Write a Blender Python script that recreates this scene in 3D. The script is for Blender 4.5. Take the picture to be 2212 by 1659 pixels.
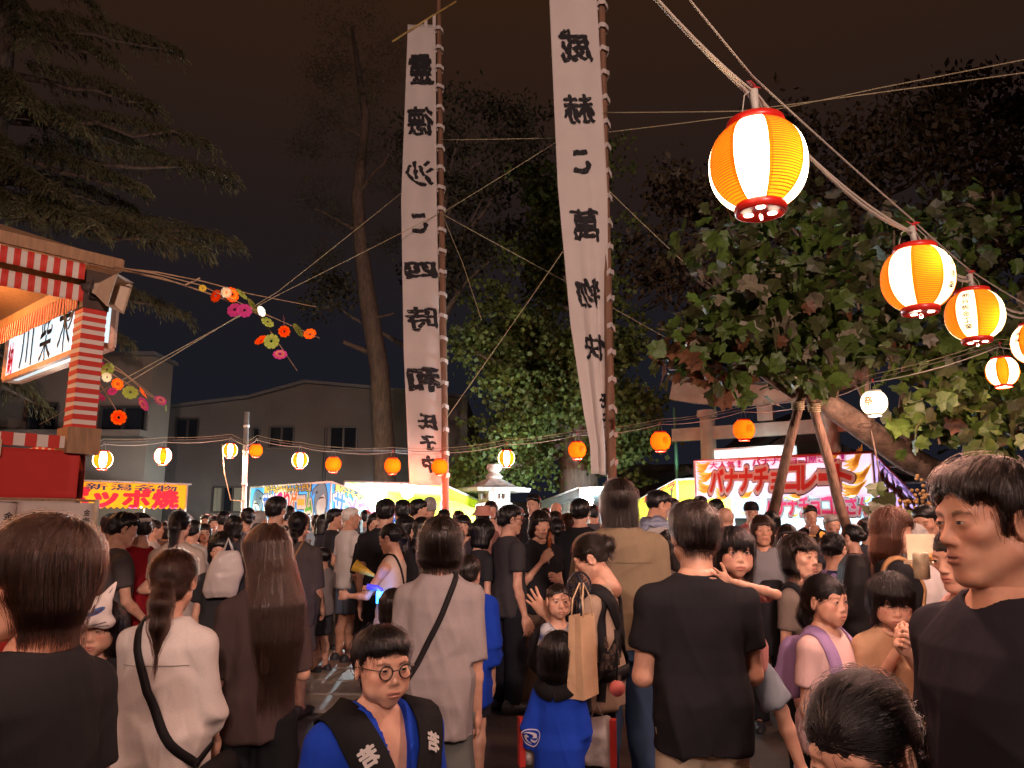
import bpy, bmesh, math, random, zlib
import numpy as np
from mathutils import Vector, Matrix, Euler
from mathutils.bvhtree import BVHTree
# ------------------------------------------------------------------ camera, world, exposure
scene = bpy.context.scene
C = scene.collection
for o in list(bpy.data.objects):
 bpy.data.objects.remove(o)
rng = np.random.default_rng(7)
random.seed(7)
CAM_Z = 1.55
PITCH = math.radians(10.06)
FOC = 1671.0            # focal length in pixels of a 2212 x 1659 picture
SP, CP = math.sin(PITCH), math.cos(PITCH)
cam_data = bpy.data.cameras.new('camera')
cam = bpy.data.objects.new('camera', cam_data)
C.objects.link(cam)
cam.location = (0, 0, CAM_Z)
cam.rotation_euler = (math.radians(90) + PITCH, 0, 0)
cam_data.sensor_width = 36.0
cam_data.lens = 36.0 * FOC / 2212.0
cam_data.clip_start = 0.05
cam_data.clip_end = 500
scene.camera = cam
world = bpy.data.worlds.new('World')
scene.world = world
world.use_nodes = True
wn, wl = world.node_tree.nodes, world.node_tree.links
bg = wn['Background']
tc = wn.new('ShaderNodeTexCoord')
sep = wn.new('ShaderNodeSeparateXYZ')
wl.new(tc.outputs['Generated'], sep.inputs[0])
ramp = wn.new('ShaderNodeValToRGB')
wl.new(sep.outputs['Z'], ramp.inputs[0])
cr = ramp.color_ramp
cr.elements[0].position = 0.0
cr.elements[0].color = (0.0066, 0.0070, 0.0118, 1)
cr.elements[1].position = 0.62
cr.elements[1].color = (0.0215, 0.0090, 0.0042, 1)
e = cr.elements.new(0.20); e.color = (0.0068, 0.0068, 0.0100, 1)
e = cr.elements.new(0.36); e.color = (0.0105, 0.0070, 0.0068, 1)
wl.new(ramp.outputs[0], bg.inputs[0])
bg.inputs[1].default_value = 1.0
scene.view_settings.view_transform = 'Standard'
scene.view_settings.look = 'None'
scene.view_settings.exposure = 0.54
scene.view_settings.gamma = 1.0
scene.view_settings.use_curve_mapping = False
scene.render.engine = 'CYCLES'
cy = scene.cycles
cy.use_denoising = True
try:
 cy.denoiser = 'OPENIMAGEDENOISE'
except Exception:
 pass
cy.max_bounces = 6
cy.diffuse_bounces = 3
cy.glossy_bounces = 2
cy.transmission_bounces = 4
cy.transparent_max_bounces = 6
cy.caustics_reflective = False
cy.caustics_refractive = False
cy.sample_clamp_indirect = 4.0
cy.sample_clamp_direct = 0.0
cy.use_light_tree = True
try:
 scene.cycles_curves.shape = 'RIBBONS'
except Exception:
 pass
def ray(u, v):
 a = (u - 1106.0) / FOC
 b = (829.5 - v) / FOC
 return a, CP - b * SP, SP + b * CP
def at(u, v, Y):
 """world point seen at pixel (u, v) of the photograph, Y metres in front of the camera"""
 a, fy, fz = ray(u, v)
 t = Y / fy
 return Vector((a * t, Y, CAM_Z + fz * t))
def onz(u, v, z):
 a, fy, fz = ray(u, v)
 t = (z - CAM_Z) / fz
 return Vector((a * t, fy * t, z))
# ------------------------------------------------------------------ object helpers
def tag(o, label=None, cat=None, group=None, kind=None):
 if label: o['label'] = label
 if cat: o['category'] = cat
 if group: o['group'] = group
 if kind: o['kind'] = kind
 return o
def empty(name, loc=(0, 0, 0), rz=0.0, label=None, cat=None, group=None, kind=None):
 o = bpy.data.objects.new(name, None)
 C.objects.link(o)
 o.location = loc
 o.rotation_euler = (0, 0, rz)
 o.empty_display_size = 0.1
 return tag(o, label, cat, group, kind)
def link_mesh(name, me, parent=None, mats=None):
 o = bpy.data.objects.new(name, me)
 C.objects.link(o)
 if parent is not None:
  o.parent = parent
 if mats is not None and len(me.materials) == 0:
  for m in (mats if isinstance(mats, (list, tuple)) else [mats]):
   me.materials.append(m)
 return o
def fast_mesh(name, V, F, smooth=True, col=None, mat_idx=None):
 """mesh from numpy verts and a (n,4) or (n,3) face array, or a list of faces"""
 me = bpy.data.meshes.new(name)
 V = np.asarray(V, dtype=np.float32)
 if isinstance(F, np.ndarray) and F.ndim == 2:
  n, k = F.shape
  me.vertices.add(len(V))
  me.vertices.foreach_set('co', V.ravel())
  me.loops.add(n * k)
  me.loops.foreach_set('vertex_index', F.astype(np.int32).ravel())
  me.polygons.add(n)
  me.polygons.foreach_set('loop_start', np.arange(0, n * k, k, dtype=np.int32))
  if mat_idx is not None:
   me.polygons.foreach_set('material_index', np.asarray(mat_idx, dtype=np.int32))
  if smooth:
   me.polygons.foreach_set('use_smooth', np.ones(n, dtype=bool))
  me.update(calc_edges=True)
 else:
  me.from_pydata([tuple(map(float, p)) for p in V], [], [tuple(int(i) for i in f) for f in F])
  if mat_idx is not None:
   me.polygons.foreach_set('material_index', np.asarray(mat_idx, dtype=np.int32))
  if smooth:
   me.polygons.foreach_set('use_smooth', np.ones(len(me.polygons), dtype=bool))
  me.update()
 if col is not None:
  at_ = me.color_attributes.new('Col', 'FLOAT_COLOR', 'POINT')
  at_.data.foreach_set('color', np.asarray(col, dtype=np.float32).ravel())
 return me
class MB:
 """collects boxes, tubes, lathes ... and links them as ONE mesh object"""
 def __init__(self):
  self.v, self.f, self.m = [], [], []
 def add(self, V, F, mi=0):
  b = len(self.v)
  self.v.extend([tuple(p) for p in V])
  self.f.extend([tuple(i + b for i in f) for f in F])
  self.m.extend([mi] * len(F))
  return self
 def box(self, c, s, rz=0.0, M=None, mi=0):
  x, y, z = s[0] / 2, s[1] / 2, s[2] / 2
  P = [Vector((sx * x, sy * y, sz * z)) for sz in (-1, 1) for sy in (-1, 1) for sx in (-1, 1)]
  if M is None:
   M = Matrix.Rotation(rz, 3, 'Z')
  P = [M @ p + Vector(c) for p in P]
  return self.add(P, [(0, 2, 3, 1), (4, 5, 7, 6), (0, 1, 5, 4), (2, 6, 7, 3), (0, 4, 6, 2), (1, 3, 7, 5)], mi)
 def beam(self, a, b, w, h, mi=0, up=Vector((0, 0, 1))):
  a, b = Vector(a), Vector(b)
  d = (b - a).normalized()
  s = d.cross(up)
  if s.length < 1e-4: s = d.cross(Vector((0, 1, 0)))
  s.normalize()
  t = s.cross(d)
  P = [q + s * (i * w / 2) + t * (j * h / 2) for q in (a, b) for i, j in ((-1, -1), (1, -1), (1, 1), (-1, 1))]
  return self.add(P, [(0, 1, 2, 3), (7, 6, 5, 4), (0, 4, 5, 1), (1, 5, 6, 2), (2, 6, 7, 3), (3, 7, 4, 0)], mi)
 def tube(self, pts, r, n=8, mi=0, caps=True, radii=None):
  pts = [Vector(p) for p in pts]
  V, F = [], []
  prev = None
  for i, p in enumerate(pts):
   d = (pts[min(i + 1, len(pts) - 1)] - pts[max(i - 1, 0)]).normalized()
   if prev is None:
    s = d.cross(Vector((0, 0, 1)))
    if s.length < 1e-3: s = d.cross(Vector((0, 1, 0)))
   else:
    s = prev - d * prev.dot(d)
   s.normalize(); prev = s
   t = d.cross(s)
   rr = radii[i] if radii is not None else r
   for k in range(n):
    a = 2 * math.pi * k / n
    V.append(p + (s * math.cos(a) + t * math.sin(a)) * rr)
  for i in range(len(pts) - 1):
   for k in range(n):
    k2 = (k + 1) % n
    F.append((i * n + k, i * n + k2, (i + 1) * n + k2, (i + 1) * n + k))
  if caps:
   F.append(tuple(range(n - 1, -1, -1)))
   F.append(tuple((len(pts) - 1) * n + k for k in range(n)))
  return self.add(V, F, mi)
 def lathe(self, prof, n=24, c=(0, 0, 0), mi=0, cap=True, sx=1.0, sy=1.0):
  V, F = [], []
  for r, z in prof:
   for k in range(n):
    a = 2 * math.pi * k / n
    V.append((c[0] + r * sx * math.cos(a), c[1] + r * sy * math.sin(a), c[2] + z))
  for i in range(len(prof) - 1):
   for k in range(n):
    k2 = (k + 1) % n
    F.append((i * n + k, i * n + k2, (i + 1) * n + k2, (i + 1) * n + k))
  if cap:
   F.append(tuple(range(n - 1, -1, -1)))
   F.append(tuple((len(prof) - 1) * n + k for k in range(n)))
  return self.add(V, F, mi)
 def build(self, name, mats, parent=None, smooth=False):
  me = bpy.data.meshes.new(name)
  me.from_pydata([tuple(map(float, p)) for p in self.v], [], self.f)
  me.polygons.foreach_set('material_index', np.asarray(self.m, dtype=np.int32))
  if smooth:
   me.polygons.foreach_set('use_smooth', np.ones(len(me.polygons), dtype=bool))
  me.update()
  return link_mesh(name, me, parent, mats)
# ------------------------------------------------------------------ materials
MATS = {}
def nodes_of(name):
 m = bpy.data.materials.new(name)
 m.use_nodes = True
 nt = m.node_tree
 return m, nt.nodes, nt.links, nt.nodes['Principled BSDF']
def mat(name, col, rough=0.6, metal=0.0, noise=0.12, scale=12.0, bump=0.0, bscale=60.0, spec=None, emit=None, estr=0.0, stretch=None, trans=0.0, sheen=0.0):
 if name in MATS: return MATS[name]
 m, n, l, p = nodes_of(name)
 tc = n.new('ShaderNodeTexCoord')
 src = tc.outputs['Object']
 if stretch:
  mp = n.new('ShaderNodeMapping'); mp.inputs['Scale'].default_value = stretch
  l.new(src, mp.inputs[0]); src = mp.outputs[0]
 tx = n.new('ShaderNodeTexNoise'); tx.inputs['Scale'].default_value = scale; tx.inputs['Detail'].default_value = 5
 l.new(src, tx.inputs['Vector'])
 r = n.new('ShaderNodeValToRGB')
 r.color_ramp.elements[0].position = 0.3; r.color_ramp.elements[1].position = 0.72
 r.color_ramp.elements[0].color = tuple(max(0, c * (1 - noise)) for c in col[:3]) + (1,)
 r.color_ramp.elements[1].color = tuple(min(1, c * (1 + noise)) for c in col[:3]) + (1,)
 l.new(tx.outputs['Fac'], r.inputs[0])
 l.new(r.outputs[0], p.inputs['Base Color'])
 p.inputs['Roughness'].default_value = rough
 p.inputs['Metallic'].default_value = metal
 if spec is not None: p.inputs['Specular IOR Level'].default_value = spec
 if sheen: p.inputs['Sheen Weight'].default_value = sheen
 if emit:
  p.inputs['Emission Color'].default_value = tuple(emit) + (1,)
  p.inputs['Emission Strength'].default_value = estr
 if bump:
  t2 = n.new('ShaderNodeTexNoise'); t2.inputs['Scale'].default_value = bscale; t2.inputs['Detail'].default_value = 6
  l.new(src, t2.inputs['Vector'])
  b = n.new('ShaderNodeBump'); b.inputs['Strength'].default_value = bump; b.inputs['Distance'].default_value = 0.02
  l.new(t2.outputs['Fac'], b.inputs['Height'])
  l.new(b.outputs[0], p.inputs['Normal'])
 if trans:
  add = n.new('ShaderNodeMixShader'); add.inputs[0].default_value = trans
  tr = n.new('ShaderNodeBsdfTranslucent')
  l.new(r.outputs[0], tr.inputs[0])
  l.new(p.outputs[0], add.inputs[1]); l.new(tr.outputs[0], add.inputs[2])
  l.new(add.outputs[0], n['Material Output'].inputs[0])
 MATS[name] = m
 return m
def cloth(col, pattern=None, rough=0.88):
 key = 'cloth_%.3f_%.3f_%.3f_%s' % (col[0], col[1], col[2], pattern)
 if key in MATS: return MATS[key]
 m, n, l, p = nodes_of(key)
 tc = n.new('ShaderNodeTexCoord')
 mp = n.new('ShaderNodeMapping'); mp.inputs['Scale'].default_value = (7, 7, 2.2)
 l.new(tc.outputs['Object'], mp.inputs[0])
 t1 = n.new('ShaderNodeTexNoise'); t1.inputs['Scale'].default_value = 1.0; t1.inputs['Detail'].default_value = 2.5; t1.inputs['Distortion'].default_value = 1.2
 l.new(mp.outputs[0], t1.inputs['Vector'])
 t2 = n.new('ShaderNodeTexNoise'); t2.inputs['Scale'].default_value = 420; t2.inputs['Detail'].default_value = 2
 l.new(tc.outputs['Object'], t2.inputs['Vector'])
 r = n.new('ShaderNodeValToRGB')
 r.color_ramp.elements[0].position = 0.25; r.color_ramp.elements[1].position = 0.8
 r.color_ramp.elements[0].color = tuple(c * 0.80 for c in col) + (1,)
 r.color_ramp.elements[1].color = tuple(min(1, c * 1.12) for c in col) + (1,)
 l.new(t2.outputs['Fac'], r.inputs[0])
 out = r.outputs[0]
 if pattern:
  kind, c2, sc = pattern
  mx = n.new('ShaderNodeMixRGB'); mx.inputs[2].default_value = tuple(c2) + (1,)
  l.new(out, mx.inputs[1])
  if kind == 'check' or kind == 'stripe':
   mpp = n.new('ShaderNodeMapping'); mpp.inputs['Scale'].default_value = (1, 1, 1)
   l.new(tc.outputs['Object'], mpp.inputs[0])
   w1 = n.new('ShaderNodeTexWave'); w1.inputs['Scale'].default_value = sc; w1.bands_direction = 'Z' if kind == 'check' else 'X'
   l.new(mpp.outputs[0], w1.inputs[0])
   if kind == 'check':
    w2 = n.new('ShaderNodeTexWave'); w2.inputs['Scale'].default_value = sc; w2.bands_direction = 'X'
    l.new(mpp.outputs[0], w2.inputs[0])
    ad = n.new('ShaderNodeMath'); ad.operation = 'MULTIPLY'
    l.new(w1.outputs['Fac'], ad.inputs[0]); l.new(w2.outputs['Fac'], ad.inputs[1])
    l.new(ad.outputs[0], mx.inputs[0])
   else:
    st = n.new('ShaderNodeMath'); st.operation = 'GREATER_THAN'; st.inputs[1].default_value = 0.5
    l.new(w1.outputs['Fac'], st.inputs[0]); l.new(st.outputs[0], mx.inputs[0])
  else:                                   # blotch print
   vo = n.new('ShaderNodeTexVoronoi'); vo.inputs['Scale'].default_value = sc
   l.new(tc.outputs['Object'], vo.inputs['Vector'])
   st = n.new('ShaderNodeMath'); st.operation = 'LESS_THAN'; st.inputs[1].default_value = 0.33
   l.new(vo.outputs['Distance'], st.inputs[0]); l.new(st.outputs[0], mx.inputs[0])
  out = mx.outputs[0]
 l.new(out, p.inputs['Base Color'])
 p.inputs['Roughness'].default_value = rough
 p.inputs['Specular IOR Level'].default_value = 0.12
 p.inputs['Sheen Weight'].default_value = 0.0
 b1 = n.new('ShaderNodeBump'); b1.inputs['Strength'].default_value = 0.35; b1.inputs['Distance'].default_value = 0.03
 l.new(t1.outputs['Fac'], b1.inputs['Height'])
 b2 = n.new('ShaderNodeBump'); b2.inputs['Strength'].default_value = 0.18; b2.inputs['Distance'].default_value = 0.002
 l.new(t2.outputs['Fac'], b2.inputs['Height']); l.new(b1.outputs[0], b2.inputs['Normal'])
 l.new(b2.outputs[0], p.inputs['Normal'])
 MATS[key] = m
 return m
def skin_mat(tone):
 key = 'skin_%d' % tone
 if key in MATS: return MATS[key]
 base = [(0.61, 0.365, 0.255), (0.54, 0.30, 0.195), (0.42, 0.21, 0.13)][tone]
 m, n, l, p = nodes_of(key)
 a = n.new('ShaderNodeVertexColor'); a.layer_name = 'Col'
 tc = n.new('ShaderNodeTexCoord')
 t = n.new('ShaderNodeTexNoise'); t.inputs['Scale'].default_value = 22; t.inputs['Detail'].default_value = 6
 l.new(tc.outputs['Object'], t.inputs['Vector'])
 r = n.new('ShaderNodeValToRGB')
 r.color_ramp.elements[0].position = 0.3; r.color_ramp.elements[1].position = 0.7
 r.color_ramp.elements[0].color = (base[0] * 0.86, base[1] * 0.74, base[2] * 0.72, 1)
 r.color_ramp.elements[1].color = (min(1, base[0] * 1.07), base[1] * 1.08, base[2] * 1.10, 1)
 l.new(t.outputs['Fac'], r.inputs[0])
 mx = n.new('ShaderNodeMixRGB')
 l.new(a.outputs['Alpha'], mx.inputs[0]); l.new(r.outputs[0], mx.inputs[1]); l.new(a.outputs['Color'], mx.inputs[2])
 l.new(mx.outputs[0], p.inputs['Base Color'])
 p.inputs['Roughness'].default_value = 0.48
 p.inputs['Specular IOR Level'].default_value = 0.38
 p.inputs['Subsurface Weight'].default_value = 0.12
 p.inputs['Subsurface Radius'].default_value = (0.012, 0.005, 0.003)
 p.inputs['Subsurface Scale'].default_value = 1.0
 t2 = n.new('ShaderNodeTexNoise'); t2.inputs['Scale'].default_value = 350; t2.inputs['Detail'].default_value = 3
 l.new(tc.outputs['Object'], t2.inputs['Vector'])
 b = n.new('ShaderNodeBump'); b.inputs['Strength'].default_value = 0.12; b.inputs['Distance'].default_value = 0.002
 l.new(t2.outputs['Fac'], b.inputs['Height']); l.new(b.outputs[0], p.inputs['Normal'])
 MATS[key] = m
 return m
HAIRCOL = {'black': (0.0065, 0.0055, 0.0058), 'dark': (0.011, 0.007, 0.0055), 'brown': (0.023, 0.0105, 0.0066),
   'auburn': (0.055, 0.018, 0.009), 'grey': (0.30, 0.28, 0.26), 'white': (0.62, 0.58, 0.53)}
def hair_mat(c):
 key = 'hair_' + c
 if key in MATS: return MATS[key]
 base = HAIRCOL[c]
 m, n, l, p = nodes_of(key)
 tc = n.new('ShaderNodeTexCoord')
 mp = n.new('ShaderNodeMapping'); mp.inputs['Scale'].default_value = (260, 260, 9)
 l.new(tc.outputs['Object'], mp.inputs[0])
 t = n.new('ShaderNodeTexNoise'); t.inputs['Scale'].default_value = 1.0; t.inputs['Detail'].default_value = 4
 l.new(mp.outputs[0], t.inputs['Vector'])
 r = n.new('ShaderNodeValToRGB')
 r.color_ramp.elements[0].position = 0.3; r.color_ramp.elements[1].position = 0.75
 r.color_ramp.elements[0].color = tuple(x * 0.55 for x in base) + (1,)
 r.color_ramp.elements[1].color = tuple(min(1, x * 1.6) for x in base) + (1,)
 l.new(t.outputs['Fac'], r.inputs[0]); l.new(r.outputs[0], p.inputs['Base Color'])
 p.inputs['Roughness'].default_value = 0.42
 p.inputs['Specular IOR Level'].default_value = 0.45
 p.inputs['Anisotropic'].default_value = 0.6
 b = n.new('ShaderNodeBump'); b.inputs['Strength'].default_value = 0.5; b.inputs['Distance'].default_value = 0.004
 l.new(t.outputs['Fac'], b.inputs['Height']); l.new(b.outputs[0], p.inputs['Normal'])
 MATS[key] = m
 return m
def strand_mat(c):
 key = 'strand_' + c
 if key in MATS: return MATS[key]
 m = bpy.data.materials.new(key); m.use_nodes = True
 n, l = m.node_tree.nodes, m.node_tree.links
 n.remove(n['Principled BSDF'])
 h = n.new('ShaderNodeBsdfHairPrincipled')
 h.parametrization = 'COLOR'
 base = HAIRCOL[c]
 h.inputs['Color'].default_value = tuple(min(1, x * 1.1) for x in base) + (1,)
 h.inputs['Roughness'].default_value = 0.28
 h.inputs['IOR'].default_value = 1.40
 h.inputs['Radial Roughness'].default_value = 0.45
 l.new(h.outputs[0], n['Material Output'].inputs[0])
 MATS[key] = m
 return m
# ------------------------------------------------------------------ smooth solid modelling (distance fields -> one skin)
def _smin(a, b, k):
 if k <= 1e-6: return np.minimum(a, b)
 h = np.clip(0.5 + 0.5 * (b - a) / k, 0, 1)
 return b + (a - b) * h - k * h * (1 - h)
def _smax(a, b, k):
 return -_smin(-a, -b, k)
class Prim:
 __slots__ = ('fn', 'lo', 'hi', 'op', 'k')
 def __init__(self, fn, lo, hi, op, k):
  self.fn, self.lo, self.hi, self.op, self.k = fn, np.array(lo, float), np.array(hi, float), op, k
def cone(a, b, ra, rb, op='u', k=0.02, flat=None, cap=False, inflate=0.0):
 a = np.array(a, float); b = np.array(b, float)
 ra += inflate; rb += inflate
 ab0 = b - a
 if flat:
  nv = np.array(flat[0], float); nv /= np.linalg.norm(nv); f = flat[1]
  ab = ab0 + nv * (nv @ ab0) * (f - 1)
  sc = 0.5 * (1 + 1 / f)
 else:
  ab = ab0; sc = 1.0
 L2 = max(ab @ ab, 1e-9)
 ln = math.sqrt(max(ab0 @ ab0, 1e-12))
 d0 = ab0 / ln
 def fn(x, y, z):
  px, py, pz = x - a[0], y - a[1], z - a[2]
  if cap: along = px * d0[0] + py * d0[1] + pz * d0[2]
  if flat:
   m = (px * nv[0] + py * nv[1] + pz * nv[2]) * (f - 1)
   px, py, pz = px + nv[0] * m, py + nv[1] * m, pz + nv[2] * m
  t = np.clip((px * ab[0] + py * ab[1] + pz * ab[2]) / L2, 0, 1)
  qx, qy, qz = px - t * ab[0], py - t * ab[1], pz - t * ab[2]
  d = (np.sqrt(qx * qx + qy * qy + qz * qz) - (ra + (rb - ra) * t)) * sc
  if cap: d = np.maximum(d, along - ln)
  return d
 r = max(ra, rb)
 return Prim(fn, np.minimum(a - ra, b - rb), np.maximum(a + ra, b + rb), op, k)
def ell(c, r, op='u', k=0.02, R=None):
 c = np.array(c, float); r = np.array(r, float)
 Rm = np.array(R, float) if R is not None else None
 def fn(x, y, z):
  px, py, pz = x - c[0], y - c[1], z - c[2]
  if Rm is not None:
   px, py, pz = (Rm[0, 0] * px + Rm[1, 0] * py + Rm[2, 0] * pz,
       Rm[0, 1] * px + Rm[1, 1] * py + Rm[2, 1] * pz,
       Rm[0, 2] * px + Rm[1, 2] * py + Rm[2, 2] * pz)
  qx, qy, qz = px / r[0], py / r[1], pz / r[2]
  k0 = np.sqrt(qx * qx + qy * qy + qz * qz)
  k1 = np.sqrt((qx / r[0]) ** 2 + (qy / r[1]) ** 2 + (qz / r[2]) ** 2)
  return np.where(k1 > 1e-6, k0 * (k0 - 1) / np.maximum(k1, 1e-6), -min(r))
 e = r if R is None else np.full(3, r.max())
 return Prim(fn, c - e, c + e, op, k)
def loft(zs, w, d, cy=None, cx=None, n=2.0, op='u', k=0.02, inflate=0.0):
 zs = np.array(zs, float); w = np.array(w, float) + inflate; d = np.array(d, float) + inflate
 cy = np.zeros_like(zs) if cy is None else np.array(cy, float)
 cx = np.zeros_like(zs) if cx is None else np.array(cx, float)
 def fn(x, y, z):
  W = np.interp(z, zs, w); D = np.interp(z, zs, d)
  px = x - np.interp(z, zs, cx); py = y - np.interp(z, zs, cy)
  q = ((np.abs(px) / W) ** n + (np.abs(py) / D) ** n) ** (1.0 / n)
  r = np.sqrt(px * px + py * py)
  q = np.maximum(q, 1e-3)
  r = np.maximum(r, 1e-3 * np.minimum(W, D))
  dr = r - r / q
  return np.maximum(dr * 0.9, np.maximum(zs[0] - z, z - zs[-1]))
 return Prim(fn, (min(cx - w), min(cy - d), zs[0]), (max(cx + w), max(cy + d), zs[-1]), op, k)
def plane(nv, pt, op='i', k=0.004, lo=(-9, -9, -9), hi=(9, 9, 9)):
 """keep the side the normal points away from (op 'i')"""
 nv = np.array(nv, float); nv /= np.linalg.norm(nv); c = nv @ np.array(pt, float)
 return Prim(lambda x, y, z: nv[0] * x + nv[1] * y + nv[2] * z - c, lo, hi, op, k)
def xform_prims(prims, M):
 """the same solids moved by a rigid (or uniformly scaled) matrix"""
 A = np.array(M.to_3x3()); t = np.array(M.translation)
 s = abs(np.linalg.det(A)) ** (1 / 3)
 Ai = np.linalg.inv(A)
 out = []
 for p in prims:
  def mk(p):
   f0 = p.fn
   def fn(x, y, z):
    X, Y, Z = np.broadcast_arrays(x - t[0], y - t[1], z - t[2])
    return f0(Ai[0, 0] * X + Ai[0, 1] * Y + Ai[0, 2] * Z, Ai[1, 0] * X + Ai[1, 1] * Y + Ai[1, 2] * Z,
       Ai[2, 0] * X + Ai[2, 1] * Y + Ai[2, 2] * Z) * s
   cs = np.array([[(p.lo if i & 1 else p.hi)[0], (p.lo if i & 2 else p.hi)[1], (p.lo if i & 4 else p.hi)[2]] for i in range(8)])
   cs = cs @ A.T + t
   return Prim(fn, cs.min(0), cs.max(0), p.op, p.k * s)
  out.append(mk(p))
 return out
def comb(D, d, p):
 if p.op == 'u': return _smin(D, d, p.k)
 if p.op == 's': return _smax(D, -d, p.k)
 return _smax(D, d, p.k)
def sdf_at(prims, P):
 x, y, z = P[:, 0], P[:, 1], P[:, 2]
 D = np.full(len(P), 0.4)
 for p in prims:
  D = comb(D, p.fn(x, y, z), p)
 return D
def sdf_grad(prims, P, e=0.002):
 g = np.empty_like(P)
 for i in range(3):
  dv = np.zeros(3); dv[i] = e
  g[:, i] = sdf_at(prims, P + dv) - sdf_at(prims, P - dv)
 n = np.linalg.norm(g, axis=1, keepdims=True)
 return g / np.maximum(n, 1e-9)
def sdf_mesh(prims, h):
 us = [p for p in prims if p.op == 'u']
 lo = np.min([p.lo for p in us], 0) - 2.5 * h
 hi = np.max([p.hi for p in us], 0) + 2.5 * h
 n = np.ceil((hi - lo) / h).astype(int) + 1
 ax = [lo[i] + h * np.arange(n[i]) for i in range(3)]
 D = np.full(n, 0.4, dtype=np.float32)
 for p in prims:
  m = p.k + 3 * h
  i0 = np.clip(np.floor((p.lo - m - lo) / h).astype(int), 0, n - 1)
  i1 = np.clip(np.ceil((p.hi + m - lo) / h).astype(int) + 1, 1, n)
  if np.any(i1 <= i0): continue
  sl = tuple(slice(a, b) for a, b in zip(i0, i1))
  x = ax[0][sl[0]][:, None, None]; y = ax[1][sl[1]][None, :, None]; z = ax[2][sl[2]][None, None, :]
  D[sl] = comb(D[sl], p.fn(x, y, z), p)
 return surface_nets(D, lo, h)
_CORN = [(0, 0, 0), (1, 0, 0), (0, 1, 0), (1, 1, 0), (0, 0, 1), (1, 0, 1), (0, 1, 1), (1, 1, 1)]
_EDGE = [(0, 1), (2, 3), (4, 5), (6, 7), (0, 2), (1, 3), (4, 6), (5, 7), (0, 4), (1, 5), (2, 6), (3, 7)]
def surface_nets(D, o, h):
 S = D < 0
 nx, ny, nz = D.shape
 cnt = np.zeros((nx - 1, ny - 1, nz - 1), np.int8)
 for c in _CORN:
  cnt += S[c[0]:nx - 1 + c[0], c[1]:ny - 1 + c[1], c[2]:nz - 1 + c[2]]
 act = (cnt > 0) & (cnt < 8)
 I = np.argwhere(act)
 ids = np.full(act.shape, -1, np.int32)
 ids[act] = np.arange(len(I))
 val = [D[I[:, 0] + c[0], I[:, 1] + c[1], I[:, 2] + c[2]] for c in _CORN]
 acc = np.zeros((len(I), 3)); num = np.zeros(len(I))
 for a, b in _EDGE:
  da, db = val[a], val[b]
  m = (da < 0) != (db < 0)
  t = np.where(m, da / np.where(m, da - db, 1), 0)
  ca, cb = np.array(_CORN[a], float), np.array(_CORN[b], float)
  acc += np.where(m[:, None], ca + (cb - ca) * t[:, None], 0)
  num += m
 V = (I + acc / np.maximum(num, 1)[:, None]) * h + o
 quads = []
 for axis in range(3):
  sh = [slice(1, -1)] * 3
  a = [slice(1, None)] * 3; b = [slice(1, None)] * 3
  o1, o2 = [i for i in range(3) if i != axis]
  n = D.shape
  A = [slice(None)] * 3; B = [slice(None)] * 3
  A[axis] = slice(0, n[axis] - 1); B[axis] = slice(1, n[axis])
  A[o1] = B[o1] = slice(1, n[o1] - 1); A[o2] = B[o2] = slice(1, n[o2] - 1)
  sa, sb = S[tuple(A)], S[tuple(B)]
  E = np.argwhere(sa != sb)
  if len(E) == 0: continue
  E[:, o1] += 1; E[:, o2] += 1
  inside = S[E[:, 0], E[:, 1], E[:, 2]]
  def cid(d1, d2):
   J = E.copy(); J[:, o1] += d1; J[:, o2] += d2
   return ids[J[:, 0], J[:, 1], J[:, 2]]
  q = np.stack([cid(-1, -1), cid(0, -1), cid(0, 0), cid(-1, 0)], 1)
  flip = inside if axis != 1 else ~inside
  q = np.where(flip[:, None], q, q[:, ::-1])
  quads.append(q)
 F = np.concatenate(quads) if quads else np.zeros((0, 4), int)
 return V, F[(F >= 0).all(1)]
def _hash3(i, j, k):
 n = (i * 374761393 + j * 668265263 + k * 1274126177) & 0x7fffffff
 n = ((n ^ (n >> 13)) * 1274126177) & 0x7fffffff
 return ((n ^ (n >> 16)) & 0xffff) / 65535.0
def vnoise(P):
 i = np.floor(P).astype(np.int64); f = P - i
 f = f * f * (3 - 2 * f)
 r = 0
 for dx in (0, 1):
  for dy in (0, 1):
   for dz in (0, 1):
    w = (f[:, 0] if dx else 1 - f[:, 0]) * (f[:, 1] if dy else 1 - f[:, 1]) * (f[:, 2] if dz else 1 - f[:, 2])
    r = r + w * _hash3(i[:, 0] + dx, i[:, 1] + dy, i[:, 2] + dz)
 return r
def vert_normals(V, F):
 a = V[F[:, 2]] - V[F[:, 0]]; b = V[F[:, 3 if F.shape[1] == 4 else 1]] - V[F[:, 1 if F.shape[1] == 4 else 2]]
 n = np.cross(a, b)
 N = np.zeros_like(V)
 for i in range(F.shape[1]):
  np.add.at(N, F[:, i], n)
 return N / np.maximum(np.linalg.norm(N, axis=1, keepdims=True), 1e-9)
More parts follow.
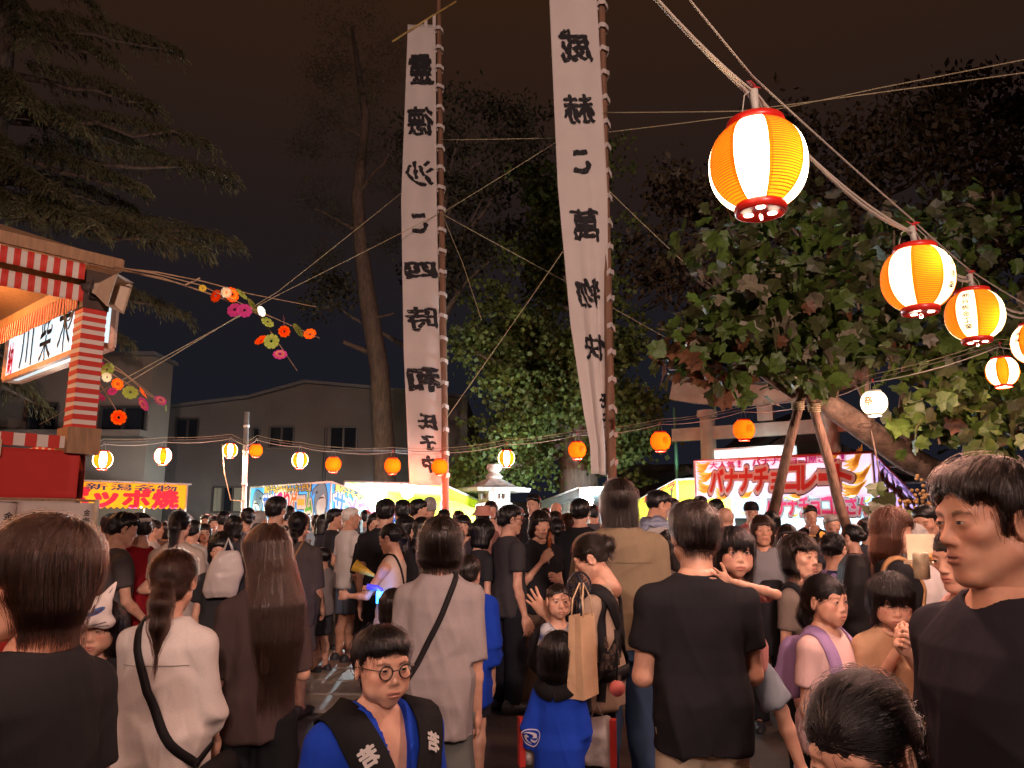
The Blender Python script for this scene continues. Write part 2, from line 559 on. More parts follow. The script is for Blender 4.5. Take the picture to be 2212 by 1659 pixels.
# ------------------------------------------------------------------ heads, hair, hands
def head_prims(sex, age):
 f = sex == 'f'; ch = age in 'ct'
 jw = 0.052 if f else 0.058
 P = [ell((0, -0.012, 0.035), (0.075, 0.093, 0.082), k=0)]
 P += [ell((0, 0.020, -0.022), (0.063 if not ch else 0.066, 0.066, 0.085 if not ch else 0.078), k=0.03)]
 zc = -0.100 if not ch else -0.092
 if not ch:
  P += [cone((sx * jw, -0.002, -0.055), (sx * 0.018, 0.058, zc), 0.020, 0.016, k=0.028) for sx in (-1, 1)]
 else:
  P += [ell((sx * 0.040, 0.042, -0.048), (0.030, 0.030, 0.034), k=0.03) for sx in (-1, 1)]
 P += [ell((0, 0.062, zc), (0.022, 0.018, 0.016), k=0.028)]
 P += [ell((sx * 0.043, 0.056, -0.016), (0.022, 0.020, 0.018), k=0.022) for sx in (-1, 1)]
 P += [cone((-0.038, 0.072, 0.026), (0.038, 0.072, 0.026), 0.014 if not f else 0.012, 0.014 if not f else 0.012, k=0.02)]
 P += [ell((sx * 0.033, 0.0965, 0.006), (0.021, 0.013, 0.0110), 's', 0.012) for sx in (-1, 1)]
 P += [ell((sx * 0.032, 0.0725, 0.005), (0.0175, 0.0165, 0.0135), 'u', 0.006) for sx in (-1, 1)]
 nl = 0.0 if not ch else 0.008
 P += [cone((0, 0.080, 0.012), (0, 0.098 - nl, -0.024), 0.0075, 0.0095, k=0.012)]
 P += [ell((0, 0.098 - nl, -0.029), (0.0108, 0.0105, 0.0088), k=0.008)]
 P += [ell((sx * 0.0125, 0.091 - nl, -0.033), (0.0078, 0.0090, 0.0066), k=0.006) for sx in (-1, 1)]
 P += [ell((sx * 0.007, 0.097 - nl, -0.0415), (0.0042, 0.005, 0.004), 's', 0.003) for sx in (-1, 1)]
 P += [ell((0, 0.070, -0.062), (0.034, 0.022, 0.022), k=0.02)]
 P += [ell((0, 0.086, -0.0585), (0.0235, 0.0095, 0.0058), k=0.004)]
 P += [ell((0, 0.0855, -0.0700), (0.0195, 0.0100, 0.0068), k=0.004)]
 P += [ell((0, 0.099, -0.0642), (0.0245, 0.0100, 0.0018), 's', 0.002)]
 for sx in (-1, 1):
  R = np.array(Matrix.Rotation(sx * -0.35, 3, 'Z') @ Matrix.Rotation(-0.2, 3, 'X'))
  P += [ell((sx * 0.0775, -0.008, -0.004), (0.0075, 0.021, 0.033), 'u', 0.005, R)]
  P += [ell((sx * 0.0855, -0.002, -0.001), (0.0060, 0.0125, 0.020), 's', 0.004, R)]
 nr = 0.049 if f else 0.058
 if ch: nr = 0.047
 P += [cone((0, -0.012, -0.060), (0, -0.034, -0.185), nr, nr * 1.04, k=0.022)]
 return P
_HEADS = {}
def eye_patch(sx, opn, look=0.0):
 """almond-shaped eyeball front with iris, plus upper lash line: verts, quads, colours"""
 c = np.array((sx * 0.032, 0.0725, 0.005)); r = (0.0182, 0.0172, 0.0142)
 V, F, K = [], [], []
 nu, nv = 19, 7
 tilt = 0.05
 for i in range(nu):
  a = -1 + 2 * i / (nu - 1)
  zu = (0.0050 * opn) * max(0, 1 - abs(a) ** 2.4) ** 0.8 + a * sx * tilt * 0.014
  zl = -0.0040 * min(1, opn + 0.1) * max(0, 1 - abs(a) ** 2.2) ** 0.8 + a * sx * tilt * 0.014
  for j in range(nv):
   b = j / (nv - 1)
   x = a * 0.0142; z = zl + (zu - zl) * b
   q = 1 - (x / r[0]) ** 2 - (z / r[2]) ** 2
   y = r[1] * math.sqrt(max(q, 0)) + 0.0003
   V.append(c + (x, y, z))
   di = math.hypot(x - look * 0.004, z - 0.0008)
   if j == nv - 1: K.append((0.012, 0.008, 0.007, 1))
   elif di < 0.0070: K.append((0.010, 0.006, 0.005, 1))
   else: K.append((0.46, 0.40, 0.36, 1))
 for i in range(nu - 1):
  for j in range(nv - 1):
   F.append((i * nv + j, (i + 1) * nv + j, (i + 1) * nv + j + 1, i * nv + j + 1))
 b0 = len(V)                                   # lash line
 for i in range(nu):
  a = -1 + 2 * i / (nu - 1)
  zu = (0.0050 * opn) * max(0, 1 - abs(a) ** 2.4) ** 0.8 + a * sx * tilt * 0.014
  t = 0.0016 * (1 - 0.6 * abs(a))
  for dz, dy in ((-0.0004, 0.0012), (t, 0.0012)):
   x = a * 0.0148; z = zu + dz
   q = 1 - (x / r[0]) ** 2 - (z / r[2]) ** 2
   V.append(c + (x, r[1] * math.sqrt(max(q, 0)) + dy, z)); K.append((0.015, 0.010, 0.009, 1))
 for i in range(nu - 1):
  F.append((b0 + 2 * i, b0 + 2 * i + 2, b0 + 2 * i + 3, b0 + 2 * i + 1))
 return np.array(V), np.array(F), np.array(K)
def head_mesh(sex, age, h, opn=1.0, look=0.0):
 key = (sex, age, h)
 if key not in _HEADS:
  pr = head_prims(sex, age)
  V, F = sdf_mesh(pr, h)
  if h < 0.008:
   d = sdf_at(pr, V); V = V - sdf_grad(pr, V, 0.0008) * np.clip(d, -h, h)[:, None]
  K = np.zeros((len(V), 4)); K[:, :3] = (0.5, 0.25, 0.17)
  def paint(m, c, a):
   m = np.clip(m, 0, 1) * a
   K[:, :3] = np.where((m > K[:, 3])[:, None], np.array(c), K[:, :3])
   K[:, 3] = np.maximum(K[:, 3], m)
  x, y, z = V[:, 0], V[:, 1], V[:, 2]
  front = y > 0.045
  lips = np.sqrt((x / 0.0235) ** 2 + ((z + 0.0645) / 0.0125) ** 2)
  paint(np.where(front, (1.12 - lips) * 5, 0), (0.40, 0.13, 0.105) if sex == 'f' else (0.36, 0.15, 0.11), 0.75)
  mouth = np.sqrt((x / 0.024) ** 2 + ((z + 0.0642) / 0.0024) ** 2)
  paint(np.where(front, (1.1 - mouth) * 3, 0), (0.10, 0.03, 0.025), 0.9)
  for sx in (-1, 1):
   t = (x * sx - 0.034) / 0.019
   arc = 0.0255 - 0.0045 * t * t + 0.001 * t
   w = (0.0034 if sex == 'm' else 0.0024) * np.clip(1.25 - 0.5 * np.maximum(t, 0), 0.3, 1.3)
   br = np.where((np.abs(t) < 1.05) & (y > 0.05), (1.25 - np.abs(z - arc) / w) * 2.2, 0)
   paint(br, (0.03, 0.018, 0.013), 0.66 if sex == 'm' else 0.50)
   ch = np.sqrt(((x - sx * 0.043) / 0.024) ** 2 + ((z + 0.022) / 0.02) ** 2)
   paint(np.where(front, (1.1 - ch), 0), (0.62, 0.25, 0.19), 0.35 if age == 'a' else 0.5)
  _HEADS[key] = (V, F, K)
 V, F, K = _HEADS[key]
 if h < 0.012:
  for sx in (-1, 1):
   v, f, k = eye_patch(sx, opn, look)
   F = np.vstack([F, f + len(V)]); V = np.vstack([V, v]); K = np.vstack([K, k])
 return V, F, K
def hair_prims(style, P=None):
 """hair shell in head space; returns (solids, tie point or None, strand length)"""
 P = P or {}
 vol = P.get('vol', 0.0)
 H = []
 tie = None; L = 0.12
 bang = P.get('bang', 0.052)                   # hair line / bottom of the fringe
 fw = P.get('fw', 0.072)
 if style in ('short', 'crop', 'buzz') and 'bang' not in P: bang, fw = 0.074, 0.098
 face = [ell((0, 0.135, bang - 0.085), (fw, 0.095, 0.085), 's', 0.010)]
 temples = [ell((sx * 0.078, 0.072, 0.004), (0.032, 0.048, 0.060), 's', 0.010) for sx in (-1, 1)]
 ears = [ell((sx * 0.088, -0.004, -0.012), (0.026, 0.030, 0.040), 's', 0.008) for sx in (-1, 1)]
 if P.get('open'): face = face + [ell((sx * 0.095, 0.080, -0.030), (0.060, 0.072, 0.095), 's', 0.010) for sx in (-1, 1)]
 cap = [ell((0, -0.012, 0.036), (0.0855 + vol, 0.1035 + vol, 0.0935 + vol), k=0)]
 if style == 'short':
  H += cap + [ell((0, 0.015, 0.070), (0.074 + vol, 0.082, 0.054 + vol), k=0.02)]
  H += [cone((-0.03, -0.075, -0.02), (0.03, -0.075, -0.02), 0.03, 0.03, k=0.03)]
  H += face + temples + ears + [plane((0, 0.50, -1.0), (0, 0.035, -0.028))]
  L = 0.07
 elif style == 'crop':
  H += [ell((0, -0.012, 0.034), (0.0815, 0.0995, 0.0895), k=0), ell((0, 0.02, 0.068), (0.068, 0.076, 0.048), k=0.02)]
  H += face + temples + ears + [plane((0, 0.50, -1.0), (0, 0.035, -0.028))]
  L = 0.04
 elif style == 'buzz':
  H += [ell((0, -0.012, 0.034), (0.0785, 0.0960, 0.0860), k=0)] + face + ears + [plane((0, 0.50, -1.0), (0, 0.035, -0.022))]
  L = 0.02
 elif style == 'bob':
  b = P.get('len', -0.115)
  H += cap + [loft((b, b + 0.03, -0.03, 0.05), (0.084, 0.092 + vol, 0.093 + vol, 0.085), (0.070, 0.080, 0.086, 0.09), cy=(-0.018, -0.020, -0.018, -0.012), k=0.03)]
  H += face
  if b < -0.13: H += [ell((0, 0.07, -0.14), (0.058, 0.07, 0.09), 's', 0.01)]
  H += [ell((0, 0.075, -0.10), (fw - 0.006, 0.065, 0.10), 's', 0.01)]
  L = 0.16
 elif style == 'mid':
  b = P.get('len', -0.20)
  H += cap + [loft((b, b + 0.06, -0.05, 0.05), (0.060, 0.092, 0.098 + vol, 0.088), (0.045, 0.068, 0.085, 0.09), cy=(-0.050, -0.045, -0.025, -0.012), k=0.03)]
  H += face + [ell((0, 0.085, -0.12), (fw - 0.008, 0.085, 0.12), 's', 0.012)]
  L = 0.22
 elif style == 'long':
  b = P.get('len', -0.45)
  H += cap + [loft((b, b + 0.12, -0.20, -0.08, 0.05), (0.072, 0.105, 0.118, 0.100, 0.086), (0.022, 0.036, 0.050, 0.078, 0.09),
       cy=(-0.170, -0.162, -0.140, -0.080, -0.012), k=0.03)]
  H += face + [ell((0, 0.085, -0.12), (fw - 0.006, 0.085, 0.13), 's', 0.012)]
  L = 0.34
 elif style == 'pony':
  tz = P.get('tz', -0.02); tl = P.get('len', 0.24)
  H += [ell((0, -0.012, 0.035), (0.0815, 0.0995, 0.0895), k=0), cone((0, -0.05, tz), (0, -0.104, tz - 0.005), 0.055, 0.026, k=0.03)]
  H += face + ears + [plane((0, 0.75, -1.0), (0, 0.020, -0.045), k=0.01)]
  H += [cone((0, -0.103, tz), (0, -0.122, tz - 0.05), 0.022, 0.031, k=0.012), cone((0, -0.122, tz - 0.05), (0, -0.116, tz - tl * 0.6), 0.031, 0.028, k=0.02),
    cone((0, -0.116, tz - tl * 0.6), (0, -0.108, tz - tl), 0.028, 0.008, k=0.02)]
  tie = np.array((0, -0.104, tz)); L = 0.2
 elif style == 'bun':
  bz = P.get('tz', 0.01); br = P.get('br', 0.042)
  H += [ell((0, -0.012, 0.035), (0.0815, 0.0995, 0.0900), k=0)]
  H += face + ears + [plane((0, 0.75, -1.0), (0, 0.020, -0.050), k=0.01)]
  H += [ell((P.get('bx', 0), -0.108, bz), (br * 1.1, br * 0.85, br), k=0.012)]
  tie = np.array((P.get('bx', 0), -0.10, bz)); L = 0.11
 return H, tie, L
_HAIRS = {}
def hair_mesh(style, P, h):
 key = (style, tuple(sorted((P or {}).items())), h)
 if key not in _HAIRS:
  pr, tie, L = hair_prims(style, P)
  V, F = sdf_mesh(pr, h)
  N = vert_normals(V, F)
  ang = np.arctan2(V[:, 0], -(V[:, 1] + 0.012))
  q = np.stack([ang * 15, V[:, 2] * 9, np.zeros(len(V))], 1)
  q2 = np.stack([ang * 42, V[:, 2] * 14, np.ones(len(V)) * 5], 1)
  a = 1.0 if style not in ('crop', 'buzz', 'bun', 'pony') else 0.5
  V = V + N * ((vnoise(q) - 0.5) * 0.013 * a + (vnoise(q2) - 0.5) * 0.006 * a)[:, None]
  _HAIRS[key] = (V, F)
 return _HAIRS[key]
def hair_strands(style, P, nst, seed, wisp=1.0):
 """strands that run over the hair shell: (n, k, 3) in head space"""
 r = np.random.default_rng(seed)
 pr, tie, L = hair_prims(style, P)
 V, F = hair_mesh(style, P, 0.008)
 c = V[F].mean(1)
 pick = r.integers(0, len(c), nst)
 X = c[pick] + r.normal(0, 0.003, (nst, 3))
 k = 9
 Ls = L * r.uniform(0.45, 1.1, nst)
 lift = r.uniform(0.0003, 0.0045, nst) + (r.random(nst) < 0.15) * r.uniform(0, 0.013, nst) * wisp
 crown = np.array((0.012, -0.055, 0.13))
 out = np.empty((nst, k, 3))
 wob = r.normal(0, 0.10, (nst, 3))
 free = np.zeros(nst, bool)
 for s in range(k):
  n = sdf_grad(pr, X, 0.003)
  d = sdf_at(pr, X)
  under = n[:, 2] < -0.75
  free |= under & (s > 0)
  corr = np.clip(d - lift, -0.02, 0.02)
  X = np.where(free[:, None], X, X - n * corr[:, None])
  out[:, s] = X
  g = np.tile(np.array((0, -0.10, -1.0)), (nst, 1))
  fc = X - crown; fc /= np.maximum(np.linalg.norm(fc, axis=1, keepdims=True), 1e-6)
  topw = np.clip((X[:, 2] - 0.02) / 0.09, 0, 1)[:, None]
  dirv = g * (1 - topw) + fc * topw
  if tie is not None:
   tt = tie - X; ln = np.linalg.norm(tt, axis=1, keepdims=True); tt = tt / np.maximum(ln, 1e-6)
   onhead = ((X[:, 1] > -0.112) & (ln[:, 0] > 0.02))[:, None]
   dirv = np.where(onhead & (style == 'pony'), tt, dirv)
   if style == 'bun':
    swirl = np.cross(np.tile(np.array((0, -1.0, 0)), (nst, 1)), tt)
    dirv = np.where(ln > 0.05, tt, swirl)
  dirv = dirv + wob * 0.55
  dirv = dirv - n * (dirv * n).sum(1, keepdims=True) * np.where(free, 0, 1)[:, None]
  dirv = np.where(free[:, None], np.array((0, 0, -1.0)) + wob * 0.6, dirv)
  dirv /= np.maximum(np.linalg.norm(dirv, axis=1, keepdims=True), 1e-6)
  stp = (Ls / (k - 1))
  stp = np.where(free, stp * np.where(X[:, 1] > 0.03, 0.08, 0.50), stp)
  X = X + dirv * stp[:, None]
 return out
def strands_object(name, S, m, parent, r=0.00045):
 n, k, _ = S.shape
 hc = bpy.data.hair_curves.new(name)
 hc.add_curves([k] * n)
 hc.attributes['position'].data.foreach_set('vector', S.astype(np.float32).ravel())
 if 'radius' not in hc.attributes: hc.attributes.new('radius', 'FLOAT', 'POINT')
 prof = np.linspace(1.0, 0.35, k) * r
 hc.attributes['radius'].data.foreach_set('value', np.tile(prof, n).astype(np.float32))
 hc.materials.append(m)
 o = bpy.data.objects.new(name, hc)
 C.objects.link(o); o.parent = parent
 return o
_HANDS = {}
def hand_prims(pose):
 """right hand, wrist at the origin, fingers along -z, thumb to +y, palm towards -x"""
 P = [cone((0, 0, 0.015), (0, 0, -0.03), 0.024, 0.029, k=0, flat=((1, 0, 0), 1.45))]
 P += [cone((0, -0.015, -0.03), (0, -0.022, -0.080), 0.020, 0.018, k=0.02, flat=((1, 0, 0), 1.6)),
   cone((0, 0.014, -0.03), (0, 0.024, -0.080), 0.022, 0.018, k=0.02, flat=((1, 0, 0), 1.5))]
 curl = {'relax': (0.25, 0.40, 0.35), 'flat': (0.03, 0.05, 0.05), 'grip': (0.95, 1.15, 0.8), 'spread': (-0.05, 0.08, 0.08)}[pose]
 fan = 0.10 if pose != 'spread' else 0.30
 for i, (y, ln, r) in enumerate(((0.030, 0.070, 0.0088), (0.010, 0.078, 0.0090), (-0.010, 0.072, 0.0086), (-0.028, 0.056, 0.0076))):
  p = np.array((0, y, -0.082)); a = 0.0; fy = fan * (1.5 - i) * 0.7
  seg = (0.46, 0.30, 0.24)
  for s in range(3):
   a += curl[s] * (1 + 0.08 * i)
   d = np.array((-math.sin(a), fy * math.cos(a), -math.cos(a))); d /= np.linalg.norm(d)
   q = p + d * ln * seg[s]
   P += [cone(p, q, r * (1 - 0.10 * s), r * (1 - 0.10 * (s + 1)), k=0.004)]
   p = q
 t0 = np.array((-0.006, 0.020, -0.022))
 if pose == 'grip': t1, t2, t3 = (-0.026, 0.038, -0.052), (-0.042, 0.036, -0.078), (-0.046, 0.022, -0.098)
 elif pose == 'spread': t1, t2, t3 = (-0.008, 0.050, -0.042), (-0.010, 0.078, -0.066), (-0.012, 0.094, -0.086)
 else: t1, t2, t3 = (-0.014, 0.044, -0.048), (-0.022, 0.056, -0.078), (-0.026, 0.058, -0.102)
 P += [cone(t0, t1, 0.016, 0.0125, k=0.014), cone(t1, t2, 0.0115, 0.0100, k=0.006), cone(t2, t3, 0.0100, 0.0078, k=0.004)]
 return P
def hand_mesh(pose, h):
 key = (pose, h)
 if key not in _HANDS:
  _HANDS[key] = sdf_mesh(hand_prims(pose), h)
 return _HANDS[key]
# arm poses: elbow and wrist relative to the shoulder, x outwards, in units of the body size
ARMS = {
 'down': ((0.014, -0.012, -0.176), (0.016, 0.030, -0.328)),
 'back': ((0.040, -0.050, -0.165), (0.030, -0.030, -0.315)),
 'swing': ((0.030, 0.050, -0.168), (0.025, 0.140, -0.290)),
 'hold': ((0.028, 0.000, -0.170), (-0.055, 0.130, -0.135)),
 'eat': ((0.020, 0.035, -0.165), (-0.055, 0.125, -0.040)),
 'phone': ((0.020, 0.030, -0.165), (-0.030, 0.150, -0.070)),
 'chin': ((0.012, 0.060, -0.155), (-0.075, 0.120, 0.020)),
 'carry': ((0.022, 0.020, -0.168), (-0.050, 0.140, -0.170)),
 'bag': ((0.050, -0.020, -0.165), (0.040, 0.060, -0.300)),
 'low': ((0.012, 0.030, -0.170), (-0.010, 0.130, -0.270)),
 'out': ((0.020, 0.090, -0.145), (0.000, 0.215, -0.145)),
}
SHOE_CACHE = {}
BVH = {}
KEEP = []
class Fig:
 pass
def person(u, v, Y, face=0.0, sex='f', age='a', hair='bob', hp=None, hcol='dark', skin=0,
   top=('tee', (0.03, 0.03, 0.035)), bot=('pants', (0.02, 0.02, 0.025)), arms=('down', 'down'), hands=('relax', 'relax'),
   hyaw=0.0, hpitch=0.0, hroll=0.0, build=1.0, label='', group=None, nst=0, opn=0.72, look=0.0, x=None, H=None, z0=0.0,
   shoes=(0.03, 0.03, 0.035), headscale=1.0, legs=None, lean=0.0, strand_r=0.00045, wisp=1.0, hemz=None, detail=1.0, bare=False):
 g = Fig()
 p = at(u, v, Y)
 if x is None: x = p.x
 hh = {'a': 0.232 if sex == 'm' else 0.222, 'c': 0.208, 't': 0.185}[age] * headscale
 hs = hh / 0.23
 if H is None: H = p.z - z0 - 0.020 * hs
 zch = H - hh                                   # chin
 S = (zch - 0.035 * hs) / 0.832                 # body size: neck base sits at 0.832 S
 if age == 'c': S = (zch - 0.010 * hs) / 0.832
 if age == 't': S = (zch - 0.012) / 0.832
 g.S, g.H = S, H
 f = sex == 'f'
 b = build
 cw = {'a': 1.0, 'c': 0.98, 't': 1.08}[age]
 sh = (0.090 if f else 0.102) * S * (0.5 + 0.5 * b) * (cw if age == 'a' else 0.96)
 hipx = 0.050 * S
 Z = lambda q: q * S
 if f:
  tz = np.array([.47, .52, .565, .625, .68, .73, .775, .812, .842]) * S
  tw = np.array([.080, .098, .096, .077, .080, .086, .088, .060, .034]) * S * b * cw * 0.90
  td = np.array([.062, .070, .068, .058, .062, .074, .064, .050, .036]) * S * b * cw * 0.93
  tcy = np.array([0, -.006, -.004, 0.002, .004, .008, .0, -.006, -.010]) * S
 else:
  tz = np.array([.47, .52, .565, .625, .68, .73, .775, .812, .842]) * S
  tw = np.array([.082, .093, .092, .086, .092, .099, .100, .070, .040]) * S * b * cw * 0.90
  td = np.array([.064, .068, .068, .065, .068, .072, .066, .054, .040]) * S * b * cw * 0.93
  tcy = np.array([0, -.006, -.004, 0.002, .004, .004, .0, -.006, -.010]) * S
 g.prof = (tz, tw, td, tcy)
 zs = 0.778 * S
 arm = []
 for si, s in enumerate((1, -1)):               # right, left
  a = arms[si]
  e, w = ARMS[a] if isinstance(a, str) else a
  sp = np.array((s * sh, -0.004 * S, zs))
  ep = sp + np.array((s * e[0], e[1], e[2])) * S
  wp = sp + np.array((s * w[0], w[1], w[2])) * S
  arm.append((sp, ep, wp))
 ar = (0.78 if f else 0.92) * (0.4 + 0.6 * b) * (1.0 if age == 'a' else 1.05)
 g.arm = arm
 lg = legs or ((0.0, 0.0), (0.0, 0.0))           # forward offsets of knee, ankle (units of S) per leg
 leg = []
 for si, s in enumerate((1, -1)):
  hpnt = np.array((s * hipx, 0, 0.505 * S))
  if isinstance(lg[si][0], tuple):
   kn = hpnt + np.array(lg[si][0]) * S; an = hpnt + np.array(lg[si][1]) * S
  else:
   kn = np.array((s * (hipx + 0.004 * S), 0.010 * S + lg[si][0] * S, 0.275 * S))
   an = np.array((s * (hipx + 0.010 * S), -0.012 * S + lg[si][1] * S, 0.047 * S))
  leg.append((hpnt, kn, an))
 g.leg = leg
 longb = bot[0] in ('pants', 'jeans', 'wide', 'skirt', 'leggings') or top[0] == 'yukata'
 lsk = 0.78 if longb else 1.0
 def base(infl, kk=0.03):
  return [loft(tz, tw, td, tcy, n=2.3, k=0, inflate=infl)]
 # ---- skin
 sk = np.where(tz < 0.70 * S, 0.86, 0.97) if top[0] not in ('tank',) else np.full(9, 0.97)
 B = [loft(tz, tw * sk, td * sk, tcy, n=2.3, k=0, inflate=-0.004)]
 for s, (sp, ep, wp) in zip((1, -1), arm):
  B += [cone((s * 0.025 * S, -0.010 * S, 0.812 * S), sp, 0.018 * S, 0.030 * S * ar, k=0.035 * S)]
  B += [cone(sp, ep, 0.0310 * S * ar, 0.0235 * S * ar, k=0.025 * S)]
  m = ep + (wp - ep) * 0.3
  B += [cone(ep, m, 0.0235 * S * ar, 0.0240 * S * ar, k=0.012 * S), cone(m, wp, 0.0240 * S * ar, 0.0155 * S * ar, k=0.012 * S)]
 lr = 0.94 if f else 1.0
 for hpnt, kn, an in leg:
  B += [cone(hpnt, kn, 0.050 * S * lr * b * lsk, 0.0330 * S * lr * lsk, k=0.025 * S)]
  m = kn + (an - kn) * 0.32 + np.array((0, -0.010 * S, 0))
  B += [cone(kn, m, 0.0320 * S * lr * lsk, 0.0345 * S * lr * lsk, k=0.014 * S), cone(m, an, 0.0345 * S * lr * lsk, 0.0215 * S * lr * lsk, k=0.014 * S)]
  B += [cone(an, an + np.array((0, 0.075 * S, -0.026 * S)), 0.021 * S, 0.014 * S, k=0.014 * S)]
 nr = (0.046 if f else 0.055) * hs if age == 'a' else 0.043 * hs
 hc = np.array((0, 0.006 * S + lean * 0, zch + 0.115 * hs))
 hyr = math.radians(hyaw)
 HM = Matrix.Translation(Vector(hc) + Vector((0, 0, -0.06 * hs))) @ Euler((math.radians(hpitch), math.radians(hroll), hyr), 'XYZ').to_matrix().to_4x4() @ Matrix.Translation((0, 0, 0.06 * hs)) @ Matrix.Scale(hs, 4)
 g.HM = HM
 B += [cone((0, -0.012 * S, 0.815 * S), np.array(hc) + (0, -0.018 * hs, -0.07 * hs), nr * 1.04, nr * 0.96, k=0.022 * S)]
 dl = detail
 hb = float(np.clip(0.0023 * Y, 0.0095, 0.022)) * (1.0 if age == 'a' else 0.8) / dl
 V, F = sdf_mesh(B, hb)
 K = np.zeros((len(V), 4))
 parts = [(V, F, K)]
 hh_ = 0.0036 if Y < 3.2 else (0.0048 if Y < 5.2 else (0.0075 if Y < 8 else 0.0115))
 hV, hF, hK = head_mesh(sex, age, hh_, opn, look)
 A = np.array(HM.to_3x3()); t = np.array(HM.translation)
 parts.append((hV @ A.T + t, hF, hK))
 hnd = 0.0042 if Y < 4.2 else (0.0060 if Y < 8 else 0.0085)
 g.hand = []
 for si, s in enumerate((1, -1)):
  sp, ep, wp = arm[si]
  d = (wp - ep) / np.linalg.norm(wp - ep)
  tgt = np.array((0, 1.0, 0)) if d[2] < -0.75 else np.array((-s * 0.15, 0.25, 1.0))
  tgt = tgt - d * (tgt @ d); tgt /= np.linalg.norm(tgt)
  zax = -d; yax = tgt; xax = np.cross(yax, zax)
  hv, hf = hand_mesh(hands[si], hnd)
  sc = (0.86 if f else 0.95) * (S / 1.38) * (1.0 if age == 'a' else 0.98)
  hv = hv.copy() * sc
  R = np.stack([xax, yax, zax], 1)
  if s < 0:
   hv[:, 0] *= -1; hf = hf[:, ::-1]
  parts.append((hv @ R.T + wp, hf, np.zeros((len(hv), 4))))
  g.hand.append((wp + d * 0.075 * sc, d, yax))
 off = 0; VV, FF, KK = [], [], []
 for a_, b_, c_ in parts:
  VV.append(a_); FF.append(b_ + off); KK.append(c_); off += len(a_)
 me = fast_mesh('person', np.vstack(VV), np.vstack(FF), True, np.vstack(KK))
 me.materials.append(skin_mat(skin))
 root = link_mesh('person', me)
 root.location = (x, Y, z0)
 root.rotation_euler = (lean, 0, math.radians(face))
 tag(root, label, 'person', group)
 g.root = root
 g.M = Matrix.Translation((x, Y, z0)) @ Euler((lean, 0, math.radians(face)), 'XYZ').to_matrix().to_4x4()
 # ---- clothes
 kind, col = top[0], top[1]
 pat = top[2] if len(top) > 2 else None
 Tm = cloth(col, pat)
 hem = {'tee': 0.470, 'loose': 0.425, 'tank': 0.47, 'happi': 0.36, 'blouse': 0.46, 'dress': 0.22, 'tunic': 0.38, 'yukata': 0.05, 'baby': 0.47}[kind]
 if hemz is not None: hem = hemz
 ease = {'tee': 0.010, 'loose': 0.016, 'tank': 0.008, 'happi': 0.024, 'blouse': 0.018, 'dress': 0.016, 'tunic': 0.022, 'yukata': 0.014, 'baby': 0.012}[kind] * (S / 1.38)
 cz = np.array([hem, 0.50, 0.565, 0.625, 0.68, 0.73, 0.775, 0.812, 0.838])
 cz = cz if hem < 0.49 else np.array([hem, hem + 0.02, 0.565, 0.625, 0.68, 0.73, 0.775, 0.812, 0.838])
 ww = np.interp(cz * S, tz, tw); dd = np.interp(cz * S, tz, td); cc = np.interp(cz * S, tz, tcy)
 wmax = ww[5]; dmax = dd[5]
 drape = {'tee': 0.96, 'loose': 1.03, 'tank': 0.90, 'happi': 1.06, 'blouse': 0.96, 'dress': 0.92, 'tunic': 1.06, 'yukata': 0.96, 'baby': 1.0}[kind]
 for i in range(5):
  ww[i] = max(ww[i], wmax * drape); dd[i] = max(dd[i], dmax * (drape - 0.03))
 for i in range(len(cz)):
  if cz[i] < 0.60: ww[i] += 0.015; dd[i] += 0.014
 if kind == 'dress': ww[0] *= 1.35; dd[0] *= 1.4
 if kind == 'yukata': ww[0] *= 0.95; dd[0] *= 1.1
 T = [loft(cz * S, ww, dd, cc, n=2.4, k=0, inflate=ease)]
 slen = {'tee': 0.62, 'loose': 1.0, 'tank': 0.0, 'happi': 1.0, 'blouse': 0.55, 'dress': 0.5, 'tunic': 1.0, 'yukata': 1.0, 'baby': 0.8}[kind]
 if len(top) > 3: slen = top[3]
 for s, (sp, ep, wp) in zip((1, -1), arm):
  if kind == 'tank':
   T += [cone((s * 0.045 * S, -0.008 * S, 0.812 * S), (s * 0.072 * S, -0.008 * S, 0.80 * S), 0.028 * S, 0.020 * S, k=0.02 * S)]
   continue
  ra = 0.031 * S * ar
  T += [cone((s * 0.030 * S, -0.010 * S, 0.810 * S), sp, 0.016 * S + ease, ra * 0.94 + ease * 0.7, k=0.035 * S)]
  wide = {'tee': 0.013, 'loose': 0.016, 'happi': 0.045, 'tunic': 0.02, 'yukata': 0.055}.get(kind, 0.016) * (S / 1.38)
  if slen <= 1.0:
   q = sp + (ep - sp) * slen
   T += [cone(sp, q, ra + ease, ra * (1 - 0.22 * slen) + ease + wide * 0.6, k=0.02 * S, cap=True)]
   if kind in ('happi', 'yukata'):
    q2 = ep + (wp - ep) * 0.35
    T += [cone(ep, q2, ra + wide * 0.8, ra + wide * 1.3, k=0.02 * S, cap=True, flat=((1, 0, 0), 1.3))]
  else:
   q = ep + (wp - ep) * (slen - 1.0)
   T += [cone(sp, ep, ra + ease, ra * 0.80 + ease + wide * 0.3, k=0.02 * S), cone(ep, q, ra * 0.80 + ease + wide * 0.3, ra * 0.72 + ease, k=0.015 * S, cap=True)]
 g.TC = list(T)
 deep = {'tank': 0.020, 'happi': 0.012, 'blouse': 0.018, 'yukata': 0.006}.get(kind, 0.010)
 T += [cone((0, 0.012 * S - 0.004 * S, 0.822 * S - deep * S), np.array(hc) + (0, -0.02, -0.02), nr + 0.008 + (0.012 if kind in ('tank',) else 0.0), nr + 0.02, 's', 0.014)]
 if kind in ('happi', 'yukata'):
  T += [cone((0, 0.075 * S + td[5], 0.60 * S), (0, 0.02 * S, 0.84 * S), 0.006 * S, 0.040 * S, 's', 0.006)]
 g.T = T
 KEEP.append(T)
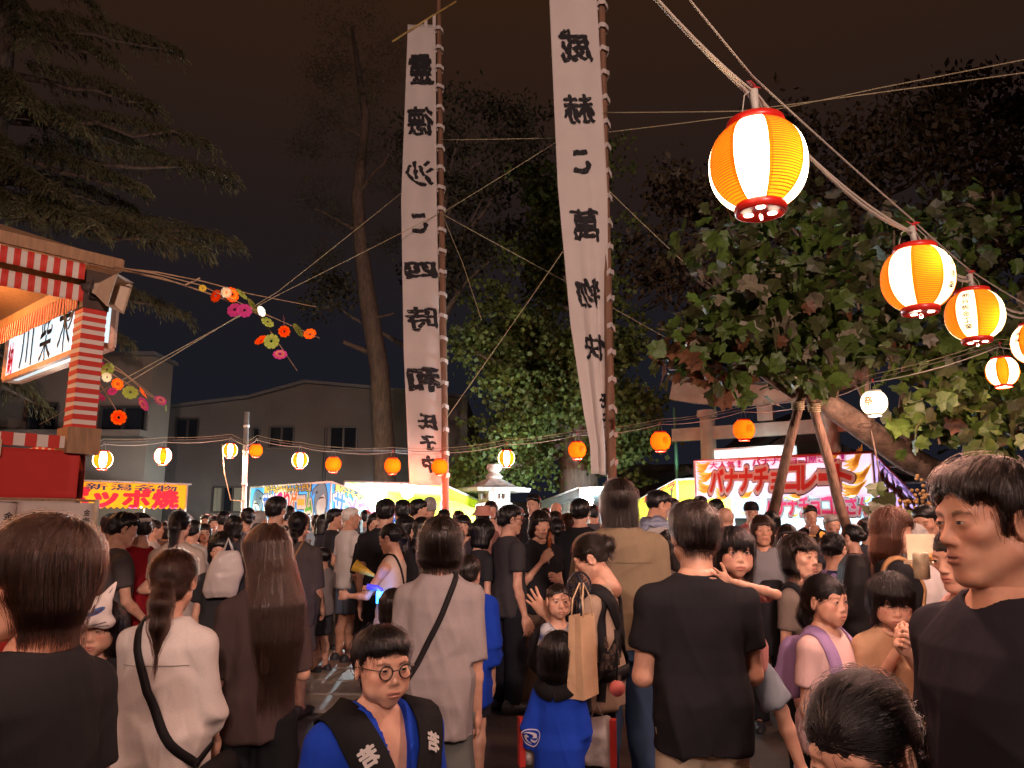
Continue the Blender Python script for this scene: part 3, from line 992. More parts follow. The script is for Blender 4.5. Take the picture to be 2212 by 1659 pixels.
 ht = float(np.clip(0.0024 * Y, 0.0085, 0.020)) * (1.0 if age == 'a' else 0.8) / dl
 V, F = sdf_mesh(T, ht)
 V = folds(V, F, S, hem, 1.0 if kind != 'loose' else 1.5, zlib.crc32(label.encode()) % 97)
 if Y < 9: BVH[id(T)] = BVHTree.FromPolygons(V.tolist(), F.tolist())
 me = fast_mesh(kind, V, F)
 nm = {'tee': 't_shirt', 'loose': 'loose_shirt', 'tank': 'tank_top', 'happi': 'happi_coat', 'blouse': 'blouse', 'dress': 'dress', 'tunic': 'tunic', 'yukata': 'yukata', 'baby': 'jacket'}[kind]
 g.top = link_mesh(nm, me, root, Tm)
 bk, bc = bot[0], bot[1]
 bpat = bot[2] if len(bot) > 2 else None
 if bk and kind not in ('yukata',):
  Bm = cloth(bc, bpat)
  wz = np.array([.455, .50, .55, .60, .625]) * S
  e2 = {'pants': 0.010, 'jeans': 0.009, 'wide': 0.016, 'shorts': 0.013, 'skirt': 0.010, 'leggings': 0.005}[bk] * (S / 1.38)
  BB = [loft(wz, np.interp(wz, tz, tw), np.interp(wz, tz, td), np.interp(wz, tz, tcy), n=2.2, k=0, inflate=e2)]
  if bk == 'skirt':
   hz = bot[3] if len(bot) > 3 else 0.10
   w0 = np.interp(0.52 * S, tz, tw); d0 = np.interp(0.52 * S, tz, td)
   BB += [loft((hz * S, 0.30 * S, 0.50 * S, 0.56 * S), (w0 * 1.35, w0 * 1.22, w0 * 1.06, w0), (d0 * 1.55, d0 * 1.35, d0 * 1.1, d0), n=2.1, k=0.02, inflate=e2)]
  else:
   for hpnt, kn, an in leg:
    r0, r1, r2 = 0.044 * S * lr * b + e2, 0.033 * S * lr + e2 * 1.4, 0.024 * S + e2 * 1.6
    if bk == 'wide': r1 += 0.022; r2 += 0.040
    if bk == 'pants': r1 += 0.008; r2 += 0.012
    if bk == 'jeans': r1 += 0.004; r2 += 0.009
    if bk == 'shorts':
     BB += [cone(hpnt, hpnt + (kn - hpnt) * 0.86, r0, r1 + 0.018, k=0.02 * S, cap=True)]
    else:
     BB += [cone(hpnt, kn, r0, r1, k=0.02 * S), cone(kn, an + (an - kn) * 0.02, r1, r2, k=0.012 * S, cap=True)]
  if bk != 'skirt' or hem < .5: BB += [plane((0, 0, 1), (0, 0, (hem + 0.055) * S))]
  V, F = sdf_mesh(BB, ht * 1.15)
  V = folds(V, F, S, 0.05, 0.9, 31 + zlib.crc32(label.encode()) % 53)
  nm = {'pants': 'trousers', 'jeans': 'jeans', 'wide': 'wide_trousers', 'shorts': 'shorts', 'skirt': 'skirt', 'leggings': 'leggings'}[bk]
  g.bot = link_mesh(nm, fast_mesh(nm, V, F), root, Bm)
  g.BB = BB
 # ---- shoes
 if shoes is not None:
  hsz = 0.008 if Y < 6 else 0.013
  if hsz not in SHOE_CACHE:
   sp_ = [cone((0, -0.045, 0.035), (0, 0.10, 0.028), 0.038, 0.034, k=0, flat=((0, 0, 1), 1.0)), cone((0, 0.10, 0.026), (0, 0.165, 0.022), 0.036, 0.026, k=0.02),
     cone((0, -0.035, 0.05), (0, -0.025, 0.085), 0.036, 0.034, k=0.02, cap=True), plane((0, 0, -1), (0, 0, 0.002))]
   SHOE_CACHE[hsz] = fast_mesh('shoe', *sdf_mesh(sp_, hsz))
  key = ('shoe', hsz, shoes)
  if key not in SHOE_CACHE:
   mm = SHOE_CACHE[hsz].copy(); mm.materials.append(mat('shoe_%.2f_%.2f_%.2f' % shoes, shoes, 0.5)); SHOE_CACHE[key] = mm
  for si, s in enumerate((1, -1)):
   o = link_mesh('shoe', SHOE_CACHE[key], root)
   an = leg[si][2]
   fl = S / 1.38 * (1.0 if age == 'a' else 1.05)
   o.location = (an[0], an[1], max(0.0, an[2] - 0.047 * S))
   o.scale = (fl, fl, fl)
   if legs and isinstance(lg[si][0], tuple):
    kn = leg[si][1]; dv = Vector(an - kn).normalized()
    o.rotation_euler = Vector((0, 0, -1)).rotation_difference(dv).to_euler()
    o.location = Vector(an) + dv * 0.047 * S
 # ---- hair
 if hair and hair != 'bald':
  hq = 0.0062 if Y < 5 else (0.0095 if Y < 8 else 0.0135)
  V, F = hair_mesh(hair, hp, hq)
  ho = link_mesh('hair', fast_mesh('hair', V @ A.T + t, F), root, hair_mat(hcol))
  g.hair = ho
  if nst:
   Sx = hair_strands(hair, hp, nst, zlib.crc32(label.encode()) % 1000, wisp)
   so = strands_object('hair_strands', Sx @ A.T + t, strand_mat(hcol), ho, strand_r * hs)
   g.strands = so
 return g
def folds(V, F, S, hem, amp, seed):
 N = vert_normals(V, F)
 zz = V[:, 2] / S
 ang = np.arctan2(V[:, 0], V[:, 1] + 1e-6)
 rad = np.hypot(V[:, 0], V[:, 1])
 q1 = np.stack([V[:, 0] * 7 + V[:, 2] * 1.6, V[:, 1] * 7, V[:, 2] * 1.5 + seed], 1)
 q2 = np.stack([V[:, 0] * 5 - V[:, 2] * 9, V[:, 1] * 5 + seed, V[:, 2] * 3 + V[:, 0] * 5], 1)
 q3 = np.stack([V[:, 0] * 16 + V[:, 2] * 5, V[:, 1] * 16 + seed, V[:, 2] * 3.5], 1)
 r1 = (1 - np.sqrt((2 * vnoise(q1) - 1) ** 2 + 0.012)) ** 1.6; r2 = (1 - np.sqrt((2 * vnoise(q2) - 1) ** 2 + 0.012)) ** 1.6; r3 = (1 - np.sqrt((2 * vnoise(q3) - 1) ** 2 + 0.012)) ** 1.5
 w = np.clip((0.78 - zz) / 0.25, 0.10, 1.0)
 d = (r1 ** 2 - 0.28) * 0.026 * w + (r2 ** 2 - 0.28) * 0.013 * (0.4 + 0.6 * w) + (r3 ** 2 - 0.28) * 0.008 * (0.3 + 0.7 * w)
 return V + N * (d * amp * min(1, S / 1.3))[:, None]
def ribbon(name, prims, pts, width, m, parent=None, off=0.004, thick=0.003, nseg=28, snap=.003):
 """a strap laid on a body: pts are rough control points, projected on the surface of the solids"""
 P = np.array(pts, float)
 tt = np.linspace(0, len(P) - 1, nseg)
 i = np.clip(tt.astype(int), 0, len(P) - 2); fr = (tt - i)[:, None]
 p0 = P[np.clip(i - 1, 0, len(P) - 1)]; p1 = P[i]; p2 = P[i + 1]; p3 = P[np.clip(i + 2, 0, len(P) - 1)]
 X = 0.5 * (2 * p1 + (p2 - p0) * fr + (2 * p0 - 5 * p1 + 4 * p2 - p3) * fr ** 2 + (3 * p1 - p0 - 3 * p2 + p3) * fr ** 3)
 for _ in range(4):
  d = sdf_at(prims, X) - off; n = sdf_grad(prims, X, 0.004)
  X = X - n * np.clip(d, -0.05, 0.05)[:, None]
 for _ in range(2):
  X[1:-1] = (X[:-2] + 2 * X[1:-1] + X[2:]) / 4
 if snap is not None and id(prims) in BVH:
  bv = BVH[id(prims)]
  nn = sdf_grad(prims, X, 0.006)
  for k in range(nseg):
   hit = bv.ray_cast(Vector(X[k] + nn[k] * .08), Vector(-nn[k]), .16)
   if hit[0] is not None: X[k] = np.array(hit[0]) + nn[k] * snap
  for _ in range(3 if nseg < 40 else 1):
   Xs = X.copy(); Xs[1:-1] = (X[:-2] + 2 * X[1:-1] + X[2:]) / 4
   out_ = ((Xs - X) * nn).sum(1, keepdims=True)
   X = X + (Xs - X) - nn * np.minimum(out_, 0)
 n = sdf_grad(prims, X, 0.006)
 tg = np.gradient(X, axis=0); tg /= np.linalg.norm(tg, axis=1, keepdims=True)
 sd = np.cross(tg, n); sd /= np.maximum(np.linalg.norm(sd, axis=1, keepdims=True), 1e-6)
 w = width / 2
 V = []
 for k in range(nseg):
  for a, c in ((-w, 0), (w, 0), (w, thick), (-w, thick)):
   V.append(X[k] + sd[k] * a + n[k] * (c + 0.001))
 F = []
 for k in range(nseg - 1):
  for a in range(4):
   c = (a + 1) % 4
   F.append((k * 4 + a, (k + 1) * 4 + a, (k + 1) * 4 + c, k * 4 + c))
 F += [(3, 2, 1, 0), tuple((nseg - 1) * 4 + a for a in range(4))]
 me = fast_mesh(name, np.array(V), F)
 o = link_mesh(name, me, parent, m)
 return o, X, sd, n
# ------------------------------------------------------------------ lettering
_TXT = {}
def _font_tris(s):
 cu = bpy.data.curves.new('t', 'FONT')
 cu.body = s; cu.size = 1.0; cu.align_x = 'CENTER'; cu.align_y = 'CENTER'
 cu.resolution_u = 3; cu.fill_mode = 'FRONT'; cu.dimensions = '2D'
 ob = bpy.data.objects.new('t', cu)
 C.objects.link(ob)
 me = ob.to_mesh()
 me.calc_loop_triangles()
 V = np.array([v.co[:2] for v in me.vertices]); T = [tuple(t.vertices) for t in me.loop_triangles]
 ob.to_mesh_clear()
 bpy.data.objects.remove(ob); bpy.data.curves.remove(cu)
 return V, T
_FIELD = {}
def glyph_field(s, n):
 if (s, n) not in _FIELD:
  V, T = _font_tris(s)
  if not len(V):
   _FIELD[(s, n)] = None
   return None
  lo, hi = V.min(0), V.max(0)
  h = max((hi - lo).max(), .25) / n
  mg = 20
  sz = np.ceil((hi - lo) / h).astype(int) + 2 * mg
  ss = 3
  M = np.zeros(sz * ss, bool)
  for t in T:
   A, B, D = [(V[i] - lo) / h * ss + mg * ss for i in t]
   x0, x1 = int(min(A[0], B[0], D[0])), int(max(A[0], B[0], D[0])) + 2
   y0, y1 = int(min(A[1], B[1], D[1])), int(max(A[1], B[1], D[1])) + 2
   X, Y = np.meshgrid(np.arange(x0, x1) + .5, np.arange(y0, y1) + .5, indexing='ij')
   e = lambda P, Q: (Q[0] - P[0]) * (Y - P[1]) - (Q[1] - P[1]) * (X - P[0])
   a_, b_, c_ = e(A, B), e(B, D), e(D, A)
   M[x0:x1, y0:y1] |= ((a_ >= 0) & (b_ >= 0) & (c_ >= 0)) | ((a_ <= 0) & (b_ <= 0) & (c_ <= 0))
  F = M.reshape(sz[0], ss, sz[1], ss).mean((1, 3))
  _FIELD[(s, n)] = (F, lo - mg * h, h)
 return _FIELD[(s, n)]
def glyphs(s, weight=0.0, n=64):
 """outline of a character as many small flat faces; weight (em) thickens the strokes"""
 key = (s, weight, n)
 if key in _TXT: return _TXT[key]
 fl = glyph_field(s, n)
 if fl is None:
  _TXT[key] = (np.zeros((0, 2)), []); return _TXT[key]
 F, o, h = fl
 F = F.copy()
 r = weight / h
 def sh(A, i, j): return np.roll(np.roll(A, i, 0), j, 1)
 k = int(min(r, 18))
 for q in range(k):
  G = np.maximum.reduce([F, sh(F, 1, 0), sh(F, -1, 0), sh(F, 0, 1), sh(F, 0, -1)])
  if q % 2: G = np.maximum.reduce([G, sh(F, 1, 1), sh(F, -1, 1), sh(F, 1, -1), sh(F, -1, -1)])
  F = G
 f = r - k
 if f > 0.02:
  G = np.maximum.reduce([F, sh(F, 1, 0), sh(F, -1, 0), sh(F, 0, 1), sh(F, 0, -1)])
  F = F * (1 - f) + G * f
 F = (F * 4 + sh(F, 1, 0) + sh(F, -1, 0) + sh(F, 0, 1) + sh(F, 0, -1)) / 8
 I = F > 0.5
 V, FF, vid = [], [], {}
 def vert(p):
  q = (round(p[0], 3), round(p[1], 3))
  if q not in vid: vid[q] = len(V); V.append(q)
  return vid[q]
 nx, ny = F.shape
 full = I[:-1, :-1] & I[1:, :-1] & I[:-1, 1:] & I[1:, 1:]
 anyc = I[:-1, :-1] | I[1:, :-1] | I[:-1, 1:] | I[1:, 1:]
 for j in range(ny - 1):
  i = 0
  row = full[:, j]
  idx = np.flatnonzero(row)
  p = 0
  while p < len(idx):
   q = p
   while q + 1 < len(idx) and idx[q + 1] == idx[q] + 1 and idx[q + 1] - idx[p] < 6: q += 1
   a_, b_ = idx[p], idx[q] + 1
   FF.append((vert((a_, j)), vert((b_, j)), vert((b_, j + 1)), vert((a_, j + 1))))
   p = q + 1
 for i, j in np.argwhere(anyc & ~full):
  cs = ((i, j), (i + 1, j), (i + 1, j + 1), (i, j + 1))
  vals = [F[c] for c in cs]
  poly = []
  for e in range(4):
   a_, b_ = cs[e], cs[(e + 1) % 4]; va, vb = vals[e], vals[(e + 1) % 4]
   if va > .5: poly.append(vert(a_))
   if (va > .5) != (vb > .5):
    t = (.5 - va) / (vb - va)
    poly.append(vert((a_[0] + (b_[0] - a_[0]) * t, a_[1] + (b_[1] - a_[1]) * t)))
  if len(set(poly)) > 2: FF.append(tuple(dict.fromkeys(poly)))
 P = np.array(V, float) * h + o
 P = P - (P.min(0) + P.max(0)) / 2
 _TXT[key] = (P, FF)
 return _TXT[key]
class Sheet:
 """hanging cloth: S(u, v) gives a point, u to the right 0..1, v downwards 0..1"""
 def __init__(self, TL, TR, BL, BR, wave=0.0, nw=5.0, seed=0, bulge=0.0, fn=None):
  self.c = [np.array(q, float) for q in (TL, TR, BL, BR)]
  self.wave, self.nw, self.seed, self.bulge, self.fn = wave, nw, seed, bulge, fn
  n = np.cross(self.c[1] - self.c[0], self.c[2] - self.c[0])
  n /= np.linalg.norm(n)
  if n[1] > 0: n = -n
  self.n = n
  self.W = np.linalg.norm(self.c[1] - self.c[0]); self.Hh = np.linalg.norm(self.c[2] - self.c[0])
 def pt(self, u, v, off=0.0):
  u = np.asarray(u, float); v = np.asarray(v, float)
  U, Vv = u[..., None], v[..., None]
  if self.fn is not None:
   P = self.fn(u, v)
  else:
   P = (self.c[0] * (1 - U) + self.c[1] * U) * (1 - Vv) + (self.c[2] * (1 - U) + self.c[3] * U) * Vv
  w = self.wave * (np.sin(u * self.nw * 6.28 + self.seed + 1.7 * v) * 0.6 + np.sin(u * self.nw * 15 + self.seed * 2 + v * 3) * 0.25) * (0.35 + 0.65 * v)
  w = w + self.bulge * np.sin(np.pi * np.clip(v, 0, 1))
  return P + self.n * (w + off)[..., None]
 def mesh(self, name, m, parent, nu=48, nv=12, thick=0.004, scallop=0.0, nsc=20, off=0.0):
  uu = np.linspace(0, 1, nu); vv = np.linspace(0, 1, nv)
  g, h = np.meshgrid(uu, vv, indexing='ij')
  if scallop: h = h * (1 - scallop * (1 - np.abs(np.sin(g * nsc * np.pi))))
  A = self.pt(g, h, off).reshape(-1, 3); B = self.pt(g, h, off - thick).reshape(-1, 3)
  F = []
  i, j = np.meshgrid(np.arange(nu - 1), np.arange(nv - 1), indexing='ij')
  a = (i * nv + j).ravel(); b = a + nv
  q = np.stack([a, a + 1, b + 1, b], 1)
  N = len(A)
  q2 = q[:, ::-1] + N
  ed = []
  for k in range(nu - 1):
   for jj in (0, nv - 1):
    p0, p1 = k * nv + jj, (k + 1) * nv + jj
    ed.append((p0, p1, p1 + N, p0 + N))
  for k in range(nv - 1):
   for ii in (0, nu - 1):
    p0, p1 = ii * nv + k, ii * nv + k + 1
    ed.append((p0, p1, p1 + N, p0 + N))
  me = fast_mesh(name, np.vstack([A, B]), np.vstack([q, q2, np.array(ed)]), True)
  return link_mesh(name, me, parent, m)
 def letters(self, items, m, parent, name='lettering', off=0.006, weight=0.0, rough=0.0, mirror=False, both=False):
  """items: (text, u, v, width_m, height_m[, shear]) centred at (u, v); all joined as one printed part"""
  VV, FF, n = [], [], 0
  last = None
  for it in items:
   s, u, v, w, h = it[:5]
   sh = it[5] if len(it) > 5 else 0.0
   V, F = glyphs(s, weight)
   if not len(V): continue
   V0 = glyphs(s, 0.0)[0]
   ext = np.maximum(V0.max(0) - V0.min(0), 1e-3)
   if s in 'ー一ニ二!！': ext = np.maximum(ext, (.05, .05))
   X = V[:, 0] / ext[0] * (w if w else h * ext[0] / ext[1]); Y = V[:, 1] / ext[1] * (h if h else w * ext[1] / ext[0])
   if rough:
    q = np.stack([X * 18 / max(self.W, .3), Y * 18, np.full(len(X), u * 7 + v * 31)], 1)
    X = X + (vnoise(q) - 0.5) * rough; Y = Y + (vnoise(q + 40) - 0.5) * rough
   X = X + sh * Y
   if mirror: X = -X
   P = self.pt(u + X / self.W, v - Y / self.Hh, off)
   if (h or w) >= .095:
    last = link_mesh(name, fast_mesh(name, P, F, False), parent, m)
    continue
   VV.append(P)
   FF += [tuple(i + n for i in f) for f in F]
   n += len(P)
  if not VV: return last
  o = link_mesh(name, fast_mesh(name, np.vstack(VV), FF, False), parent, m)
  o['kind'] = 'stuff'
  return o
 def shapes(self, polys, m, parent, name='print', off=0.005):
  """polys: lists of (x, y) metres from a centre (u, v): [(u, v, [(x, y) ...]) ...]"""
  VV, FF, n = [], [], 0
  for u, v, pts in polys:
   pts = np.array(pts, float)
   P = self.pt(u + pts[:, 0] / self.W, v - pts[:, 1] / self.Hh, off)
   VV.append(P); FF.append(tuple(range(n, n + len(P)))); n += len(P)
  o = link_mesh(name, fast_mesh(name, np.vstack(VV), FF, False), parent, m)
  if len(polys) > 2: o['kind'] = 'stuff'
  return o
def sheetmat(name, cols, axis='v', trans=0.35, rough=0.75):
 """printed cloth: plain colour or a printed vertical blend"""
 if name in MATS: return MATS[name]
 m = mat(name, cols[0], rough, noise=0.06, scale=3, trans=trans, bump=0.15, bscale=8)
 return m
# ------------------------------------------------------------------ ground, path
MGROUND = mat('packed_ground', (0.085, 0.062, 0.050), 0.85, noise=0.35, scale=1.3, bump=0.6, bscale=45)
def ground():
 n = 60
 xs = np.concatenate([np.linspace(-120, -14, 10), np.linspace(-12, 14, 48), np.linspace(16, 120, 10)])
 ys = np.concatenate([np.linspace(-40, -4, 8), np.linspace(-3, 22, 48), np.linspace(25, 200, 12)])
 g, h = np.meshgrid(xs, ys, indexing='ij')
 P = np.stack([g.ravel() * 0.35, h.ravel() * 0.35, np.zeros(g.size)], 1)
 z = (vnoise(P) - 0.5) * 0.02 + (vnoise(P * 4) - 0.5) * 0.008 - 0.018
 V = np.stack([g.ravel(), h.ravel(), z], 1)
 i, j = np.meshgrid(np.arange(len(xs) - 1), np.arange(len(ys) - 1), indexing='ij')
 a = (i * len(ys) + j).ravel(); b = a + len(ys)
 o = link_mesh('ground', fast_mesh('ground', V, np.stack([a, b, b + 1, a + 1], 1)), None, MGROUND)
 tag(o, kind='structure')
 # paved approach: separate slabs
 base = MB().box((-2.2, 11.2, -0.012), (3.4, 9.0, 0.03), rz=-0.12).build('stone_path', mat('path_bed', (0.10, 0.085, 0.07), 0.9, noise=0.2, scale=20, bump=0.3))
 tag(base, kind='structure')
 ms = mat('path_stone', (0.26, 0.235, 0.21), 0.7, noise=0.25, scale=4, bump=0.35, bscale=30)
 shared = []
 for k in range(3):
  bm = bmesh.new()
  bmesh.ops.create_cube(bm, size=1)
  for v in bm.verts: v.co = Vector((v.co.x * (0.80 + 0.02 * k), v.co.y * 0.56, v.co.z * 0.05))
  bmesh.ops.bevel(bm, geom=bm.edges[:], offset=0.012, segments=1, affect='EDGES')
  me = bpy.data.meshes.new('slab'); bm.to_mesh(me); bm.free(); me.materials.append(ms); shared.append(me)
 for r in range(14):
  for c in range(4):
   o = link_mesh('slab', random.choice(shared), base)
   lx = -1.26 + c * 0.84 + (0.2 if r % 2 else -0.05); ly = -4.1 + r * 0.60
   ca, sa = math.cos(-0.12), math.sin(-0.12)
   o.location = (-2.2 + lx * ca - ly * sa, 11.2 + lx * sa + ly * ca, 0.004 + random.uniform(-0.004, 0.006))
   o.rotation_euler = (random.uniform(-.006, .006), random.uniform(-.006, .006), -0.12 + random.uniform(-.01, .01))
ground()
# ------------------------------------------------------------------ buildings behind
MWALL = mat('render_wall', (0.105, 0.088, 0.082), 0.9, noise=0.12, scale=0.8, bump=0.25, bscale=20)
MWALL2 = mat('beige_wall', (0.15, 0.122, 0.100), 0.9, noise=0.12, scale=0.8, bump=0.25, bscale=20)
MFRAME = mat('window_metal', (0.07, 0.065, 0.065), 0.45, metal=0.6, noise=0.05)
MGLASS = mat('night_glass', (0.012, 0.014, 0.018), 0.08, noise=0.02, spec=0.6)
MROOFEDGE = mat('roof_edge', (0.09, 0.085, 0.085), 0.7)
MCURT = mat('curtain_cloth', (0.22, 0.20, 0.15), 0.9, noise=0.25, scale=3, stretch=(14, 14, 0.4))
def wall_window(parent, a, b, z0, z1, out, panes=2, curtain=False):
 """window between plan points a and b on a wall, frame proud of the wall by out (a vector)"""
 a, b, out = Vector(a), Vector(b), Vector(out)
 d = (b - a); L = d.length; d.normalize()
 f = MB()
 z = Vector((0, 0, 1)); mid = (a + b) / 2
 for zz in (z0, z1):
  f.beam(a + z * zz + out * 0.03, b + z * zz + out * 0.03, 0.08, 0.06)
 for k in range(panes + 1):
  p = a + d * (L * k / panes)
  f.beam(p + z * (z0 + .03) + out * 0.03, p + z * (z1 - .03) + out * 0.03, 0.05, 0.06, up=out)
 fo = f.build('window', MFRAME, parent)
 for k in range(panes):
  p, q = a + d * (L * k / panes + 0.03), a + d * (L * (k + 1) / panes - 0.03)
  P = [p + z * (z0 + .03), q + z * (z0 + .03), q + z * (z1 - .03), p + z * (z1 - .03)]
  mb = MB().add([v + out * 0.012 for v in P] + [v - out * 0.006 for v in P], [(0, 1, 2, 3), (7, 6, 5, 4), (0, 4, 5, 1), (1, 5, 6, 2), (2, 6, 7, 3), (3, 7, 4, 0)])
  mb.build('pane', MCURT if curtain and k != 1 else MGLASS, fo)
 s = MB(); s.beam(a + z * (z0 - .06) + out * 0.05 - d * .06, b + z * (z0 - .06) + out * 0.05 + d * .06, 0.16, 0.05)
 s.build('sill', MWALL2, fo)
def far_hall():
 Y = 26.0
 r = empty('hall_building', (at(620, 1100, Y).x, Y, 0), label='long grey hall with a shallow gable roof behind the shark stall', cat='building')
 def pt(u, v): p = at(u, v, Y); return Vector((p.x, Y, p.z))
 prof = [pt(325, 888), pt(540, 862), pt(660, 829), pt(800, 841), pt(1010, 862)]
 low = [Vector((p.x, Y, 0)) for p in prof]
 dv = Vector((0, 9, 0))
 V = [p for p in prof] + low + [p + dv for p in prof] + [p + dv for p in low]
 n = 5; F = []
 for i in range(n - 1):
  F += [(n + i, n + i + 1, i + 1, i), (2 * n + i, 2 * n + i + 1, 3 * n + i + 1, 3 * n + i), (i, i + 1, 2 * n + i + 1, 2 * n + i)]
 F += [(0, n, 3 * n, 2 * n), (n - 1, 3 * n - 1, 4 * n - 1, 2 * n - 1)]
 off = Vector(r.location)
 link_mesh('wall', fast_mesh('wall', np.array([tuple(v - off) for v in V]), F, False), r, MWALL)
 e_ = MB()
 for i in range(n - 1):
  e_.beam(prof[i] - off + Vector((0, -.1, .05)), prof[i + 1] - off + Vector((0, -.1, .05)), 0.3, 0.10)
 e_.build('roof_edge', MROOFEDGE, r)
 for (u0, u1, v0, v1, pn, cu) in ((581, 636, 922, 966, 2, False), (712, 772, 922, 973, 2, False), (458, 526, 1052, 1106, 3, True), (380, 430, 905, 950, 2, False), (545, 562, 925, 965, 1, False)):
  a, b = pt(u0, v1), pt(u1, v0)
  wall_window(r, Vector((a.x, Y, 0)) - off, Vector((b.x, Y, 0)) - off, a.z, b.z, (0, -1, 0), pn, cu)
 p = pt(705, 925) - off
 MB().tube([(p.x, -.08, p.z), (p.x, -.08, 0)], 0.05, 8).build('downpipe', MFRAME, r)
far_hall()
def left_house():
 Y = 20.0
 p1 = at(332, 770, Y)
 r = empty('house', (p1.x - 3.5, Y, 0), label='beige two storey house behind the red festival platform', cat='building')
 off = Vector(r.location)
 x1 = p1.x - off.x; zt = p1.z
 MB().box((x1 / 2 - 1.5, 0.6, zt / 2), (x1 + 3.0, 1.2, zt)).build('wall', MWALL2, r)
 MB().box((x1 / 2 - 1.5, 0.55, zt + 0.05), (x1 + 3.2, 1.5, 0.10)).build('roof', MROOFEDGE, r)
 for (u0, u1, v0, v1) in ((214, 318, 880, 944), (60, 128, 872, 930)):
  a, b = at(u0, v1, Y), at(u1, v0, Y)
  wall_window(r, (a.x - off.x, 0, 0), (b.x - off.x, 0, 0), a.z, b.z, (0, -1, 0), 2)
 b0 = at(330, 960, Y)
 MB().box((x1 / 2 - 1.5, -0.25, b0.z + 0.25), (x1 + 3.1, 0.5, 0.16)).build('balcony_ledge', MWALL2, r)
left_house()
def back_wall():
 # low dark boundary wall and a dark annexe closing the yard at the back
 o = MB().box((4, 27, 1.1), (30, 0.25, 2.2)).build('boundary_wall', mat('dark_block_wall', (0.09, 0.085, 0.08), 0.9, noise=0.2, scale=3, bump=0.4))
 tag(o, 'low dark block wall closing the yard beyond the tents', 'wall')
 Y = 24
 r = empty('shed', (at(1440, 1100, Y).x, Y, 0), label='dark flat roofed shed behind the yellow and banana stalls', cat='building')
 MB().box((3.2, 2, 1.55), (8.4, 4, 3.1)).build('wall', mat('dark_shed_wall', (0.07, 0.06, 0.055), 0.9, noise=0.2, scale=2), r)
 MB().box((3.2, 1.9, 3.18), (8.9, 4.6, 0.16)).build('roof', MROOFEDGE, r)
back_wall()
def shrine_roof():
 Y = 17.5
 a = at(1735, 905, Y)
 r = empty('shrine_hall', (a.x, Y, 0), label='dark tiled shrine hall roof rising behind the banana stall', cat='building')
 z = a.z
 mt = mat('roof_tile_dark', (0.030, 0.024, 0.024), 0.55, noise=0.3, scale=6, bump=0.3)
 V, F = [], []
 prof = [(0.0, z), (0.8, z - 0.55), (1.7, z - 1.0), (2.6, z - 1.25), (2.75, z - 1.18)]
 for s in (-1, 1):
  for y in (0.0, 5.0):
   b = len(V)
   V += [(s * x, y, q) for x, q in prof]
  n = len(prof)
  b = len(V) - 2 * n
  for i in range(n - 1):
   F.append((b + i, b + i + 1, b + n + i + 1, b + n + i))
 ro = link_mesh('roof', fast_mesh('roof', np.array(V), F, False), r, mt)
 so = ro.modifiers.new('t', 'SOLIDIFY'); so.thickness = 0.12
 MB().beam((0, -0.15, z + 0.06), (0, 5.1, z + 0.06), 0.28, 0.25).build('ridge', mt, r)
 MB().box((0, 2.6, (z - 1.2) / 2), (4.4, 4.2, z - 1.2)).build('wall', mat('dark_shed_wall', (0.07, 0.06, 0.055), 0.9), r)
 g = MB(); g.add([(-1.7, 0.1, z - 1.15), (1.7, 0.1, z - 1.15), (0, 0.1, z - 0.1), (-1.7, 0.22, z - 1.15), (1.7, 0.22, z - 1.15), (0, 0.22, z - 0.1)], [(0, 1, 2), (5, 4, 3), (0, 3, 4, 1), (1, 4, 5, 2), (2, 5, 3, 0)])
 g.build('gable', mat('dark_timber', (0.06, 0.035, 0.025), 0.8), r)
shrine_roof()
def torii():
 mt = mat('torii_concrete', (0.36, 0.30, 0.23), 0.85, noise=0.2, scale=4, bump=0.35, bscale=30)
 p1 = at(1532, 1000, 15.8); p2 = at(1800, 1000, 14.5)
 r = empty('torii_gate', (p1.x, p1.y, 0), label='pale concrete torii gate behind the banana stall', cat='gate')
 a = Vector((0, 0, 0)); b = Vector((p2.x - p1.x, p2.y - p1.y, 0)); d = b.normalized()
 zk = at(1532, 858, 15.8).z; zn = at(1532, 936, 15.8).z
 for q in (a, b):
  MB().tube([q, q + Vector((0, 0, zk - .55)), q + Vector((0, 0, zk - .42))], 0.17, 20, radii=[0.175, 0.155, 0.155]).build('column', mt, r, True)
  MB().lathe([(0.20, 0), (0.21, 0.05), (0.20, 0.14)], 20, (q.x, q.y, zk - .42)).build('capital', mt, r)
 MB().beam(a - d * 0.75 + Vector((0, 0, zn)), b + d * 0.75 + Vector((0, 0, zn)), 0.16, 0.26).build('tie_beam', mt, r)
 k = MB()
 L = (b - a).length
 pts = [a + d * (L * t) + Vector((0, 0, zk - .05 + 0.10 * abs(2 * t - 1) ** 2)) for t in np.linspace(-0.30, 1.30, 9)]
 for i in range(8): k.beam(pts[i], pts[i + 1], 0.26, 0.40)
 k.build('top_beam', mt, r)
 MB().box(tuple((a + b) / 2 + Vector((0, 0, (zn + zk) / 2 - .05))), (0.3, 0.14, zk - zn - .45), rz=math.atan2(d.y, d.x)).build('strut', mt, r)
torii()
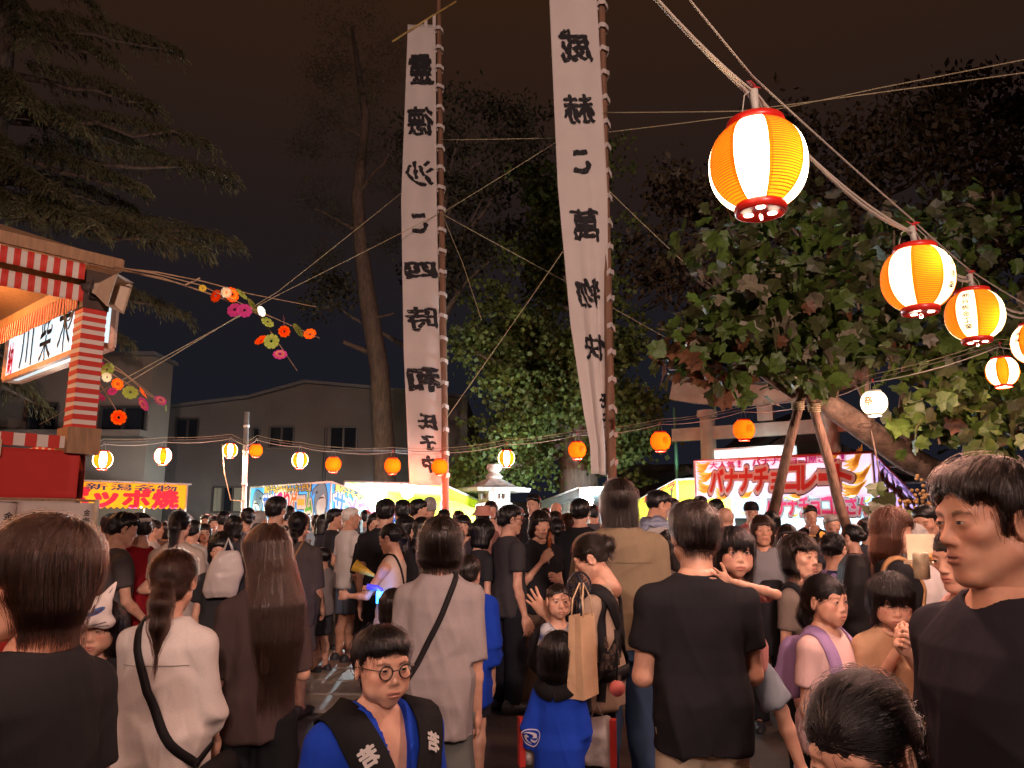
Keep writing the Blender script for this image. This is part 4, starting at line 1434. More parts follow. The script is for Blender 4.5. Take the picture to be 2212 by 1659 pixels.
def stone_lantern():
 Y = 16.5
 q = at(1067, 1100, Y)
 mt = mat('lantern_stone', (0.40, 0.35, 0.31), 0.88, noise=0.3, scale=9, bump=0.6, bscale=50)
 z = lambda v: at(1067, v, Y).z
 r = empty('stone_lantern', (q.x, Y, 0), label='weathered grey stone lantern between the yellow and white tents', cat='stone lantern')
 def hexl(prof, name, n=6, rot=0.26):
  mb = MB(); mb.lathe(prof, n)
  o = mb.build(name, mt, r); o.rotation_euler.z = rot; return o
 zf0, zf1 = z(1086), z(1060)
 hexl([(0.62, 0), (0.60, 0.22), (0.46, 0.30), (0.45, 0.45)], 'base')
 hexl([(0.25, 0.45), (0.20, 0.6), (0.18, zf0 - .5), (0.22, zf0 - .30)], 'shaft', 16)
 hexl([(0.24, zf0 - .30), (0.40, zf0 - .12), (0.40, zf0), (0.26, zf0 + .01)], 'platform')
 fb = MB()
 w = 0.23
 for sx in (-1, 1):
  for sy in (-1, 1):
   fb.box((sx * w * .82, sy * w * .82, (zf0 + zf1) / 2), (0.12, 0.12, zf1 - zf0))
 for s in (-1, 1):
  for zz in (zf0 + .04, zf1 - .03):
   fb.box((s * w * .84, 0, zz), (0.10, 0.28, 0.07)); fb.box((0, s * w * .84, zz), (0.28, 0.10, 0.07))
 fb.box((0, 0, (zf0 + zf1) / 2), (0.2, 0.2, zf1 - zf0 - .01))
 fb.build('fire_box', mt, r).rotation_euler.z = 0.5
 zr = z(1040)
 hexl([(0.30, zf1), (0.76, zf1 - .03), (0.79, zf1 + .05), (0.48, zr - .10), (0.20, zr + .04), (0.17, zr + .05)], 'roof', 6, 0.1)
 zt = z(1008)
 hexl([(0.15, zr + .05), (0.19, zr + .10), (0.13, zr + .16), (0.10, zr + .18), (0.17, zr + .26), (0.15, zr + .36), (0.03, zt)], 'finial', 16)
stone_lantern()
# ------------------------------------------------------------------ trees
def leaf_cloud(P, size, rs, droop=0.4, aspect=0.7, spread=None):
 """bent leaf blades (two quads each) at the points P"""
 r = np.random.default_rng(rs)
 n = len(P)
 d = r.normal(0, 1, (n, 3)); d[:, 2] -= droop * 2
 if spread is not None: d = d * 0.6 + spread
 d /= np.linalg.norm(d, axis=1, keepdims=True)
 up = r.normal(0, 1, (n, 3)); s = np.cross(d, up); s /= np.maximum(np.linalg.norm(s, axis=1, keepdims=True), 1e-6)
 nn = np.cross(s, d)
 L = size * r.uniform(0.6, 1.25, n)[:, None]; w = L * aspect * 0.5
 a = P; b = P + d * L * 0.5 + nn * L * 0.06; c = P + d * L - nn * L * 0.05
 V = np.stack([a, b + s * w - nn * w * 0.3, c, b - s * w - nn * w * 0.3, b], 1).reshape(-1, 3)
 i = np.arange(n)[:, None] * 5
 F = np.concatenate([i + np.array([0, 1, 2, 4]), i + np.array([0, 4, 2, 3])], 0)
 return V, F
def limb(mb, a, b, r0, r1, n=7, wob=0.06, seed=0, sides=9):
 rr = np.random.default_rng(seed)
 a, b = np.array(a, float), np.array(b, float)
 t = np.linspace(0, 1, n)
 pts = a + (b - a) * t[:, None]
 w = rr.normal(0, wob, (n, 3)) * np.linalg.norm(b - a) * 0.3
 w[0] = 0; w[-1] *= 0.4
 pts = pts + w
 mb.tube(pts, 0, sides, radii=list(r0 + (r1 - r0) * t))
 return pts
MBARK = mat('bark_grey', (0.16, 0.12, 0.095), 0.95, noise=0.4, scale=6, bump=0.9, bscale=14, stretch=(3, 3, 0.6))
MPINE = mat('bark_pine', (0.13, 0.088, 0.066), 0.95, noise=0.4, scale=5, bump=0.9, bscale=12, stretch=(3, 3, 0.8))
MGINK = mat('ginkgo_leaf', (0.095, 0.130, 0.026), 0.6, noise=0.45, scale=1.6, trans=0.25)
MCEDAR = mat('cedar_leaf', (0.105, 0.092, 0.040), 0.75, noise=0.5, scale=0.9, trans=0.15)
MPINEL = mat('pine_leaf', (0.050, 0.046, 0.026), 0.75, noise=0.4, scale=1.0)
MBROAD = mat('broad_leaf', (0.075, 0.052, 0.026), 0.6, noise=0.5, scale=0.8, trans=0.2)
def ginkgo():
 Y = 18.5
 q = at(1250, 1126, Y)
 r = empty('ginkgo_tree', (q.x, Y, 0), label='tall leafy green ginkgo tree behind the right banner', cat='tree')
 off = np.array((q.x, Y, 0))
 P = lambda u, v, dy=0: np.array(at(u, v, Y + dy)) - off
 mb = MB()
 mb.tube([(0, 0, -.1), (0, 0, .6), P(1250, 1040), P(1248, 940), P(1262, 760), P(1250, 560), P(1255, 330)], 0, 14, radii=[.72, .52, .46, .42, .33, .22, .06])
 rr = np.random.default_rng(5)
 tips = []
 spec = [(1010, 1000, 0, 960), (980, 1040, -.6, 980), (1060, 930, .5, 930), (1000, 740, -.8, 860), (1040, 640, .4, 800), (1080, 820, -1.2, 900), (1130, 540, 0, 700),
   (1380, 960, .3, 950), (1400, 880, -.5, 900), (1370, 720, .2, 820), (1330, 1010, -.7, 970), (1300, 620, -.6, 740), (1180, 700, -1.2, 840), (1120, 900, -1, 930),
   (1180, 480, .5, 640), (1290, 480, .2, 620), (1230, 420, -.3, 560), (1340, 830, -1.0, 880), (1200, 850, -1.4, 900), (1160, 390, .3, 520), (1290, 330, 0, 460), (1060, 720, 0.8, 830), (1250, 760, -1.6, 850), (1150, 780, 1.0, 880)]
 pts = []
 for k, (u, v, dy, v0) in enumerate(spec):
  a = P(1250, v0); b = P(u, v, dy)
  path = limb(mb, a, b, 0.10, 0.025, 6, 0.10, k, 6)
  for t in np.linspace(0.35, 1.0, 9):
   c = a + (b - a) * t
   for _ in range(5):
    cc = c + rr.normal(0, 0.26, 3) * (0.6 + 0.6 * t)
    m = int(rr.integers(26, 54))
    pts.append(cc + rr.normal(0, 1, (m, 3)) * np.array((0.17, 0.17, 0.10)))
 mb.build('trunk', MBARK, r, True)
 V, F = leaf_cloud(np.vstack(pts), 0.115, 3, droop=0.25, aspect=1.1)
 o = link_mesh('crown', fast_mesh('crown', V, F, False), r, MGINK)
 o['kind'] = 'stuff'
def cedar():
 Y = 15.5
 q = at(-150, 1126, Y)
 r = empty('cedar_tree', (q.x, Y, 0), label='huge dark cedar with drooping sprays above the festival platform', cat='tree')
 off = np.array((q.x, Y, 0))
 P = lambda u, v, dy=0: np.array(at(u, v, Y + dy)) - off
 mb = MB()
 mb.tube([(0, 0, -.1), (0, 0, 1), (0.1, 0, 6), (0.1, 0, 13), (0, 0, 19)], 0, 14, radii=[.8, .6, .5, .32, .08])
 rr = np.random.default_rng(9)
 tips = [(60, 120, -1, -40), (240, 150, -.5, 60), (330, 250, 0, 150), (170, 300, -1.5, 230), (440, 330, .5, 240), (300, 430, -1, 330), (490, 400, 0, 320), (120, 440, -2, 380),
   (430, 560, -1, 430), (505, 545, .5, 450), (330, 540, -2, 440), (200, 520, -2.5, 450), (60, 500, -2.5, 430), (280, 470, 1, 380), (390, 700, 2, 560), (270, 760, 2.5, 640), (160, 640, 2.2, 560),
   (40, 820, 2, 700), (90, 900, 2, 800), (60, 260, -2, 160), (380, 130, 1, 40), (200, 30, 0, -80), (20, 380, -1.5, 300), (230, 620, 1.8, 540), (330, 350, 2, 250), (120, 760, 2.6, 690), (20, 600, -2, 520)]
 pts, dirs = [], []
 for k, (u, v, dy, v0) in enumerate(tips):
  a = np.array((0.05, 0, P(-150, v0)[2])); b = P(u, v, dy)
  path = limb(mb, a, b + np.array((0, 0, 0.25)), 0.09, 0.02, 7, 0.05, k, 5)
  L = np.linalg.norm(b - a)
  ax = (b - a) / L
  side = np.cross(ax, (0, 0, 1)); side /= np.linalg.norm(side)
  for t in np.linspace(0.18, 1.0, int(L * 7)):
   c = a + (b - a) * t + np.array((0, 0, 0.25 + 0.25 * math.sin(t * 3)))
   for s in (-1, 1):
    tw = rr.uniform(0.35, 1.0) * (1.15 - 0.6 * t) * 0.9
    dvec = side * s * rr.uniform(0.3, 1) + ax * rr.uniform(0.5, 1.0)
    dvec /= np.linalg.norm(dvec)
    m = 14
    tt = np.linspace(0.1, 1, m)[:, None]
    line = c + dvec * tw * tt - np.array((0, 0, 1)) * (tt ** 2) * tw * 0.55
    line = np.repeat(line, 3, 0) + rr.normal(0, 0.035, (m * 3, 3))
    pts.append(line)
    dd = dvec[None] * 0.9 - np.array((0, 0, 1)) * np.repeat(tt, 3, 0) * 1.1
    dirs.append(dd)
 mb.build('trunk', MPINE, r, True)
 V, F = leaf_cloud(np.vstack(pts), 0.15, 4, aspect=0.16, spread=np.vstack(dirs) * 1.6)
 o = link_mesh('crown', fast_mesh('crown', V, F, False), r, MCEDAR)
 o['kind'] = 'stuff'
def pine():
 Y = 23.5
 q = at(835, 1126, Y)
 r = empty('pine_tree', (q.x, Y, 0), label='bare trunked tall pine with sawn limb stubs left of the left banner', cat='tree')
 off = np.array((q.x, Y, 0))
 P = lambda u, v, dy=0: np.array(at(u, v, Y + dy)) - off
 mb = MB()
 mb.tube([(0, 0, -.1), P(832, 1000), P(820, 800), P(793, 640), P(778, 520), P(772, 430), P(790, 250), P(760, 60)], 0, 12, radii=[.40, .33, .30, .27, .22, .2, .14, .05])
 stubs = [((793, 760), (742, 738), .09), ((776, 500), (680, 450), .07), ((800, 690), (852, 676), .05), ((775, 420), (840, 330), .08), ((790, 300), (690, 250), .06), ((785, 250), (850, 130), .06)]
 for k, (a, b, w) in enumerate(stubs):
  limb(mb, P(*a), P(b[0], b[1], -.4), w, w * 0.7 if k == 0 else 0.03, 5, 0.05, k, 7)
 mb.build('trunk', MPINE, r, True)
 rr = np.random.default_rng(2)
 pts = []
 for (u, v, s) in ((700, 250, 1.0), (740, 150, 1.1), (820, 330, 1.0), (690, 420, .8), (730, 480, .6), (800, 220, 1.1), (850, 130, 1.0), (650, 330, .7), (760, 60, 1.2), (830, 520, .6), (700, 560, .5), (850, 400, .8), (690, 130, .8)):
  for _ in range(14):
   c = P(u, v) + rr.normal(0, 0.45, 3) * s
   pts.append(c + rr.normal(0, 1, (70, 3)) * np.array((0.26, 0.26, 0.13)))
 V, F = leaf_cloud(np.vstack(pts), 0.17, 6, droop=-0.2, aspect=0.10)
 o = link_mesh('crown', fast_mesh('crown', V, F, False), r, MPINEL); o['kind'] = 'stuff'
def backdrop_tree(label, u, Y, blobs, leaf, seed, m_, trunk_r=0.4, dens=16):
 q = at(u, 1126, Y)
 r = empty('broadleaf_tree', (q.x, Y, 0), label=label, cat='tree')
 off = np.array((q.x, Y, 0))
 mb = MB()
 top = np.array(at(u, min(b[1] for b in blobs) + 60, Y)) - off
 mb.tube([(0, 0, -.1), (0, 0, 1.0), (0.1, 0, top[2] * .5), (0, 0, top[2])], 0, 10, radii=[trunk_r * 1.4, trunk_r, trunk_r * .75, .06])
 rr = np.random.default_rng(seed)
 pts = []
 for k, (bu, bv, s, dy) in enumerate(blobs):
  c = np.array(at(bu, bv, Y + dy)) - off
  limb(mb, (0.05, 0, max(1.5, c[2] * 0.72)), c, 0.12, 0.02, 5, 0.08, k, 6)
  for _ in range(dens):
   cc = c + rr.normal(0, 0.55, 3) * s
   pts.append(cc + rr.normal(0, 1, (int(38 * s) + 12, 3)) * np.array((0.34, 0.34, 0.16)))
 mb.build('trunk', MBARK, r, True)
 V, F = leaf_cloud(np.vstack(pts), leaf, seed, droop=0.3, aspect=0.6)
 o = link_mesh('crown', fast_mesh('crown', V, F, False), r, m_); o['kind'] = 'stuff'
ginkgo()
cedar()
pine()
backdrop_tree('large dark tree filling the sky behind the big lanterns', 1780, 19.0,
    [(1700, 330, 1.0, 0), (1900, 330, 1.2, -1), (2010, 250, 1.1, 0), (2100, 380, 1.2, -1), (2190, 250, 1.1, 0), (1500, 430, 1.0, 0),
    (1620, 480, 1.0, 1), (1430, 560, .8, 0), (1760, 470, 1.1, 0), (1900, 520, 1.0, 0), (2060, 560, 1.0, -1), (2180, 520, 1.0, -1), (1550, 620, .9, 1), (2250, 400, 1.2, 0), (1700, 600, .9, 1)], 0.22, 12, MBROAD, dens=20)
backdrop_tree('dim round crowned tree behind the top of the left banner', 930, 25.0,
    [(1010, 560, .9, 0), (960, 420, 1.0, 0), (1060, 400, 1.0, 0), (900, 300, 1.0, 1), (1000, 250, 1.1, 0), (1100, 260, 1.0, 1), (700, 640, .7, 0), (940, 600, .8, 0), (1080, 520, .8, 0), (1150, 330, .9, 0)], 0.2, 21, MPINEL, 0.3, 14)
# ------------------------------------------------------------------ lamps
def point_light(name, loc, energy, col, r=0.05):
 li = bpy.data.lights.new(name, 'POINT')
 li.energy = energy; li.color = col; li.shadow_soft_size = r
 o = bpy.data.objects.new(name, li); C.objects.link(o); o.location = loc
 return o
def paper(name, col, glow):
 if name in MATS: return MATS[name]
 m = bpy.data.materials.new(name); m.use_nodes = True
 n, l = m.node_tree.nodes, m.node_tree.links
 n.remove(n['Principled BSDF'])
 tr = n.new('ShaderNodeBsdfTranslucent'); tr.inputs[0].default_value = col + (1,)
 df = n.new('ShaderNodeBsdfDiffuse'); df.inputs[0].default_value = col + (1,)
 mx = n.new('ShaderNodeMixShader'); mx.inputs[0].default_value = 0.25
 l.new(tr.outputs[0], mx.inputs[1]); l.new(df.outputs[0], mx.inputs[2])
 em = n.new('ShaderNodeEmission'); em.inputs[0].default_value = col + (1,); em.inputs[1].default_value = glow
 ge = n.new('ShaderNodeNewGeometry')
 iv = n.new('ShaderNodeMath'); iv.operation = 'SUBTRACT'; iv.inputs[0].default_value = 1.0; l.new(ge.outputs['Backfacing'], iv.inputs[1])
 ml = n.new('ShaderNodeMath'); ml.operation = 'MULTIPLY'; ml.inputs[1].default_value = glow; l.new(iv.outputs[0], ml.inputs[0]); l.new(ml.outputs[0], em.inputs[1])
 ad = n.new('ShaderNodeAddShader')
 l.new(mx.outputs[0], ad.inputs[0]); l.new(em.outputs[0], ad.inputs[1])
 l.new(ad.outputs[0], n['Material Output'].inputs[0])
 MATS[name] = m
 return m
PW = paper('paper_white', (1.0, 0.80, 0.50), 8.0)
PWT = paper('paper_white_dim', (1.0, 0.86, 0.60), 0.95)
PO = paper('paper_orange', (1.0, 0.205, 0.008), 0.44)
PS = paper('paper_seam', (0.85, 0.15, 0.004), 0.30)
PR = paper('paper_red', (1.0, 0.105, 0.004), 0.55)
PWW = paper('paper_cream', (1.0, 0.90, 0.66), 1.3)
MRIB = mat('rib_wire', (0.25, 0.05, 0.005), 0.7, emit=(0.42, 0.07, 0.002), estr=0.22)
MRED = mat('red_plastic', (0.55, 0.020, 0.012), 0.35, noise=0.05, emit=(1, .02, .01), estr=0.03)
MINK = mat('lantern_ink', (0.030, 0.012, 0.008), 0.8, noise=0.0)
MINKR = mat('lantern_ink_red', (0.42, 0.05, 0.004), 0.8, noise=0.0, emit=(0.75, 0.09, 0.0), estr=0.8)
MLED = mat('led_window', (0.9, 0.8, 0.6), 0.4, noise=0, emit=(1.0, 0.86, 0.62), estr=9.0)
MWIREK = mat('cable_dark', (0.10, 0.075, 0.06), 0.6, noise=0.1)
MWIREW = mat('cable_white', (0.50, 0.43, 0.36), 0.6, noise=0.08, scale=3)
MROPE = mat('rope_straw', (0.42, 0.34, 0.20), 0.9, noise=0.3, scale=60, bump=0.4, bscale=200)
MSOCK = mat('socket_grey', (0.45, 0.42, 0.36), 0.5)
MBOW = mat('red_ribbon', (0.50, 0.02, 0.02), 0.7)
WARM = (1.0, 0.56, 0.44)
REDL = (1.0, 0.14, 0.06)
def lantern(c, R, kind, rot, label, group, text=None, down=14.0, inner=3.0, bow=True, hot=(0.2, -0.3, -0.1), hang=0.12):
 c = Vector(c)
 r = empty('paper_lantern', c, rot, label, 'lantern', group)
 near = R > 0.10 and c.y < 5.5
 nz, na = (34, 72) if near else (14, 40)
 zt, zb = R * 0.86, -R * 0.90
 rt, rb = R * 0.50, R * 0.40
 def prof(z):
  q = z / R
  return R * math.sqrt(max(0.02, 1 - (abs(q) / (1.0 if q > 0 else 1.0)) ** 2.25 * 0.97)) if True else 0
 rows = []
 for i in range(nz * 2 + 1):
  z = zb + (zt - zb) * i / (nz * 2)
  rr = prof(z)
  rows.append((rr * (1.0 if i % 2 else 0.985), z))
 V, F, mi = [], [], []
 for rr, z in rows:
  for k in range(na):
   a = 2 * math.pi * k / na
   V.append((rr * math.cos(a), rr * math.sin(a), z))
 per = na // 4
 for i in range(len(rows) - 1):
  for k in range(na):
   k2 = (k + 1) % na
   F.append((i * na + k, i * na + k2, (i + 1) * na + k2, (i + 1) * na + k))
   if kind == 'striped':
    ph = k % per
    w = per * 0.46
    mi.append(0 if ph < w - .5 else (2 if (ph < w + .5 + (0.5 if not near else 0) or ph > per - 1.6) else 1))
   else: mi.append(0)
 mats = {'striped': [PWT if text else PW, PO, PS], 'red': [PR], 'white': [PWW]}[kind]
 me = fast_mesh('paper', np.array(V), np.array(F), True, None, mi)
 link_mesh('paper', me, r, mats)
 if near and kind == 'striped':
  mb = MB()
  per_a = 2 * math.pi / 4
  for i in range(0, nz * 2 + 1, 2):
   rr, z = rows[i]
   for g in range(4):
    a0 = g * per_a + per_a * 0.47; a1 = (g + 1) * per_a
    mb.tube([((rr * 1.004) * math.cos(a), (rr * 1.004) * math.sin(a), z) for a in np.linspace(a0, a1, 10)], R * 0.0100, 4, caps=False)
  mb.build('rib', MRIB, r, True)['kind'] = 'stuff'
 rt = prof(zt); rb = prof(zb)
 n = 32 if near else 16
 MB().lathe([(rt * .80, zt - .02 * R), (rt * 1.06, zt - .02 * R), (rt * 1.10, zt + .02 * R), (rt * 1.06, zt + .13 * R), (rt * .96, zt + .14 * R), (rt * .90, zt + .06 * R), (0.02 * R, zt + .05 * R)], n, cap=False).build('top_cap', MRED if kind == 'striped' else (MRED if kind == 'red' else MSOCK), r, True)
 bc = MB().lathe([(rb * 1.05, zb + .02 * R), (rb * 1.10, zb - .03 * R), (rb * 1.06, zb - .16 * R), (rb * .96, zb - .17 * R), (rb * .93, zb - .12 * R), (0.01 * R, zb - .12 * R)], n, cap=False)
 bco = bc.build('bottom_cap', MRED if kind != 'white' else MSOCK, r, True)
 if near:
  for k in range(3):
   a = 2 * math.pi * k / 3 + .5
   MB().lathe([(rb * .20, 0), (rb * .20, -.01 * R), (rb * .12, -.02 * R)], 12, (rb * .56 * math.cos(a), rb * .56 * math.sin(a), zb - .125 * R)).build('led', MLED, bco)
  MB().tube([(0.06 * R * math.cos(t), 0, zb - .17 * R - .06 * R + .07 * R * math.sin(t)) for t in np.linspace(0, 2 * math.pi, 13)], R * .008, 5).build('pull_ring', MSOCK, bco)
 # hanger
 hz = zt + .13 * R + hang
 h = MB()
 for s in (-1, 1):
  h.tube([(s * rt, 0, zt + .1 * R), (s * rt * .75, 0, zt + .1 * R + hang * .6), (0, 0, hz)], max(.0014, R * .012), 5)
 h.build('hanger', MSOCK, r)
 if near:
  s = MB().tube([(0.0, 0.03 * R, zt + .12 * R), (0.01, 0.03 * R, zt + .12 * R + hang * .9)], R * .085, 10, radii=[R * .07, R * .10])
  s.build('lamp_socket', MSOCK, r, True)
 if bow:
  b = MB(); s = max(R * .17, .022)
  for sg in (-1, 1):
   b.add([(0, 0, hz), (sg * s * .9, -.01, hz + s * .8), (sg * s * 1.3, .01, hz + s * .35), (sg * s * .5, .015, hz - s * .05)], [(0, 1, 2, 3)])
   b.add([(0, 0, hz), (sg * s * .25, .01, hz - s * .2), (sg * s * .75, .0, hz - s * 1.3), (sg * s * .35, .01, hz - s * 1.35)], [(0, 1, 2, 3)])
  b.tube([(0, 0, hz - s * .25), (0, 0, hz + s * .25)], s * .22, 6)
  o = b.build('ribbon_bow', MBOW, r)
  o.modifiers.new('t', 'SOLIDIFY').thickness = 0.002
 if text:
  VV, FF, nn = [], [], 0
  for (ch, az, z, w, hgt) in text:
   Vg, Fg = glyphs(ch, 0.022)
   if not len(Vg): continue
   ext = np.maximum(Vg.max(0) - Vg.min(0), .01)
   for x, y in Vg:
    zz = z * R + y / ext[1] * hgt * R
    rr = prof(zz) * 1.012 + 0.0008
    a = az + (x / ext[0] * w * R) / max(prof(z * R), .3 * R)
    VV.append((rr * math.cos(a), rr * math.sin(a), zz))
   FF += [tuple(i + nn for i in f) for f in Fg]; nn = len(VV)
  link_mesh('lettering', fast_mesh('lettering', np.array(VV), FF, False), r, MINK if kind == 'striped' else MINKR)['kind'] = 'stuff'
 if inner:
  li = point_light('bulb_light', (hot[0] * R, hot[1] * R, hot[2] * R), inner * (R / 0.15) ** 2, (1.0, 0.72, 0.38), R * 0.16)
  # hot is given in world directions
  li.location = c + Vector((hot[0] * R, hot[1] * R, hot[2] * R))
 if down:
  lc = WARM if kind != 'red' else REDL
  if near:
   li = bpy.data.lights.new('cap_light', 'SPOT'); li.energy = down; li.color = lc; li.spot_size = math.radians(170); li.spot_blend = .25; li.shadow_soft_size = .05
   o = bpy.data.objects.new('cap_light', li); C.objects.link(o); o.location = c + Vector((0, 0, zb - .22 * R))
  else:
   point_light('cap_light', c + Vector((0, 0, zb - .45 * R)), down, lc, 0.04)
 return r
def cable(name, pts, r, m, label, sag=0.0, n=14, cat='cable', group=None, extra=None):
 mb = MB()
 def run(pts, r):
  P = []
  for i in range(len(pts) - 1):
   a, b = Vector(pts[i]), Vector(pts[i + 1])
   for k in range(n):
    t = k / n
    q = a.lerp(b, t); q.z -= sag * 4 * t * (1 - t) * (b - a).length
    P.append(q)
  P.append(Vector(pts[-1]))
  mb.tube(P, r, 6)
 run(pts, r)
 o = mb.build(name, m, None, True)
 tag(o, label, cat, group)
 return o
# near string, coming over the camera and running away to the right
GL = 'festival lanterns on the strings'
L1 = at(1637, 358, 2.22); L2 = at(1982, 602, 3.20); L3 = at(2105, 681, 4.12); L3b = at(2236, 742, 5.2)
lantern(L1, 0.146, 'striped', -2.36, 'biggest lantern nearest the camera with a glowing white centre panel', GL, hot=(.32, -.30, -.12), inner=2.2, down=60, hang=.115,
  text=[(ch, -1.98 * 0 + 0.36 + 1.5708 * 0, z, .24, .20) for ch, z in ()])
lantern(L2, 0.146, 'striped', -2.90, 'second largest lantern hanging right of the biggest one', GL, hot=(.18, -.55, .22), inner=2.1, down=60, hang=.10,
  text=[(ch, 1.93, z, .26, .22) for ch, z in zip('深津建築', (.52, .22, -.10, -.42))])
lantern(L3, 0.146, 'striped', -2.74, 'lantern with six dark characters on its pale panel third along the string', GL, hot=(.32, -.50, -.22), inner=2.3, down=50, hang=.10,
  text=[(ch, 0.36, z, .27, .19) for ch, z in zip('熊谷板金工業', (.60, .36, .12, -.12, -.36, -.58))])
lantern(L3b, 0.146, 'striped', -2.0, 'lantern cut off by the right edge of the picture', GL, inner=2.3, down=50,
  text=[(ch, -.9, z, .27, .19) for ch, z in zip('本保', (.4, .1))])
dL = L1 - L2
behind = []
for k in range(1, 8):
 p = L1 + Vector((dL.x * 0.95 * k, dL.y * 1.0 * k, 0.30 * k - 0.02 * k * k))
 behind.append(p)
 lantern(p, 0.146, 'striped', -2 + k, ('first', 'second', 'third', 'fourth', 'fifth', 'sixth', 'seventh')[k - 1] + ' striped lantern of the string counted back from the camera overhead', 'overhead lanterns behind the camera', inner=0, down=18 if k == 1 else 60, hang=.10)
top = lambda p, dz=0.255: p + Vector((0, 0, dz))
rope_pts = [top(behind[-1], .30)] + [top(p, .30) for p in behind[::-1][1:]] + [top(L1, .30), top(L2, .27), top(L3, .26), top(L3b, .26), at(2330, 800, 6.2)]
cable('support_rope', rope_pts, 0.0035, MWIREW, 'thin pale support rope the big lanterns are tied to', sag=0.004, cat='rope')
cable('power_cable', [p + Vector((-.03, 0, -.045)) for p in rope_pts], 0.0065, MWIREW, 'thick white power cable feeding the big lanterns', sag=0.035)
cable('power_cable', [p + Vector((.02, 0.02, -.055)) for p in rope_pts], 0.0060, MWIREW, 'second white power cable sagging under the first beside the big lanterns', sag=0.06)
# far string: (u, v, Y, diameter in pixels, kind)
FAR = [(2165, 803, 7.4, 66, 'striped', 'small striped lantern at the right where the far string begins'),
  (1888, 870, 7.9, 55, 'white', 'round white lantern with one orange festival character beside the leaves'),
  (1607, 928, 11.0, 46, 'red', 'red orange lantern hanging above the banana stall banner'),
  (1427, 953, 12.2, 43, 'red', 'red orange lantern with a dark character left of the torii gate'),
  (1247, 972, 12.9, 38, 'red', 'red orange lantern just left of the right banner bottom'),
  (1094, 990, 13.2, 36, 'striped', 'yellow striped lantern above the stone lantern'),
  (950, 1008, 13.0, 35, 'red', 'red orange lantern touching the left banner bottom'),
  (848, 1006, 13.2, 35, 'red', 'red orange lantern above the two bright bulbs of the yellow tent'),
  (720, 1003, 13.6, 33, 'red', 'red orange lantern over the corner of the shark stall'),
  (648, 994, 13.8, 34, 'striped', 'striped lantern over the blue shark banner'),
  (553, 973, 14.0, 28, 'red', 'small red lantern right beside the pipe pole'),
  (497, 973, 13.9, 31, 'striped', 'small striped lantern left of the pipe pole'),
  (352, 985, 13.0, 36, 'striped', 'striped lantern over the yellow stall banner'),
  (222, 993, 12.0, 40, 'striped', 'striped lantern half hidden by the platform corner post')]
fp = []
for i, (u, v, Y, d, kind, lab) in enumerate(FAR):
 c = at(u, v, Y)
 R = d / 2 / FOC * Y * 1.0
 txt = None
 th = math.atan2(-c.y + 0, -c.x)               # azimuth towards the camera
 rot = th - (0.36 if i % 2 else -0.42)
 if kind == 'white': txt = [('祭', th - rot - 0.42, .05, .70, .75)]
 if kind == 'red' and i in (2, 3, 4): txt = [('祭', th - rot + 0.55, .0, .75, .75)]
 lantern(c, R, kind, rot, lab, GL, text=txt, down=(38 if kind == 'red' else 40), inner=1.6 if kind != 'red' else 1.7, bow=(i < 8), hot=(.15, -.35, -.05), hang=R * .9)
 fp.append((c, R))
chain = [c + Vector((0, 0, R * .86 + R * 1.05)) for c, R in fp]
right_end = at(2330, 742, 6.6)
polep = at(533, 960, 14.0)
seq1 = [right_end] + chain[:11] + [polep]
seq2 = [polep] + chain[11:] + [at(130, 985, 11.5)]
for k, (dz, r_, m_) in enumerate(((0.0, .006, MWIREK), (.05, .004, MROPE), (-.03, .005, MWIREW))):
 s = 0.010 + 0.012 * k
 cable('string_cable', [p + Vector((0, 0.01 * k, dz)) for p in seq1], r_, m_, ('dark cable', 'straw coloured rope', 'pale cable')[k] + ' of the far lantern string right of the pipe pole', sag=s, n=7)
 cable('string_cable', [p + Vector((0, 0.01 * k, dz)) for p in seq2], r_, m_, ('dark cable', 'straw coloured rope', 'pale cable')[k] + ' of the far lantern string left of the pipe pole', sag=s, n=9)
cable('loose_cord', [at(480, 960, 13.9), at(484, 1020, 13.9), at(498, 1080, 13.9), at(528, 1083, 14.0)], .008, MROPE, 'yellow cord dangling from the string left of the pipe pole', cat='cord', n=4)
def pipe_pole():
 p = at(531, 1126, 14.05); t = at(533, 890, 14.05)
 r = empty('pipe_pole', (p.x, p.y, 0), label='tall scaffold pipe pole carrying the far lantern string', cat='pole')
 mt = mat('galvanised_pipe', (0.55, 0.50, 0.46), 0.4, metal=0.5, noise=0.2, scale=8)
 MB().tube([(0, 0, 0), (t.x - p.x, 0, t.z)], 0.045, 14).build('pipe', mt, r, True)
 for z in (2.2, 2.8, t.z - .25):
  MB().tube([((t.x - p.x) * z / t.z, 0, z - .03), ((t.x - p.x) * z / t.z, 0, z + .03)], 0.055, 12).build('clamp', mt, r, True)
 MB().tube([(-.05, -.04, z) for z in np.linspace(.4, t.z - .6, 9)], .007, 5).build('taped_cord', MWIREW, r)
pipe_pole()
